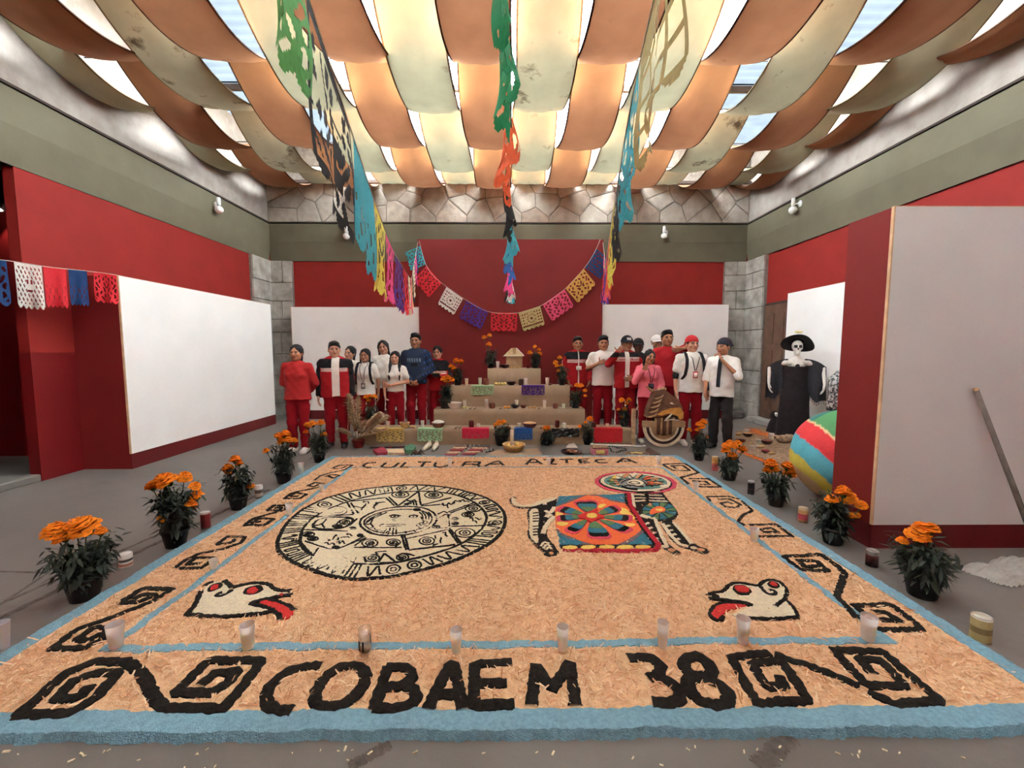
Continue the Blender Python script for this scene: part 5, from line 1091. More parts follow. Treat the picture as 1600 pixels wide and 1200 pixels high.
altar_pot('marigold at the right end of the third step, beside the boy with name badge', 878, 601, 7.65, TZ[2], 568, 12, [(874, 559, 7), (868, 566, 7), (870, 571, 6), (873, 579, 6), (877, 571, 5)], 14)
altar_pot('leafy marigold at the left end of the second step', 696, 639, 7.3, TZ[1], 600, 19, [(694, 594, 9), (701, 593, 10), (706, 595, 8), (698, 597, 9)], 15, 360)
altar_pot('marigold at the right end of the second step', 899, 635, 7.3, TZ[1], 604, 14, [(901, 600, 8), (908, 601, 8), (914, 608, 6), (914, 616, 5), (905, 600, 7)], 16)
altar_pot('flat-topped marigold behind the pampas grass on the lowest step', 580, 668, 7.0, TZ[0], 634, 12, [(573, 622, 8), (580, 621, 8), (587, 621, 8), (577, 627, 7)], 17)
altar_pot('marigold with apricot heads beside the wooden post on the lowest step', 975, 668, 7.0, TZ[0], 636, 12, [(971, 627, 8), (981, 626, 7), (979, 632, 6), (966, 642, 5), (975, 641, 6), (971, 653, 5)], 18)
def fgp(label, px, py, ptop, potw, fls, seed):
    return potted(label, px, py, ptop, potw, fls, seed, potw*fl(800, py).y/FPX*.7, 300)
fgp('dark bushy marigold on the floor beside the painted wooden spoon', 784, 698, 664, 22, [(780, 661, 8), (787, 660, 8), (794, 670, 5), (775, 664, 6)], 19)
fgp('small marigold on the floor in front of the blue paper', 854, 697, 675, 12, [(851, 670, 7), (856, 670, 7), (851, 687, 6)], 20)
fgp('marigold with one big head between the plate and the pink box', 918, 696, 664, 15, [(922, 657, 9), (906, 667, 5), (914, 660, 5)], 21)
# pampas grass bundle in a red pot
M_plume = vmat('pampas_plume', .95, 0, var=.1, spec=.05, translucent=.3); p = fl(563, 697); k = p.y/FPX
t = thing('pampas_grass', 'bundle of beige pampas grass plumes in a red pot before the girls', 'plant', (p.x, p.y-.08, 0)); pot_part(t, .1, .13, mat('red_pot_foil', (130, 40, 40), .5, .2, 20, .4, 30))
q = random.Random(4)
for i, (x, y, w) in enumerate(((553, 612, 1.2), (562, 616, 1), (547, 640, 1), (600, 640, 1.2), (608, 646, 1), (592, 648, 1.1), (575, 655, 1), (540, 665, .9), (585, 670, .9), (559, 650, 1.2), (605, 668, .7), (533, 680, .7))):
    tip = Vector(((x-563)*k, q.uniform(-.12, .1), (697-y)*k)); b0 = Vector((q.uniform(-.03, .03), q.uniform(-.03, .03), .1)); mid = b0.lerp(tip, .55)+Vector((0, 0, .06)); mb = MB(); pts = [b0.lerp(mid, s).lerp(mid.lerp(tip, s), s) for s in [j/12 for j in range(13)]]
    mb.tube(pts, .004, 5, (150, 120, 84))
    for _ in range(620):
        s = q.uniform(.3, 1); j = min(11, int(s*12)); c = pts[j].lerp(pts[j+1], s*12-j); d = (pts[j+1]-pts[j]).normalized(); a = q.uniform(0, 6.3); o = Vector((math.cos(a), math.sin(a), 0))*q.uniform(.5, 1); L = w*.17*(math.sin(PI*min(1, (s-.22)/.8))**.7)*q.uniform(.6, 1.1); e = c+d*L*.6+o*L*.75+Vector((0, 0, -L*.35)); sd = d.cross(o).normalized()*.005; m = c.lerp(e, .5)+Vector((0, 0, L*.12)); kk = q.uniform(.75, 1.1); col = (238*kk, 216*kk, 184*kk)
        mb.add([c-sd, c+sd, m-sd, m+sd, e], [(0, 1, 3, 2), (2, 3, 4)], col)
    mb.build('plume', M_plume, t, True, col=True)
# petals strewn towards the offering, with their path
# ================================================================ the altar: four paper-covered steps
M_kraft = mat('brown_kraft_paper', (152, 128, 102), .8, .06, 5, .25, 14, spec=.2); M_kraftd = mat('kraft_fold_shadow_tape', (164, 128, 92), .7, .05, 8)
alt = thing('altar', 'four-step altar covered in brown kraft paper against the red panel', 'altar', (0, 7.3, 0))
for k, (Y, Z, x0, x1) in enumerate(TIERS):
    z0 = 0; yb = TIERS[k+1][0]+.02 if k < 3 else 8.3; n, m = 44, 5; vs = []; fs = []; rr = random.Random(k+3)
    cr = [(rr.uniform(x0, x1), rr.uniform(-.8, .8), rr.uniform(.004, .011)) for _ in range(9)]
    def cz(x, z): return sum(a*math.exp(-((x-c-s*(z-z0))/.02)**2) for c, s, a in cr)+mnoise.noise(Vector((x*3, z*5, k)))*.008
    rows = [(Y, z0+(Z-z0)*j/m) for j in range(m)]+[(Y+.008, Z-.003), (Y+.03, Z)]+[(Y+(yb-Y)*j/4, Z) for j in range(1, 5)]
    for y, z in rows:
        for i in range(n+1): x = x0+(x1-x0)*i/n; vs.append((x, y-.0-(cz(x, z) if y < Y+.005 else 0)-7.3, z+(mnoise.noise(Vector((x*4, y*6, 9+k)))*.004 if y > Y+.01 else 0)))
    for j in range(len(rows)-1):
        for i in range(n): a = j*(n+1)+i; fs.append((a, a+1, a+n+2, a+n+1))
    for xx, sgn in ((x0, 1), (x1, -1)):
        o = len(vs); vs += [(xx, Y-7.3, z0), (xx, yb-7.3, z0), (xx, yb-7.3, Z), (xx, Y-7.3, Z-.003)]; fs.append((o, o+3, o+2, o+1) if sgn > 0 else (o, o+1, o+2, o+3))
    MB().add(vs, fs).build('step', M_kraft, alt, True)
# ---------------------------------------------------------------- crockery, candles and food
M_clay = mat('red_clay', (122, 62, 46), .5, .15, 12, .05, spec=.4); M_dclay = mat('dark_glazed_clay', (66, 40, 34), .3, .15, 12, spec=.5); M_cerw = mat('white_ceramic', (226, 220, 208), .3, .04, 8, spec=.5)
M_wax = mat('white_wax', (250, 242, 228), .55, .03, 8, spec=.4); M_wick = mat('burnt_wick', (40, 34, 30), .9); M_redg = mat('dark_red_glass', (88, 26, 28), .15, .1, 6, spec=.6)
M_bread = mat('baked_bread', (206, 164, 112), .8, .12, 20, .2, 30); M_fruit = mat('orange_fruit_skin', (216, 150, 70), .5, .08, 20, .1, 80); M_apple = mat('yellow_fruit_skin', (220, 196, 110), .45, .1, 10)
M_tin = mat('tin_metal', (190, 188, 180), .35, .05, 10, metal=.8); M_spoon = mat('dark_carved_wood', (70, 46, 34), .6, .15, 12)
def cup_mat():
    m = mat('frosted_plastic_cup', (250, 242, 230), .4, .02, 6, spec=.4); b = m.node_tree.nodes['Principled BSDF']
    b.inputs['Subsurface Weight'].default_value = 1; b.inputs['Subsurface Radius'].default_value = (1, .8, .6); b.inputs['Subsurface Scale'].default_value = .06; return m
M_cup = cup_mat()
def glass_mat():
    m = bpy.data.materials.new('clear_glass'); m.use_nodes = True; n = m.node_tree.nodes; l = m.node_tree.links; n.remove(n['Principled BSDF'])
    g = n.new('ShaderNodeBsdfGlossy'); g.inputs['Roughness'].default_value = .05; t = n.new('ShaderNodeBsdfTransparent'); t.inputs[0].default_value = (.97, .97, .96, 1); x = n.new('ShaderNodeMixShader')
    x.inputs[0].default_value = .13; l.new(t.outputs[0], x.inputs[1]); l.new(g.outputs[0], x.inputs[2]); l.new(x.outputs[0], n['Material Output'].inputs[0]); return m
M_glass = glass_mat()
def cup_candle(label, loc, r=.035, h=.14, group='white cup candles'):
    t = thing('cup_candle', label, 'candle', loc, random.uniform(0, 6), group)
    MB().lathe([(r*.72, 0), (r*.74, .004), (r*.98, h), (r*1.0, h), (r*.94, h), (r*.9, h*.72)], 20).build('cup', M_cup, t, True)
    MB().lathe([(r*.7, .006), (r*.86, h*.7), (r*.5, h*.69), (.002, h*.68)], 16).build('wax', M_wax, t, True); MB().tube([(0, 0, h*.67), (.001, .001, h*.8)], .0015, 5).build('wick', M_wick, t); return t
CUPROTO = None
def floor_cup(label, px, py, ptop, z=0.0, w=None):
    p = fl(px, py, z); k = p.y/FPX; h = (py-ptop)*k*.97; return cup_candle(label, p, (w*k*.5 if w else h*.27), h)
ZC = TOP+.012
for label, px, py, ptop, w in (('white cup candle standing on the left end of the near blue line', 182, 1010, 970, 25), ('white cup candle on the blue line below the left dog head', 388, 1012, 970, 23),
        ('white cup candle on the blue line above the letters A and E', 713, 1017, 978, 20), ('white cup candle on the blue line above the letter M', 879, 1015, 973, 20), ('white cup candle on the blue line above the numeral 3', 1035, 1010, 966, 19),
        ('white cup candle on the blue line below the right dog head', 1160, 1003, 960, 22), ('white cup candle standing on the right end of the near blue line', 1356, 999, 957, 24), ('short white cup candle on the left blue line beside the fourth spiral', 334, 888, 872, 13), ('white cup candle on the left blue line beside the calendar disc', 452, 803, 785, 11),
        ('white cup candle on the left blue line near its far half', 503, 767, 757, 8), ('white cup candle on the right blue line near the dog halo', 1087, 768, 752, 9), ('white cup candle on the right blue line beside the dog feet', 1178, 845, 823, 14),
        ('white cup candle in front of the letters U and R at the far edge', 703, 728, 715, 8), ('white cup candle among the letters A and Z at the far edge', 857, 726, 714, 8), ('white cup candle at the far right corner of the carpet', 1029, 725, 713, 8)):
    floor_cup(label, px, py, ptop, ZC, w)
floor_cup('white cup candle on the bare floor cut by the left picture edge', 3, 1012, 968, 0, 24); floor_cup('white cup candle on the floor beside the fourth pot on the left', 471, 740, 722, 0, 10)
def printed(name, label, px, py, ptop, w, bands, cat='candle', metal=None, glass=False, z=0.0, grp=None):
    """jar or can with coloured bands: (z fraction, rgb)"""
    p = fl(px, py, z); k = p.y/FPX; h = (py-ptop)*k*.97; r = w*k*.5; t = thing(name, label, cat, p, random.uniform(0, 6), grp); mb = MB(); prof = [(r*.93, 0), (r, h*.03)]; cols = [bands[0][1]]*2
    for f, c in bands: prof.append((r, h*max(.04, f-.001))); cols.append(c)
    prof += [(r, h*.97), (r*.95, h)]; cols += [bands[-1][1]]*2
    q = [prof[0], prof[1]]; cc = [cols[0], cols[1]]
    for i, (f, c) in enumerate(bands):
        nx_ = bands[i+1][0] if i+1 < len(bands) else .97; q += [(r, h*(f+.005)), (r, h*(nx_-.005))]; cc += [c, c]
    q += [(r*.95, h)]; cc += [bands[-1][1]]
    mb.lathe(q, 20, cols=cc); mb.build('can' if metal else 'jar', vmat('printed_label', .4, .05, 60, .5, .12, 40), t, True, col=True)
    MB().lathe([(r*.96, h-.002), (r*.97, h+.003), (r*.88, h+.003), (r*.86, h-.004)], 20).build('rim', M_tin, t, True); return t
printed('drink_can', 'red drink can standing on the floor beside the tall left pot', 322, 825, 798, 14, [(0, (120, 116, 112)), (.08, (120, 34, 36)), (.85, (140, 50, 48)), (.93, (190, 186, 180))], 'can', True)
printed('drink_can', 'black can on the floor between the pots on the right', 1173, 772, 750, 10, [(0, (60, 56, 54)), (.08, (44, 38, 36)), (.4, (90, 70, 60)), (.46, (44, 38, 36)), (.9, (150, 146, 140))], 'can', True)
printed('drink_can', 'gold can on the floor at the right, in front of the white cloth', 1531, 999, 957, 26, [(0, (150, 140, 110)), (.06, (164, 146, 96)), (.35, (120, 100, 60)), (.6, (172, 154, 104)), (.92, (206, 200, 180))], 'can', True)
printed('candle_jar', 'tall printed candle jar with red picture, between marigold and ball', 1254, 815, 791, 14, [(0, (170, 120, 80)), (.2, (180, 70, 80)), (.5, (170, 60, 76)), (.6, (206, 160, 104)), (.85, (220, 196, 150))])
printed('candle_jar', 'printed candle jar with orange top between two marigold pots on the right', 1117, 735, 712, 10, [(0, (180, 80, 80)), (.45, (190, 90, 80)), (.55, (214, 150, 80)), (.9, (226, 190, 120))])
printed('candle_jar', 'dark red candle glass on the floor before the grey board', 1362, 884, 857, 17, [(0, (70, 30, 28)), (.6, (96, 44, 40)), (.75, (120, 108, 100))])
printed('printed_cup', 'white cup with dark picture on the floor, right of the left front pot', 197, 884, 863, 18, [(0, (200, 190, 180)), (.12, (176, 110, 90)), (.3, (222, 216, 208)), (.45, (70, 60, 56)), (.65, (226, 220, 212))], 'cup')
printed('printed_cup', 'white cup with grey picture on the floor beside the third left pot', 405, 777, 757, 12, [(0, (120, 112, 106)), (.1, (210, 206, 198)), (.4, (110, 106, 100)), (.7, (226, 220, 212))], 'cup')
# clear glass with dark picture on the near blue line
p = fl(571, 1020, ZC); k = p.y/FPX; r, h = 11*k, 43*k; t = thing('glass_tumbler', 'clear glass tumbler with dark print on the blue line above letter O', 'glass', p, 0)
MB().lathe([(r*.85, 0), (r*.95, .006), (r, h), (r*.93, h), (r*.86, .014)], 22).build('glass', M_glass, t, True)
b = MB(); b.lathe([(r*.962, h*.2), (r*.985, h*.6)], 22, cap=False); b.f = [f for i, f in enumerate(b.f) if i % 22 in (13, 14, 16, 3)]; b.build('print', mat('black_print', (40, 36, 34), .6), t, True); MB().lathe([(r*.8, .016), (r*.84, h*.3), (.002, h*.31)], 18).build('wax_rest', mat('grey_wax', (150, 140, 126), .5), t, True)
# ---- things on the steps
def on(px, py, k, back=.12): Y = TY[k]+back; return at(px, py, Y).x, Y, TZ[k], Y/FPX
def bowl(label, px, k, w, h, m, fillm=None, heap=0, back=.14, name='bowl', z=None, Y=None, fz=.75):
    if Y is None: x, Y, Z, s = on(px, 600, k, back)
    else: x, Z, s = at(px, 690, Y).x, z, Y/FPX
    r, H = w*s*.5, h*s; t = thing(name, label, 'bowl', (x, Y, Z), 0, None)
    MB().lathe([(r*.5, 0), (r*.55, .006), (r*.82, H*.4), (r*.97, H*.92), (r, H), (r*.95, H), (r*.78, H*.5), (.003, H*.25)], 24).build('vessel', m, t, True)
    if fillm:
        b = MB(); b.lathe([(r*.9, H*fz), (r*.82, H*fz+heap*s*.6), (r*.45, H*fz+heap*s), (.003, H*fz+heap*s*1.1)], 18, cap=False)
        b.v = [(x_+random.uniform(-.004, .004), y_, z_+random.uniform(-.004, .004)) for x_, y_, z_ in b.v]; o = b.build('contents', fillm, t, True)
    return t
bowl('white ceramic bowl at the left of the second step', 710, 1, 24, 9, M_cerw, M_bread, 1); bowl('dark clay bowl heaped with white food at the left of the lowest step', 684, 0, 22, 9, M_clay, M_cerw, 5, .1)
bowl('low dark bowl on the top step holding folded white paper', 789, 3, 15, 6, M_dclay); bowl('wide dark clay bowl near the middle of the third step', 799, 2, 15, 6, M_dclay); bowl('black incense bowl in the middle of the second step', 805, 1, 14, 6, mat('black_clay', (32, 28, 28), .5, .1, 9), mat('ash', (70, 64, 60), .9), 0)
bowl('small brown dish right of the black incense bowl', 818, 1, 10, 5, M_clay, M_dclay, 0); bowl('brown clay casserole with a lid knob on the lowest step, right of the middle', 828, 0, 24, 8, M_clay, M_bread, 3, .1)
bowl('stacked round clay pot at the left end of the lowest step', 631, 0, 16, 9, M_bread, M_clay, 3, .1); bowl('low dish at the right end of the third step', 859, 2, 9, 3, M_clay)
def scup(label, px, k, h, back=.12, w=6): x, Y, Z, s = on(px, 600, k, back); return cup_candle(label, (x, Y, Z), w*s*.5, h*s)
for lb, px, k, h in (('white cup candle on the left of the top step', 778, 3, 11), ('white cup candle at the far left of the third step', 729, 2, 11), ('white cup candle above the pale green paper on the third step', 750, 2, 12), ('white cup candle right of middle on the third step', 822, 2, 11), ('white cup candle above the purple paper, at its right', 855, 2, 12),
                     ('white cup candle by the white bowl on the second step', 726, 1, 13), ('white cup candle left of the red jar on the second step', 760, 1, 14), ('white cup candle behind the black incense bowl', 807, 1, 13), ('white cup candle right of middle on the second step', 851, 1, 13), ('short white cup candle near the right end of the second step', 881, 1, 7),
                     ('white cup candle at the left of the lowest step by the girl in white polo', 605, 0, 10), ('white cup candle left of the heaped bowl', 659, 0, 11), ('white cup candle on the lowest step over the red paper', 747, 0, 6), ('white cup candle on the lowest step over the blue paper', 811, 0, 7), ('white cup candle on the lowest step right of the dark glass', 882, 0, 7), ('white cup candle over the red cloth', 950, 0, 6)): scup(lb, px, k, h)
def votive(label, px, k, w, h, m): x, Y, Z, s = on(px, 600, k); t = thing('votive_jar', label, 'jar', (x, Y, Z), 0); r, H = w*s*.5, h*s; MB().lathe([(r*.8, 0), (r, H*.15), (r, H*.8), (r*.85, H*.95), (r*.8, H), (r*.7, H*.98), (r*.66, H*.5)], 18).build('jar', m, t, True); MB().lathe([(r*.78, H*.6), (.003, H*.61)], 14, cap=False).build('wax', M_wax, t, True); return t
for lb, px, k, w, h, m in (('small red jar on the top step', 825, 3, 5, 5, M_redg), ('round red clay jug on the third step beside the green paper', 760, 2, 9, 11, M_clay), ('tall dark jar right of the middle of the third step', 814, 2, 8, 10, M_dclay), ('red clay mug left on the second step', 769, 1, 9, 9, M_clay), ('red clay mug right on the second step', 868, 1, 8, 8, M_clay), ('tall dark red glass on the lowest step left', 736, 0, 8, 11, M_redg), ('tall dark red glass on the lowest step right', 871, 0, 8, 11, M_redg), ('red jar near the right end of the lowest step', 929, 0, 7, 8, M_redg)): votive(lb, px, k, w, h, m)
ORD = ['leftmost', 'second', 'third', 'fourth', 'fifth']
def pieces(n, base, px0, px1, k, r, m, cat, grp, lab, name, sc=(1, 1, .8)):
    for i in range(n):
        x, Y, Z, s = on(px0+(px1-px0)*(i+.5)/n, 600, k, random.uniform(.06, .14)); b = MB().ball((0, 0, r*sc[2]), r, 12, sc=sc, jit=.03); o = b.build(name, m, None, True, (x, Y, Z)); tag(o, (ORD[i]+' ')+lab, cat, grp)
pieces(5, 0, 797, 813, 3, .022, M_bread, 'bread', 'bread rolls on the top step', 'bread roll from the left before the model house on the top step', 'bread_roll'); pieces(4, 0, 773, 791, 2, .035, M_apple, 'fruit', 'fruit on the third step', 'yellow fruit from the left, beside the dark bowl on the third step', 'fruit'); pieces(2, 0, 787, 797, 1, .032, M_fruit, 'fruit', 'oranges on the second step', 'orange from the left, left of the black bowl on the second step', 'fruit'); pieces(3, 0, 826, 838, 1, .028, M_bread, 'bread', 'rolls on the second step', 'bread roll from the left, right of the brown dish on the second step', 'bread_roll'); pieces(3, 0, 638, 648, 0, .024, M_bread, 'bread', 'rolls on the lowest step', 'pale roll from the left, beside the clay pot on the lowest step', 'bread_roll'); pieces(2, 0, 722, 730, 1, .026, M_apple, 'fruit', 'fruit beside the white bowl', 'yellow fruit from the left, just right of the white bowl', 'fruit')
for i, (px, k, lab) in enumerate(((735, 1, 'dark wooden spoon on the second step left of the red mug'), (742, 1, 'second dark wooden spoon left of the red mug'), (782, 1, 'dark spoon left of the oranges'), (842, 1, 'dark spoon right of the bread rolls on the second step'), (712, 0, 'dark spoon on the lowest step left of the red paper'), (718, 0, 'second dark spoon left of the red paper'), (845, 0, 'dark spoon beside the casserole on the lowest step'))):
    x, Y, Z, s = on(px, 600, k, .07); b = MB(); b.tube([(0, -.05, .008), (.01, .02, .01), (.02, .06, .012)], .006, 6); b.ball((-.003, -.065, .012), .02, 10, sc=(.8, 1.2, .45)); tag(b.build('wooden_spoon', M_spoon, None, True, (x, Y, Z)), lab, 'spoon')
x, Y, Z, s = on(791, 600, 3, .16); vs = [(-.06, 0, .0), (.07, -.01, .02), (.075, .05, .035), (-.055, .06, .012)]; b = MB(); b.add([Vector(v) for v in vs]+[Vector(v)+Vector((0, 0, .006)) for v in vs], [(3, 2, 1, 0), (4, 5, 6, 7), (0, 1, 5, 4), (1, 2, 6, 5), (2, 3, 7, 6), (3, 0, 4, 7)]); tag(b.build('folded_paper', M_cerw, None, loc=(x, Y, Z+.045)), 'folded white paper lying on the low dark bowl', 'paper')
# straw house on the top step
hs = thing('model_house', 'small cardboard model house with thatched roof on the top step', 'model house', (at(803, 570, 8.1).x, 8.1, TZ[3])); s = 8.1/FPX; M_card = mat('cardboard', (170, 140, 104), .85, .1, 14, .1); M_thatch = mat('thatch', (196, 172, 130), .95, .2, 50, .6, 90)
MB().box((-12*s, -.12, 0), (13*s, .12, 20*s)).build('wall', M_card, hs)
MB().add([(-17*s, -.17, 18.5*s), (16*s, -.17, 18.5*s), (16*s, .17, 18.5*s), (-17*s, .17, 18.5*s), (-4*s, -.03, 31*s), (5*s, -.03, 31*s), (5*s, .03, 31*s), (-4*s, .03, 31*s)], [(3, 2, 1, 0), (0, 1, 5, 4), (1, 2, 6, 5), (2, 3, 7, 6), (3, 0, 4, 7), (4, 5, 6, 7)]).build('roof', M_thatch, hs)
MB().box((-2*s, -.13, 19*s), (3*s, -.03, 31.5*s)).build('roof_strip', M_card, hs); b = MB()
for q in (0, 1): b.tube([(4*s, -.05, 31*s), (15*s, -.165, 19.5*s)] if q == 0 else [(-15*s, -.175, 19*s), (15*s, -.175, 19*s)], .008, 6)
b.build('roof_edge', M_cerw, hs)
# ---------------------------------------------------------------- cut paper
PAPER = {}
def paper_mat(nm): return vmat('tissue_paper_'+nm, .7, .05, 60, .2, .1, 14, .3)
M_paper = paper_mat('cut')
def flag_mesh(rgb, w, h, seed, style, wave=.02, ny=40, nx=54):
    """tissue sheet with punched-out ornament and a scalloped lower edge; hangs from y=0 down"""
    q = random.Random(seed); ph = q.uniform(0, 6); vs = []; fs = []; c = []
    for j in range(ny+1):
        for i in range(nx+1):
            u, v = i/nx*2-1, j/ny; k = q.uniform(.88, 1.08) if q.random() < .4 else 1
            vs.append((u*w/2, wave*v*math.sin(u*4+ph)+wave*.5*math.sin(v*5+u*2+ph)*v, -v*h)); c.append(tuple(min(255, x*k) for x in rgb))
    for j in range(ny):
        for i in range(nx):
            u, v = (i+.5)/nx*2-1, (j+.5)/ny; au = abs(u); cut = False
            if v > .86 and (v-.86)/.14 > .45+.55*abs(math.sin((u+1)*PI*2.5)): continue
            if .08 < v < .9 and au < .94:
                r = math.hypot(u*1.1, (v-.47)*2)
                if style == 0: cut = ((r > .34 and r < .46 and int(math.atan2(v-.47, u)*5.5) % 2) or (r > .62 and (i % 6 < 3) and (j % 6 < 3))) or (r < .12) or (v > .78 and int((u+1)*9) % 2 and v < .85)
                elif style == 1: cut = ((i+j) % 8 < 3 and (i-j) % 8 < 5 and r > .3) or (abs(au-.16) < .07 and abs(v-.4) < .06) or (au < .2 and abs(v-.6) < .03)
                elif style == 2: cut = math.sin(au*16+math.sin(v*14)*1.6)*math.sin(v*18+au*5) > .25
                elif style == 3: cut = (j % 3 > 0 and i % 3 > 0 and .15 < v < .85)
                elif style == 4: cut = math.sin(au*20)*math.sin(v*13+au*6) > .62 and v > .45
                elif style == 6: cut = (j % 5 > 1 and (i+j//5*2) % 5 > 1 and (r > .5 or au > .55)) or math.sin(au*17)*math.sin(v*15) > .72
                elif style == 7: cut = math.sin(u*15+2.2*math.sin(v*11))*math.sin(v*19+1.8*math.sin(u*8+v*4)) > -.12 and not (abs(u-.25) < .2 and .3 < v < .75 and math.sin(v*30) > -.5)
                elif style == 5: cut = (j % 9 > 1 and i % 10 > 1) if v > .2 else False
            if cut: continue
            a = j*(nx+1)+i; fs.append((a, a+1, a+nx+2, a+nx+1))
    return np.array(vs), fs, np.array(c)
SC = {'green': (96, 160, 88), 'dgreen': (44, 134, 84), 'black': (40, 37, 36), 'teal': (70, 164, 176), 'yellow': (222, 208, 88), 'peach': (236, 190, 120), 'pink': (232, 84, 142), 'purple': (86, 52, 128), 'red': (206, 44, 52), 'cream': (232, 220, 184), 'white': (236, 230, 216), 'navy': (34, 62, 104), 'blue': (52, 96, 160), 'gold': (206, 152, 76), 'orange': (228, 96, 56), 'rose': (222, 80, 112), 'khaki': (186, 168, 112), 'mint': (176, 214, 168)}
M_string = mat('cotton_string', (206, 196, 176), .9)
def garland(label, curve, flags, grp, close=1, z_tilt=0, wv=.02):
    """curve(t)->point; flags: (t0, t1, colour, height, style)"""
    t = thing('paper_garland', label, 'garland', (0, 0, 0)); MB().tube([curve(i/60) for i in range(61)], .004, 5).build('string', M_string, t)
    for n_, (a, b_, col, h, st) in enumerate(flags):
        A, B = Vector(curve(a)), Vector(curve(b_)); w = (B-A).length; V, F, Cc = flag_mesh(SC[col], w, h, n_*7+len(flags), st, .02*random.random()+wv)
        hx = Vector((B.x-A.x, B.y-A.y, 0)); hx = hx.normalized() if hx.length > .05 else Vector((1, 0, 0)); nrm = Vector((-hx.y, hx.x, 0)); d = (B-A)/w; dn = Vector((0, 0, -1)); 
        if z_tilt: dn = d.cross(Vector((0, 1, 0))).normalized(); dn = dn if dn.z < 0 else -dn; dn = (dn*z_tilt+Vector((0, 0, -1))*(1-z_tilt)).normalized()
        mid = (A+B)/2; W_ = np.array([mid+d*x+nrm*y+dn*(-z) for x, y, z in V]); npmesh('paper_flag', W_, F, M_paper, t, True, Cc)
    return t
def quad(p0, p1, p2): return lambda t: Vector(p0)*(1-t)**2+Vector(p1)*2*t*(1-t)+Vector(p2)*t*t
def through(pts):
    """smooth curve through points, parameter by index"""
    pts = [Vector(p) for p in pts]; n = len(pts)-1
    def f(t):
        s = min(n-1e-6, max(0, t*n)); i = int(s); u = s-i; a, b, c, d = pts[max(0, i-1)], pts[i], pts[i+1], pts[min(n, i+2)]
        return .5*((2*b)+(c-a)*u+(2*a-5*b+4*c-d)*u*u+(3*b-a-3*c+d)*u**3)
    return f
LC = through([(-.5, -.4, 3.35), (-.58, .5, 3.14), (-.68, 1.3, 2.9), (-.8, 2.2, 2.68), (-.93, 3.1, 2.52), (-1.07, 4.0, 2.46), (-1.2, 5.0, 2.46), (-1.38, 6.0, 2.55), (-1.58, 7.0, 2.76), (-1.78, 8.0, 3.1), (-1.95, 9.24, 3.86)])
def flags_along(y0s, curve, lo=0, hi=1):
    out = []
    for y0, y1, col, h, st in y0s:
        ts = []
        for y in (y0, y1):
            a, b = lo, hi
            for _ in range(40):
                m = (a+b)/2
                if curve(m).y < y: a = m
                else: b = m
            ts.append(a)
        out.append((ts[0], ts[1], col, h, st))
    return out
garland('cut-paper garland running overhead from the viewer to the left top corner of the red panel', LC, flags_along([(1.12, 1.56, 'green', .42, 2), (1.6, 2.22, 'black', .6, 7), (2.3, 2.86, 'teal', .56, 4), (2.9, 3.42, 'yellow', .56, 2), (3.46, 4.0, 'pink', .52, 2), (4.1, 4.6, 'purple', .5, 2), (4.7, 5.2, 'red', .5, 2), (5.3, 5.8, 'cream', .5, 0), (5.9, 6.4, 'rose', .5, 2), (6.5, 7.0, 'peach', .5, 2), (7.1, 7.6, 'black', .5, 2), (7.7, 8.2, 'cream', .5, 0), (8.3, 8.7, 'pink', .5, 2), (8.8, 9.15, 'navy', .5, 2)], LC), 'g')
CC = through([(.0, -.4, 3.4), (-.01, .5, 3.3), (-.03, 1.3, 3.22), (-.02, 2.2, 3.08), (-.01, 3.1, 2.96), (.01, 4.0, 2.84), (.02, 5.0, 2.72), (.02, 6.0, 2.7), (.02, 7.0, 2.88), (.03, 8.0, 3.2), (.03, 9.24, 3.88)])
garland('cut-paper garland running overhead down the middle to the top of the red panel', CC, flags_along([(1.15, 1.7, 'dgreen', .5, 4), (1.75, 2.2, 'dgreen', .52, 2), (2.3, 2.9, 'orange', .5, 2), (3.0, 3.5, 'black', .5, 2), (3.6, 4.1, 'teal', .5, 2), (4.2, 4.7, 'blue', .5, 2), (4.8, 5.3, 'pink', .5, 2), (5.4, 5.9, 'white', .5, 0), (6.0, 6.5, 'teal', .5, 2), (6.6, 7.1, 'black', .5, 2), (7.2, 7.7, 'red', .5, 2)], CC), 'g', wv=.045)
RC = through([(.42, -.4, 3.4), (.44, .5, 3.14), (.5, 1.3, 2.92), (.61, 2.2, 2.76), (.77, 3.1, 2.66), (.94, 4.0, 2.6), (1.14, 5.0, 2.6), (1.36, 6.0, 2.7), (1.56, 7.0, 2.9), (1.8, 8.0, 3.24), (2.03, 9.24, 3.86)])
garland('cut-paper garland running overhead from the viewer to the right top corner of the red panel', RC, flags_along([(1.35, 1.9, 'khaki', .5, 5), (1.95, 2.5, 'teal', .5, 2), (2.6, 3.15, 'black', .5, 2), (3.25, 3.8, 'yellow', .52, 2), (3.9, 4.4, 'orange', .5, 2), (4.5, 5.0, 'rose', .5, 2), (5.1, 5.6, 'purple', .5, 2), (5.7, 6.2, 'white', .5, 0), (6.3, 6.8, 'red', .5, 2), (6.9, 7.4, 'purple', .5, 2), (7.5, 8.0, 'peach', .5, 2), (8.1, 8.6, 'pink', .5, 2)], RC), 'g')
UP = [at(x, y, 9.2) for x, y in ((655, 376), (664, 410), (678, 432), (702, 451), (727, 468), (763, 487), (808, 489), (846, 477), (882, 452), (912, 420), (928, 396), (938, 374))]; UC = through(UP); nU = len(UP)-1
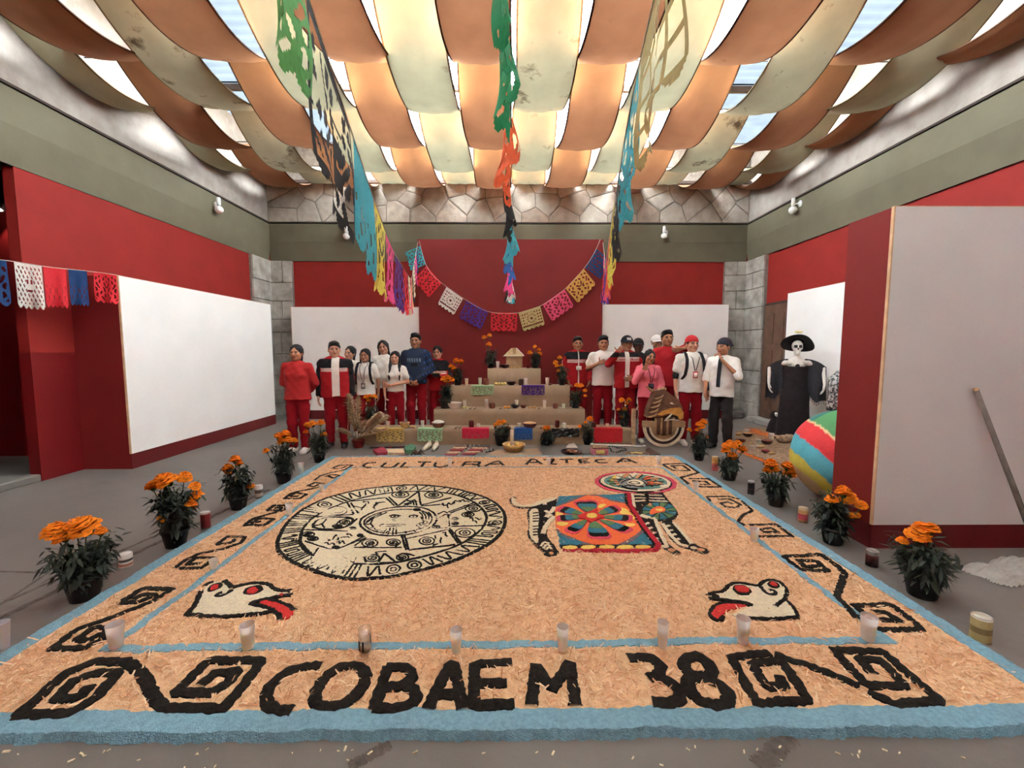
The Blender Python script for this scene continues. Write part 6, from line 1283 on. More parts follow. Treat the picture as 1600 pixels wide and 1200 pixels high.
garland('cut-paper garland hanging in a deep curve across the red panel above the altar', UC, [(.3/nU, 1.1/nU, 'teal', .36, 2), (1.2/nU, 2.2/nU+.03, 'red', .42, 2), (3.05/nU-.02, 4/nU-.01, 'white', .42, 0), (4/nU+.005, 5/nU, 'purple', .42, 2), (5.1/nU, 6/nU, 'red', .4, 2), (6.05/nU, 7/nU-.005, 'khaki', .42, 0), (7.05/nU, 8/nU, 'rose', .42, 2), (8.05/nU, 9/nU, 'gold', .42, 2), (9.1/nU, 10.3/nU, 'navy', .42, 2)], 'g', z_tilt=.85)
LL = through([at(184, 430, 5.32), at(140, 424, 5.2), at(75, 417, 4.95), at(10, 407, 4.72), at(-80, 396, 4.5)])
garland('short cut-paper garland of blue, white and red flags at the left board corner', LL, [(.02, .22, 'red', .36, 2), (.27, .385, 'navy', .42, 4), (.4, .53, 'red', .46, 4), (.54, .71, 'white', .5, 1), (.75, .93, 'navy', .5, 2)], 'g')
# paper draped over the steps
def drape_paper(label, px0, px1, ytop, ybot, k, col, st, lean=0):
    Y = TY[k]-.022; A, B = at(px0, ytop, Y), at(px1, ytop, Y); w = B.x-A.x; h = (ybot-ytop)*Y/FPX; V, F, Cc = flag_mesh(SC[col] if isinstance(col, str) else col, w, h, int(px0), st, .006, 20, 34); W_ = []
    top = TZ[k]+.008
    for x, y, z in V: W_.append((x+(A.x+B.x)/2, Y+y*.4, top+z))
    lip = [((A.x), Y, top), ((B.x), Y, top), (B.x, Y+.12, top+.002), (A.x, Y+.12, top+.002)]; o = len(W_); W_ += lip; Cc = np.vstack([Cc, np.tile(Cc[:1], (4, 1))]); F = list(F)+[(o, o+1, o+2, o+3)]
    return tag(npmesh('draped_paper', np.array(W_), F, M_paper, None, True, Cc), label, 'paper', 'cut papers hung over the altar steps')
drape_paper('yellow cut paper hanging over the left end of the lowest step', 588, 631, 672, 693, 0, (226, 196, 120), 2); drape_paper('pale green cut paper on the lowest step above the white shoes', 652, 691, 672, 692, 0, 'mint', 2); drape_paper('red cut paper hanging over the lowest step', 722, 764, 670, 686, 0, (222, 56, 84), 4); drape_paper('blue cut paper hanging over the lowest step right of the basket', 804, 832, 672, 690, 0, 'blue', 4); drape_paper('large plain red paper at the right end of the lowest step', 928, 973, 670, 693, 0, (206, 44, 50), 9)
drape_paper('pale green cut paper over the third step on the left', 736, 771, 602, 617, 2, 'mint', 2); drape_paper('purple cut paper over the third step on the right', 815, 851, 602, 617, 2, 'purple', 2)
b = MB(); Y = TY[0]-.03; A = at(862, 672, Y); B = at(905, 672, Y); n = 16
for j in range(7):
    for i in range(n+1): b.v.append((A.x+(B.x-A.x)*i/n, Y-.02*math.sin(i*1.9+j)-.012*math.sin(i*.7+j*2.1)-.01, TZ[0]+.015-j*.024+(.008*math.sin(i*2.3) if j in (0, 6) else 0)))
b.c = [(1, 1, 1)]*len(b.v)
for j in range(6):
    for i in range(n): a = j*(n+1)+i; b.f.append((a, a+1, a+n+2, a+n+1))
tag(b.build('plastic_sheet', mat('black_shiny_plastic', (36, 33, 32), .2, .1, 9, .3, 30, spec=.6), None, True), 'crumpled shiny black plastic hanging over the lowest step', 'plastic sheet')
# wooden post at the right end
tag(MB().box((-.03, -.03, 0), (.03, .03, .62), bev=.006).build('wooden_post', mat('pale_rough_wood', (176, 142, 108), .85, .2, 14, .3, 40), None, False, at(988, 690, 6.72)*Vector((1, 1, 0))) if False else MB().box((-.028, -.028, 0), (.028, .028, .6), bev=.006).build('wooden_post', mat('pale_rough_wood', (176, 142, 108), .85, .2, 14, .3, 40), None, False, (at(989, 690, 6.74).x, 6.74, 0)), 'pale rough wooden post standing at the right end of the altar', 'post')
# ================================================================ things on the floor before the altar
def flat(name, label, cat, pts, m, h=.012, z=0, group=None, fold=0):
    """cloth or mat lying on the floor; outline given as picture points"""
    P = [fl(x, y, z) for x, y in pts]; cx = sum(p.x for p in P)/len(P); cy = sum(p.y for p in P)/len(P); o = MB().prism([(p.x-cx, p.y-cy) for p in P], 0, h).build(name, m, None, False, (cx, cy, z+.001)); return tag(o, label, cat, group)
M_rug = mat('woven_brown_wool', (142, 108, 82), .95, .3, 60, .5, 120, stain=((196, 168, 130), 30, .5)); M_darkcloth = mat('dark_red_wool', (96, 36, 40), .95, .2, 40, .4); M_cr = mat('cream_wool', (210, 186, 150), .95, .1, 30, .4); M_grn = mat('green_wool', (84, 122, 92), .95, .15, 30, .4); M_wine = mat('crimson_wool', (150, 50, 62), .95, .15, 30, .4)
def woven(label, pts, n=7):
    A, B, Cc, D_ = [fl(x, y) for x, y in pts]; t = thing('woven_mat', label, 'mat', (A.x, A.y, .001)); o = Vector((A.x, A.y, 0))
    for i in range(n):                                       # stripes across the length, alternately dark, cream and crimson
        u, v = i/n, (i+1)/n; q = [A.lerp(D_, u)-o, B.lerp(Cc, u)-o, B.lerp(Cc, v)-o, A.lerp(D_, v)-o]; MB().prism([(p.x, p.y) for p in q], 0, .012+.004*(i % 2)).build('woven_stripe', (M_darkcloth, M_cr, M_rug, M_wine)[(i*3) % 4 if 0 < i < n-1 else 0], t)
woven('striped woven mat right of the white shoes, longer one', [(690, 715), (709, 715), (732, 698), (712, 698)], 9); woven('second striped woven mat, between the shoes and the basket', [(718, 713), (738, 713), (765, 699), (742, 699)], 9)
M_bead = mat('black_beads', (40, 36, 36), .3, .2, 9, spec=.6); M_beadw = mat('pale_beads', (206, 196, 180), .4, .1, 9)
def beads(label, cx, cy, w, h, n, m, rr=.011, name='bead_necklace'):
    c = fl(cx, cy); k = c.y/FPX; kz = (fl(cx, cy-3).y-fl(cx, cy+3).y)/6; t = thing(name, label, 'necklace', (c.x, c.y, 0)); me = None; q = random.Random(int(cx))
    for i in range(n):
        a = 2*PI*i/n; r = 1+.3*math.sin(a*3+cx); p = (w*.5*k*math.cos(a)*r, h*.5*kz*math.sin(a)*r, rr)
        if me is None: o = MB().ball((0, 0, 0), rr, 8).build('bead', m, t, True, p); me = o.data
        else:
            o = bpy.data.objects.new('bead', me); COL.objects.link(o); o.parent = t; o.location = p
            if m is M_beadw and i % 2: o.material_slots[0].link = 'OBJECT'; o.material_slots[0].material = M_bead
    return t
beads('black and white bead necklace on the first woven mat', 736, 699, 26, 5, 22, M_beadw); beads('black and white bead necklace beside the basket cloth', 762, 704, 16, 6, 18, M_beadw); beads('shiny black bead necklace right of the pink box', 963, 703, 24, 8, 26, M_bead, .014)
flat('folded_textile', 'crimson folded cloth on the floor at the left before the altar', 'cloth', [(583, 707), (600, 703), (606, 711), (590, 713)], M_wine, .05); flat('folded_textile', 'cream folded cloth between crimson and green ones', 'cloth', [(604, 706), (630, 706), (632, 712), (606, 712)], M_cr, .045); flat('folded_textile', 'green folded cloth before the yellow cut paper', 'cloth', [(632, 704), (642, 699), (650, 703), (646, 709), (634, 710)], M_grn, .06); flat('folded_textile', 'small dark crimson cloth on the floor below the green cloth', 'cloth', [(622, 713), (638, 712), (639, 715), (624, 716)], M_darkcloth, .02)
t = thing('dried_chili_bundle', 'dark dried bundle at the right end of the folded cloths', 'dried bundle', fl(653, 713)); q = random.Random(9)
for i in range(14): a = q.uniform(0, 6.3); b = MB(); b.tube([(0, 0, .03), (math.cos(a)*.05, math.sin(a)*.05, .05+q.random()*.04), (math.cos(a)*.1, math.sin(a)*.1, .02)], .01, 5, rs=[.012, .014, .004]); b.build('stalk', M_spoon, t, True)
t = thing('wooden_flute', 'thin dark rod lying along the foot of the altar', 'stick', fl(610, 701)); b = MB(); A, B = fl(578, 701)-fl(610, 701), fl(644, 699)-fl(610, 701); b.tube([A+Vector((0, 0, .014)), B+Vector((0, 0, .014))], .013, 8); b.build('rod', M_spoon, t, True)
for u in (.2, .45, .7): MB().tube([A.lerp(B, u)+Vector((0, 0, .014)), A.lerp(B, u+.06)+Vector((0, 0, .014))], .0145, 8).build('band', M_wine, t, True)
# white shoes, toes to the viewer
M_leath = mat('cream_leather', (214, 198, 176), .45, .06, 10, spec=.5); M_sole = mat('dark_sole', (50, 42, 38), .7)
def lady_shoe(label, px, py, rz):
    t = thing('dress_shoe', label, 'shoe', fl(px, py), rz, 'pair of cream shoes')
    f = Field((-.07, -.17, 0), (.07, .14, .14), .006); f.rc((0, .08, .055), (0, .02, .045), .036, .034, .02); f.rc((0, .02, .045), (0, -.11, .026), .034, .03, .03); f.rc((0, .09, .06), (0, .1, .09), .03, .026, .02); f.rc((0, .06, .1), (0, -.02, .085), .028, .03, .01, 1, True); f.cut(lambda x, y, z: .008-z+0*x+0*y); P, F = f.mesh(); npmesh('upper', P, F, M_leath, t, True)
    b = MB(); b.prism([(.038*math.cos(a)*(1 if math.sin(a) > 0 else 1.0), -.02+.13*math.sin(a)) for a in [i*2*PI/20 for i in range(20)]], 0, .009); b.box((-.025, .07, 0), (.025, .12, .04)); b.build('sole', M_sole, t)
lady_shoe('left cream shoe under the pale green paper', 667, 702, -.25); lady_shoe('right cream shoe under the pale green paper', 680, 702, -.1)
# basket with a candle on brown paper
flat('paper_sheet', 'crumpled brown paper sheet under the round basket', 'paper', [(757, 714), (775, 703), (840, 701), (849, 713), (825, 712), (800, 715)], M_kraft, .006)
c = fl(803, 707); k = c.y/FPX; t = thing('basket_bowl', 'round straw-coloured basket bowl with fruit on brown paper', 'basket', (c.x, c.y+.1, .008)); r = 19*k; M_basket = mat('basket_straw', (190, 156, 104), .8, .2, 40, .6, 60)
MB().lathe([(r*.6, 0), (r*.66, .01), (r*.9, .06), (r, .1), (r*.96, .105), (r*.86, .07), (r*.6, .03), (.003, .03)], 26).build('basket', M_basket, t, True)
for i in range(7): a = i*.9; o = MB().ball((0, 0, 0), .035, 10).build('fruit_piece', (M_fruit, M_apple, M_bread)[i % 3], t, True, (r*.5*math.cos(a), r*.5*math.sin(a), .075))
tag(MB().lathe([(.026, 0), (.026, .27), (.02, .285), (.004, .288)], 14).build('taper_candle', M_wax, None, True, (c.x-.03, c.y+.1, .05)), 'tall white candle stuck upright in the round basket', 'candle')
# plate, box, tray, stick
c = fl(893, 707); k = c.y/FPX; t = thing('dark_plate', 'dark oval plate with scraps on the floor before the altar', 'plate', c); MB().lathe([(.1, 0), (.11, .004), (.155, .022), (.165, .026), (.15, .02), (.09, .008), (.003, .008)], 26).build('plate', M_dclay, t, True)
for i in range(6): MB().ball((math.cos(i*1.1)*.06, math.sin(i*1.1)*.06, .022), .022, 8, sc=(1.3, 1, .6)).build('food_piece', (M_bread, M_clay)[i % 2], t, True)
c = fl(893, 699); t = thing('folded_napkin', 'white folded napkin lying behind the dark plate', 'napkin', (c.x, c.y+.02, 0)); MB().add([(-.09, -.05, 0), (.1, -.04, 0), (.08, .06, 0), (-.08, .05, 0), (-.05, -.02, .05), (.03, -.01, .07), (.06, .03, .05), (-.03, .04, .045)], [(3, 2, 1, 0), (4, 5, 6, 7), (0, 1, 5, 4), (1, 2, 6, 5), (2, 3, 7, 6), (3, 0, 4, 7)]).build('napkin', M_cerw, t)
c = fl(938, 712); t = thing('small_chest', 'small pink and brown decorated box on the floor before the altar', 'box', c); MB().box((-.12, 0, 0), (.12, .14, .1), bev=.012).build('box', mat('pink_lacquer', (196, 112, 124), .5, .15, 30), t); MB().box((-.125, -.005, .1), (.125, .145, .13), bev=.012).build('lid', M_rug, t); MB().box((-.06, -.006, .03), (.06, .0, .08)).build('label_plate', M_apple, t); MB().box((-.125, -.004, 0), (.125, .144, .016)).build('foot', M_rug, t)
c = fl(996, 713); t = thing('picture_tray', 'brown wooden tray with a pale bird motif tilted on the floor', 'tray', (c.x, c.y, .003), -.25); MB().box((-.17, 0, 0), (.17, .2, .02), bev=.006).build('tray', M_rug, t); MB().box((-.15, .015, .02), (.15, .185, .024)).build('panel', M_door, t)
b = MB(); b.prism([(-.08, .05), (-.02, .08), (.05, .06), (.09, .12), (.02, .12), (-.02, .15), (-.04, .11), (-.1, .1)], .024, .03); b.build('bird_motif', M_apple, t)
flat('dark_cloth', 'dark folded cloth right of the wooden tray', 'cloth', [(1013, 700), (1032, 711), (1016, 712), (1008, 704)], M_spoon, .012)
t = thing('white_staff', 'thin white staff lying along the foot of the altar', 'stick', fl(965, 697)); A, B = fl(925, 696)-fl(965, 697), fl(1006, 699)-fl(965, 697); MB().tube([A+Vector((0, 0, .016)), B+Vector((0, 0, .016))], .014, 8).build('rod', M_cerw, t, True)
for e in (A, B): MB().ball((e.x, e.y, .02), .026, 10, sc=(1.3, .9, .75)).build('knob', M_cerw, t, True)
# half-round striped shield and eagle helmet
Y = 6.62; O = at(1036, 672, Y); k = Y/FPX; M_tan = mat('tan_cardboard', (170, 132, 96), .85, .1, 14, .15); M_brn = mat('brown_paint', (104, 70, 52), .8, .15, 14, .15); M_dbr = mat('dark_brown_felt', (58, 40, 34), .9, .15, 14, .2); M_ivory = mat('ivory_felt', (220, 200, 168), .85, .08, 14, .2)
zb = 33*k; t = thing('round_shield', 'half-round shield with cream and brown rings standing before the pink girl', 'shield', (O.x, Y, zb))
def halfring(r0, r1, y0, name, m): t_ = [PI+i*PI/28 for i in range(29)]; MB().prism([(r1*math.cos(a), r1*math.sin(a)) for a in t_]+[(r0*math.cos(a), r0*math.sin(a)) for a in reversed(t_)], 0, .04, M=Matrix.Translation((0, y0, 0)) @ Matrix.Rotation(PI/2, 4, 'X')).build(name, m, t)
for r0, r1, m, y in ((28, 32.5, M_ivory, 0), (23.5, 28, M_dbr, .006), (20.5, 23.5, M_ivory, 0), (14, 20.5, M_tan, .008), (.5, 14, M_dbr, .012)): halfring(r0*k, r1*k, y, 'ring', m)
for s in (-1, 1): MB().box((s*16*k if s > 0 else -33*k, -.06, -1*k), (33*k if s > 0 else -16*k, .03, 9*k), bev=.008).build('side_block', M_tan, t)
for i in range(7): x = (-14+i*4.7)*k; MB().tube([(x, -.05, -12*k), (x, -.055, 15*k)], 2.2*k, 8).build('reed', (M_tan, M_brn)[i % 2], t, True)
MB().box((-17*k, .0, -6*k), (17*k, .05, 16*k)).build('backing', M_dbr, t)
E = Crop(870, 500, .1875); t = thing('eagle_helmet', 'brown cardboard eagle-head helmet with orange beak resting on the striped shield', 'helmet', (O.x, Y, zb+15*k))
def epoly(name, pts, m, y0, y1): MB().prism([((870+x*.1875-1036)*k, -(500+y*.1875-657)*k) for x, y in pts], 0, y1-y0, M=Matrix.Translation((0, y1, 0)) @ Matrix.Rotation(PI/2, 4, 'X')).build(name, m, t)
epoly('skull', [(735, 838), (745, 760), (785, 650), (800, 612), (870, 600), (905, 625), (995, 695), (1030, 760), (990, 800), (900, 812), (860, 838)], M_brn, -.09, .09)
epoly('beak', [(815, 812), (850, 780), (930, 756), (1005, 750), (1033, 790), (1033, 845), (1005, 855), (985, 820), (900, 800), (850, 820)], mat('ochre_paint', (190, 132, 60), .7, .12, 12, .1), -.1, .1); epoly('lower_beak', [(860, 862), (900, 830), (990, 825), (1000, 850), (930, 858)], M_dbr, -.06, .06)
for i, (x, y) in enumerate(((742, 800), (752, 760), (765, 720), (778, 682), (795, 645))): epoly('mane_feather', [(x-10, y+30), (x+45, y+14), (x+72, y-4), (x+60, y+22), (x+10, y+38)], M_tan, -.105, .105)
for pts in ([(800, 612), (770, 600), (735, 575), (775, 625)], [(860, 604), (880, 582), (895, 590), (890, 620)], [(830, 608), (850, 590), (860, 600), (850, 615)]): epoly('crest_feather', pts, M_tan, -.05, .05)
epoly('eye', [(915, 712), (935, 708), (952, 722), (930, 724)], M_ivory, -.1, .1); b = MB(); b.tube([((870+x*.1875-1036)*k, -.11, -(500+y*.1875-657)*k) for x, y in ((875, 862), (895, 835), (935, 800), (915, 830), (880, 858), (940, 850), (985, 858))], .008, 6); b.build('cord', M_cerw, t, True)
# ================================================================ the skeleton lady and the offering on the right
BONE = (224, 216, 204); t = thing('skeleton_lady', 'dressed skeleton lady in black gown, shawl and wide black hat by the white board', 'figure', (4.92, 7.14, 0), -.42)
M_blk = mat('black_gown_cloth', (34, 27, 27), .85, .15, 12, .3, 60, spec=.15); M_net = mat('black_net_shawl', (44, 40, 42), .8, .25, 40, .4, 120); M_bone = mat('painted_bone', (222, 214, 200), .6, .08, 14, .1)
f = Field((-.5, -.3, 0), (.5, .3, 1.5), .014); f.rc((0, 0, .02), (0, 0, .75), .27, .2, .05, 1.4); f.rc((0, 0, .75), (0, 0, 1.0), .2, .165, .05, 1.4); f.rc((0, 0, 1.0), (0, 0, 1.22), .165, .18, .05, 1.4); f.warp(.006, 3, 8); f.cut(lambda x, y, z: np.maximum(.004-z, z-1.27)+0*x+0*y); P, F = f.mesh(); npmesh('gown', P, F, M_blk, t, True)
f = Field((-.6, -.2, .6), (.6, .2, 1.55), .01); f.rc((-.17, 0, 1.33), (.17, 0, 1.33), .045, .045, .04); f.rc((0, 0, 1.2), (0, 0, 1.34), .13, .1, .05, 1.5); f.rc((0, 0, 1.3), (0, -.01, 1.48), .042, .038, .03)
for s in (-1, 1): f.rc((s*.18, 0, 1.33), (s*.39, .02, 1.24), .036, .03, .03); f.rc((s*.39, .02, 1.24), (s*.4, -.06, .98), .03, .022, .02)
P, F = f.mesh(); Vs, Fs = [P], [F]
f = Field((-.12, -.15, 1.4), (.12, .16, 1.76), .0055); f.el((0, .01, 1.62), (.08, .098, .095), .02); f.rc((0, -.04, 1.56), (0, -.055, 1.5), .05, .036, .03); f.rc((-.05, -.06, 1.58), (.05, -.06, 1.58), .02, .02, .02); f.rc((0, 0, 1.44), (0, .01, 1.52), .04, .045, .03)
for s in (-1, 1): f.el((s*.034, -.1, 1.61), (.024, .034, .025), .01, True)
f.el((0, -.105, 1.57), (.012, .02, .018), .006, True)
for i in range(-3, 4): f.rc((i*.011, -.1, 1.535), (i*.011, -.1, 1.505), .0028, .0028, .003, 1, True)
P, F = f.mesh(); Fs.append(F+len(Vs[0])); Vs.append(P)
for s in (-1, 1):
    P, F = hand_mesh((s*.4, -.06, .98), (s*-.1, -.1, -1), (0, -1, 0), (-s, 0, 0), .3, 'side'); Fs.append(F+sum(map(len, Vs))); Vs.append(P)
V = np.concatenate(Vs); cc = np.tile(np.array(BONE, float), (len(V), 1)); dk = ((V[:, 2] > 1.585) & (V[:, 2] < 1.635) & (V[:, 1] < -.055) & (np.abs(np.abs(V[:, 0])-.034) < .024)) | ((np.abs(V[:, 0]) < .011) & (np.abs(V[:, 2]-1.57) < .016) & (V[:, 1] < -.07)); cc[dk] = (38, 32, 32); npmesh('skeleton_body', V, np.concatenate(Fs), vmat('painted_skeleton', .6, .1, 60), t, True, cc)
Rm = Matrix.Translation((.01, .05, 1.67)) @ Matrix.Rotation(-.62, 4, 'X') @ Matrix.Rotation(.12, 4, 'Y'); n = 36; b = MB(); pr = [(.0, .14), (.06, .138), (.09, .11), (.1, .03), (.14, .012), (.2, .0), (.245, -.03)]
b.lathe([(r, z) for r, z in reversed(pr)], n, cap=False); b.v = [(x*(1+.08*math.sin(math.atan2(y, x)*2)), y, z-(.03*math.cos(math.atan2(y, x)*2) if math.hypot(x, y) > .12 else 0)) for x, y, z in b.v]; b.v = [Rm @ Vector(v) for v in b.v]; b.build('hat', M_blk, t, True)
MB().tube([Rm @ Vector((.103*math.cos(a), .103*math.sin(a), .035)) for a in [i*2*PI/20 for i in range(20)]], .012, 6, closed=True).build('hat_band', M_net, t, True); 
for i, (dx, dz, m) in enumerate(((-.05, 1.3, M_bone), (.06, 1.305, M_bone), (0, 1.28, M_net), (-.1, 1.33, M_bone), (.11, 1.33, M_bone))): MB().ball((dx, -.1+abs(dx)*.3, dz), .034, 12, sc=(1, .6, 1), jit=.08).build('collar_flower', m, t, True)
for s in (-1, 1):
    vs = []; fs = []; n, m = 12, 14
    for j in range(m+1):
        for i in range(n+1):
            u, v = i/n, j/m; x = s*(.12+u*.31); top = 1.4-.14*u*u; L = .38+.32*(1-abs(u-.55))*(1 if s > 0 else .9); z = top-v*L; y = .03+.035*math.sin(u*15+v*2)*v-.05*math.sin(u*PI)*(1-v); vs.append((x*(1+.03*v), y-.02, z))
    for j in range(m):
        for i in range(n): a = j*(n+1)+i; fs.append((a, a+1, a+n+2, a+n+1))
    b = MB().add(vs, fs); o = b.build('shawl_half', M_net, t, True)
    for i in range(0, n+1): x, y, z = vs[m*(n+1)+i]; MB().tube([(x, y, z+.01), (x+.005, y-.005, z-.06)], .004, 4).build('fringe', M_net, t)
MB().ball((.02, .07, 1.86), .05, 12, sc=(1.2, .5, .5), jit=.1).build('hat_plume', mat('yellow_feather', (226, 212, 150), .9, .1, 30), t, True)
c = fl(1210, 677); t = thing('skeleton_doll', 'small skeleton doll in black cloak standing left of the tall skeleton lady', 'doll', (c.x, c.y, 0)); MB().lathe([(.14, 0), (.145, .01), (.12, .12), (.09, .22), (.05, .29), (.02, .32)], 18).build('cloak', M_blk, t, True); MB().ball((0, -.015, .35), .045, 14, sc=(.85, .9, 1.1)).build('skull', M_bone, t, True)
for s in (-1, 1): MB().ball((s*.015, -.048, .355), .011, 8).build('eye_socket', M_blk, t, True)
b = MB(); b.tube([(-.03, -.125, .05), (-.03, -.115, .1), (.0, -.11, .11), (.02, -.118, .07), (.035, -.12, .06)], .007, 5); b.build('purple_trim', mat('purple_braid', (120, 60, 160), .7), t, True); MB().lathe([(.075, .29), (.07, .36), (.03, .41), (.0, .42)], 14, cap=False, M=Matrix.Translation((0, .025, 0))).build('hood', M_blk, t, True)
# sequined dress form half hidden behind the grey board
def speckle():
    m = bpy.data.materials.new('sequins'); m.use_nodes = True; n = m.node_tree.nodes; l = m.node_tree.links; b = n['Principled BSDF']; v = n.new('ShaderNodeTexVoronoi'); v.inputs['Scale'].default_value = 45; tc = n.new('ShaderNodeTexCoord'); l.new(tc.outputs['Object'], v.inputs['Vector']); r = n.new('ShaderNodeValToRGB'); r.color_ramp.elements[0].color = (.02, .018, .018, 1); r.color_ramp.elements[1].color = (.42, .38, .34, 1); r.color_ramp.elements[0].position = .45; r.color_ramp.elements[1].position = .75; l.new(v.outputs['Color'], r.inputs[0]); l.new(r.outputs[0], b.inputs['Base Color']); b.inputs['Roughness'].default_value = .4; return m
c = at(1306, 640, 6.4); t = thing('dress_form', 'black sequined dress form on a stand beside the skeleton lady', 'dress form', (c.x+.04, 6.4, 0)); MB().lathe([(.17, .62), (.19, .7), (.155, .86), (.17, 1.02), (.16, 1.12), (.08, 1.2), (.05, 1.24)], 20, M=Matrix.Scale(.7, 4, (0, 1, 0))).build('torso', speckle(), t, True); MB().lathe([(.018, .0), (.018, .65)], 10).build('pole', M_dark, t, True); MB().lathe([(.2, 0), (.2, .02), (.03, .05)], 20).build('base', M_dark, t, True)
c = fl(1286, 672); t = thing('dried_wreath', 'brown dried flower bunch at the foot of the white board behind the ball', 'dried flowers', (5.2, 6.75, 0))
for i in range(12): q = random.Random(i); MB().ball((q.uniform(-.12, .12), q.uniform(-.08, .08), q.uniform(.05, .3)), .05, 8, jit=.2).build('dried_flower', (M_rug, M_brn, M_tan)[i % 3], t, True)
# big painted ball
c = at(1330, 720, 4.12); R_ = .475; n, m = 110, 70; ax = Vector((.62, -.25, .74)).normalized(); V = []; F = []; cl_ = []
for j in range(m+1):
    for i in range(n):
        th, ph_ = PI*j/m, 2*PI*i/n; d = Vector((math.sin(th)*math.cos(ph_), math.sin(th)*math.sin(ph_), math.cos(th))); r = R_*(1+mnoise.noise(d*2.2)*.025); V.append(d*r); s = d.dot(ax)+mnoise.noise(d*3)*.02
        col = (86, 140, 90) if s > .12 else (216, 190, 140) if s > .07 else (206, 60, 62) if s > -.3 else (92, 172, 184) if s > -.62 else (206, 190, 80) if s > -.82 else (206, 172, 128)
        if s > .12 and math.sin(ph_*3) > .6: col = (60, 110, 104)
        cl_.append(col)
for j in range(m):
    for i in range(n): F.append((j*n+i, (j+1)*n+i, (j+1)*n+(i+1) % n, j*n+(i+1) % n))
o = npmesh('papier_mache_ball', V, F, vmat('crepe_paper', .85, .5, 30, .15, .16, 9), None, True, cl_); o.location = (c.x, 4.2, R_*.985); tag(o, 'big round papier-mache ball in green, red, turquoise and yellow behind the grey board', 'ball')
# the straw-covered offering on the floor
M_straw = mat('straw_and_bark', (150, 120, 92), .95, .3, 26, .9, 50, stain=((96, 70, 54), 18, .55)); off = flat('straw_bed', 'low bed of straw and bark with offerings before the skeleton lady', 'straw bed', [(1148, 700), (1150, 676), (1185, 670), (1230, 672), (1250, 692), (1262, 742), (1225, 738), (1198, 722), (1170, 712)], M_straw, .03)
M_petal = vmat('marigold_petal', .8, 0, var=.15)
def petals(label, pts, n, spread, z0=.03):
    q = random.Random(n); b = MB()
    for _ in range(n):
        s = q.random()*(len(pts)-1); i = int(s); p = fl(pts[i][0]+(pts[i+1][0]-pts[i][0])*(s-i), pts[i][1]+(pts[i+1][1]-pts[i][1])*(s-i)); a = q.uniform(0, 6.3); r = q.uniform(.008, .018); x, y = p.x+q.gauss(0, spread), p.y+q.gauss(0, spread*1.3); z = z0+q.uniform(0, .018); kk = q.uniform(.75, 1.05); d = Vector((math.cos(a), math.sin(a), q.uniform(-.3, .3)))*r; e = Vector((-math.sin(a), math.cos(a), q.uniform(-.3, .3)))*r*.6; o = Vector((x, y, z)); b.add([o-d, o+e, o+d, o-e], [(0, 1, 2, 3)], (236*kk, 132*kk*q.uniform(.7, 1.1), 40*kk))
    o = b.build('flower_petals', M_petal, None, False, col=True); tag(o, label, 'petals', None, 'stuff'); return o
petals('strip of orange marigold petals running from the pot to the straw bed', [(1155, 707), (1180, 716), (1206, 727)], 700, .035, .012); petals('heap of orange petals at the back of the straw bed', [(1174, 673), (1188, 680), (1202, 684)], 700, .07); petals('small heap of orange petals right of the skeleton doll', [(1222, 678), (1230, 680)], 250, .06); petals('orange petals on the floor beside the pot next to the painted ball', [(1236, 740), (1242, 748)], 160, .04, .012)
def floor_bowl(lb, px, py, w, m, fm=None): p = fl(px, py, .03); k = p.y/FPX; o = bowl(lb, px, 0, w, w*.36, m, fm, 2, z=.03, Y=p.y); o.location = p; return o
floor_bowl('dark bowl at the back left of the straw bed', 1168, 682, 16, M_dclay, M_bread); floor_bowl('dark bowl in the middle of the straw bed', 1198, 694, 18, M_dclay, M_clay); floor_bowl('red clay bowl at the front of the straw bed', 1196, 708, 13, M_clay, M_wine); floor_bowl('brown clay dish at the left edge of the straw bed', 1158, 691, 15, M_clay, M_dclay); floor_bowl('brown dish at the back right of the straw bed', 1212, 685, 12, M_clay, M_rug)
for lb, px, py, pt in (('white cup candle in the middle of the straw bed', 1184, 697, 686), ('white cup candle at the front left of the straw bed', 1176, 703, 696), ('white cup candle before the skeleton doll', 1205, 688, 677), ('white cup candle at the right of the straw bed beside the ball', 1247, 702, 689), ('short white cup candle at the front right of the straw bed', 1238, 722, 713), ('white cup lying low at the back left of the straw bed', 1167, 676, 671)): floor_cup(lb, px, py, pt, .031, 8)
for i, (px, py, w, lab) in enumerate(((1228, 692, 26, 'bark-covered log at the right of the straw bed'), (1258, 690, 20, 'short bark log beside the painted ball'))):
    p = fl(px, py, .03); k = p.y/FPX; b = MB(); pts = [(-w*k/2+w*k*j/6, random.uniform(-.02, .02), .07+random.uniform(-.01, .01)) for j in range(7)]; b.tube(pts, .07, 10, rs=[.05, .07, .075, .07, .072, .068, .045]); o = b.build('bark_log', M_straw, None, True, (p.x, p.y, .028)); tag(o, lab, 'log')
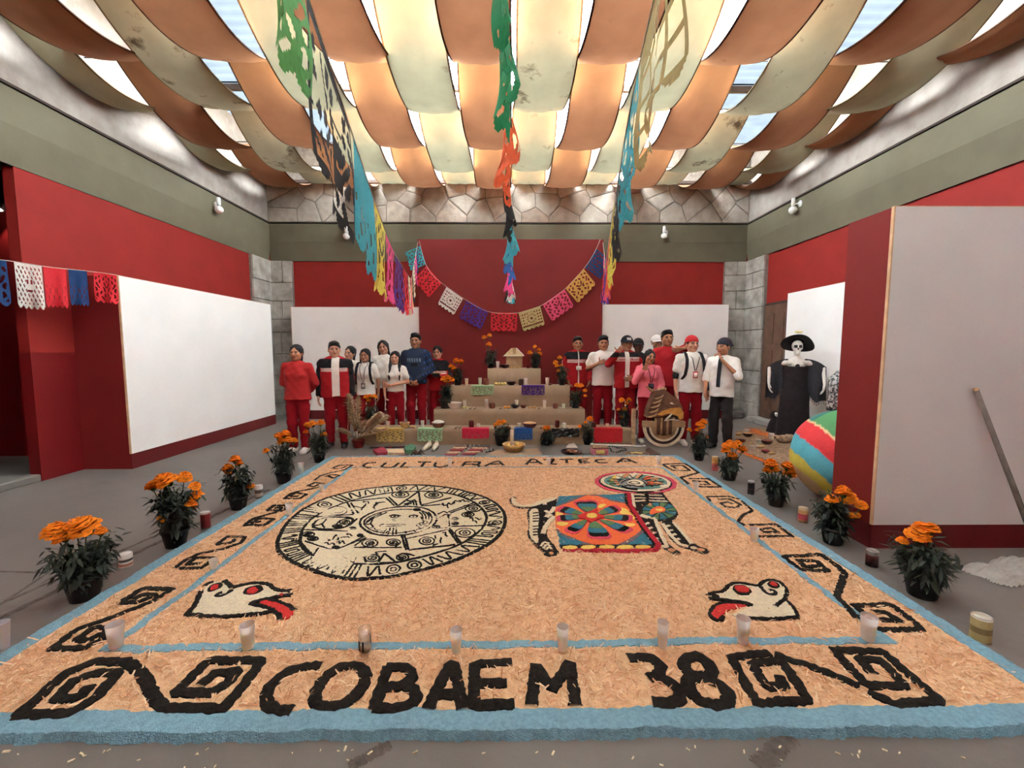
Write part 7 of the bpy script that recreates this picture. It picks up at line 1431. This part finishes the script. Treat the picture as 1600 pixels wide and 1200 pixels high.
for i, (px, py, lab) in enumerate(((1190, 700, 'pale maize cob left of the red bowl'), (1206, 711, 'pale maize cob right of the red bowl'), (1216, 683, 'pale maize cob near the petals'), (1155, 680, 'pale maize cob at the left back of the bed'))):
    p = fl(px, py, .03); b = MB(); b.tube([(-.07, 0, .02), (-.03, .01, .022), (.03, .02, .022), (.075, .035, .02)], .02, 8, rs=[.008, .021, .02, .007]); tag(b.build('maize_cob', M_bread, None, True, p), lab, 'maize')
p = fl(1232, 733); t = thing('small_crate', 'small dark and white box on the floor before the painted ball', 'box', p, .4); MB().box((-.05, -.03, 0), (.05, .03, .05), bev=.005).build('box', M_dclay, t); MB().box((.05, -.03, 0), (.12, .03, .048), bev=.005).build('sleeve', M_cerw, t)
# ================================================================ at the grey board
A, B = at(1525, 609, 3.12), at(1612, 835, 2.94); t = thing('wooden_pole', 'long dark wooden pole leaning against the grey board', 'pole', (0, 0, 0)); d = (B-A).normalized(); s = (0.02-B.z)/d.z; B2 = B+d*s; MB().tube([B2, B2.lerp(A, .5), A], .017, 10, rs=[.019, .017, .016]).build('shaft', mat('grey_weathered_wood', (104, 92, 82), .8, .15, 12, .2), t, True); MB().ball(A, .018, 10).build('rounded_end', M_tan, t, True)
c = fl(1588, 896); n, m = 46, 30; vs = []; fs = []
for j in range(m+1):
    for i in range(n+1):
        u, v = i/n*2-1, j/m*2-1; r = math.hypot(u, v); e = max(0, 1-r**2.5); x, y = u*.34*(1+.12*math.sin(v*5+u)), v*.16*(1+.15*math.sin(u*7))+.04*u; h = .006+e*(.02+.075*abs(math.sin(v*13+u*2.5+1.3*math.sin(u*4+v*2)))*(.6+.4*math.sin(u*7))); vs.append((x, y, max(.002, h if r < 1 else .002)))
for j in range(m):
    for i in range(n):
        a = j*(n+1)+i
        if math.hypot((i+.5)/n*2-1, (j+.5)/m*2-1) < 1.0: fs.append((a, a+1, a+n+2, a+n+1))
o = MB().add(vs, fs).build('crumpled_cloth', mat('white_rag', (152, 144, 135), .9, .08, 20, .3, 60), None, True, (c.x, c.y, 0)); tag(o, 'crumpled white cloth on the floor at the right before the grey board', 'cloth')
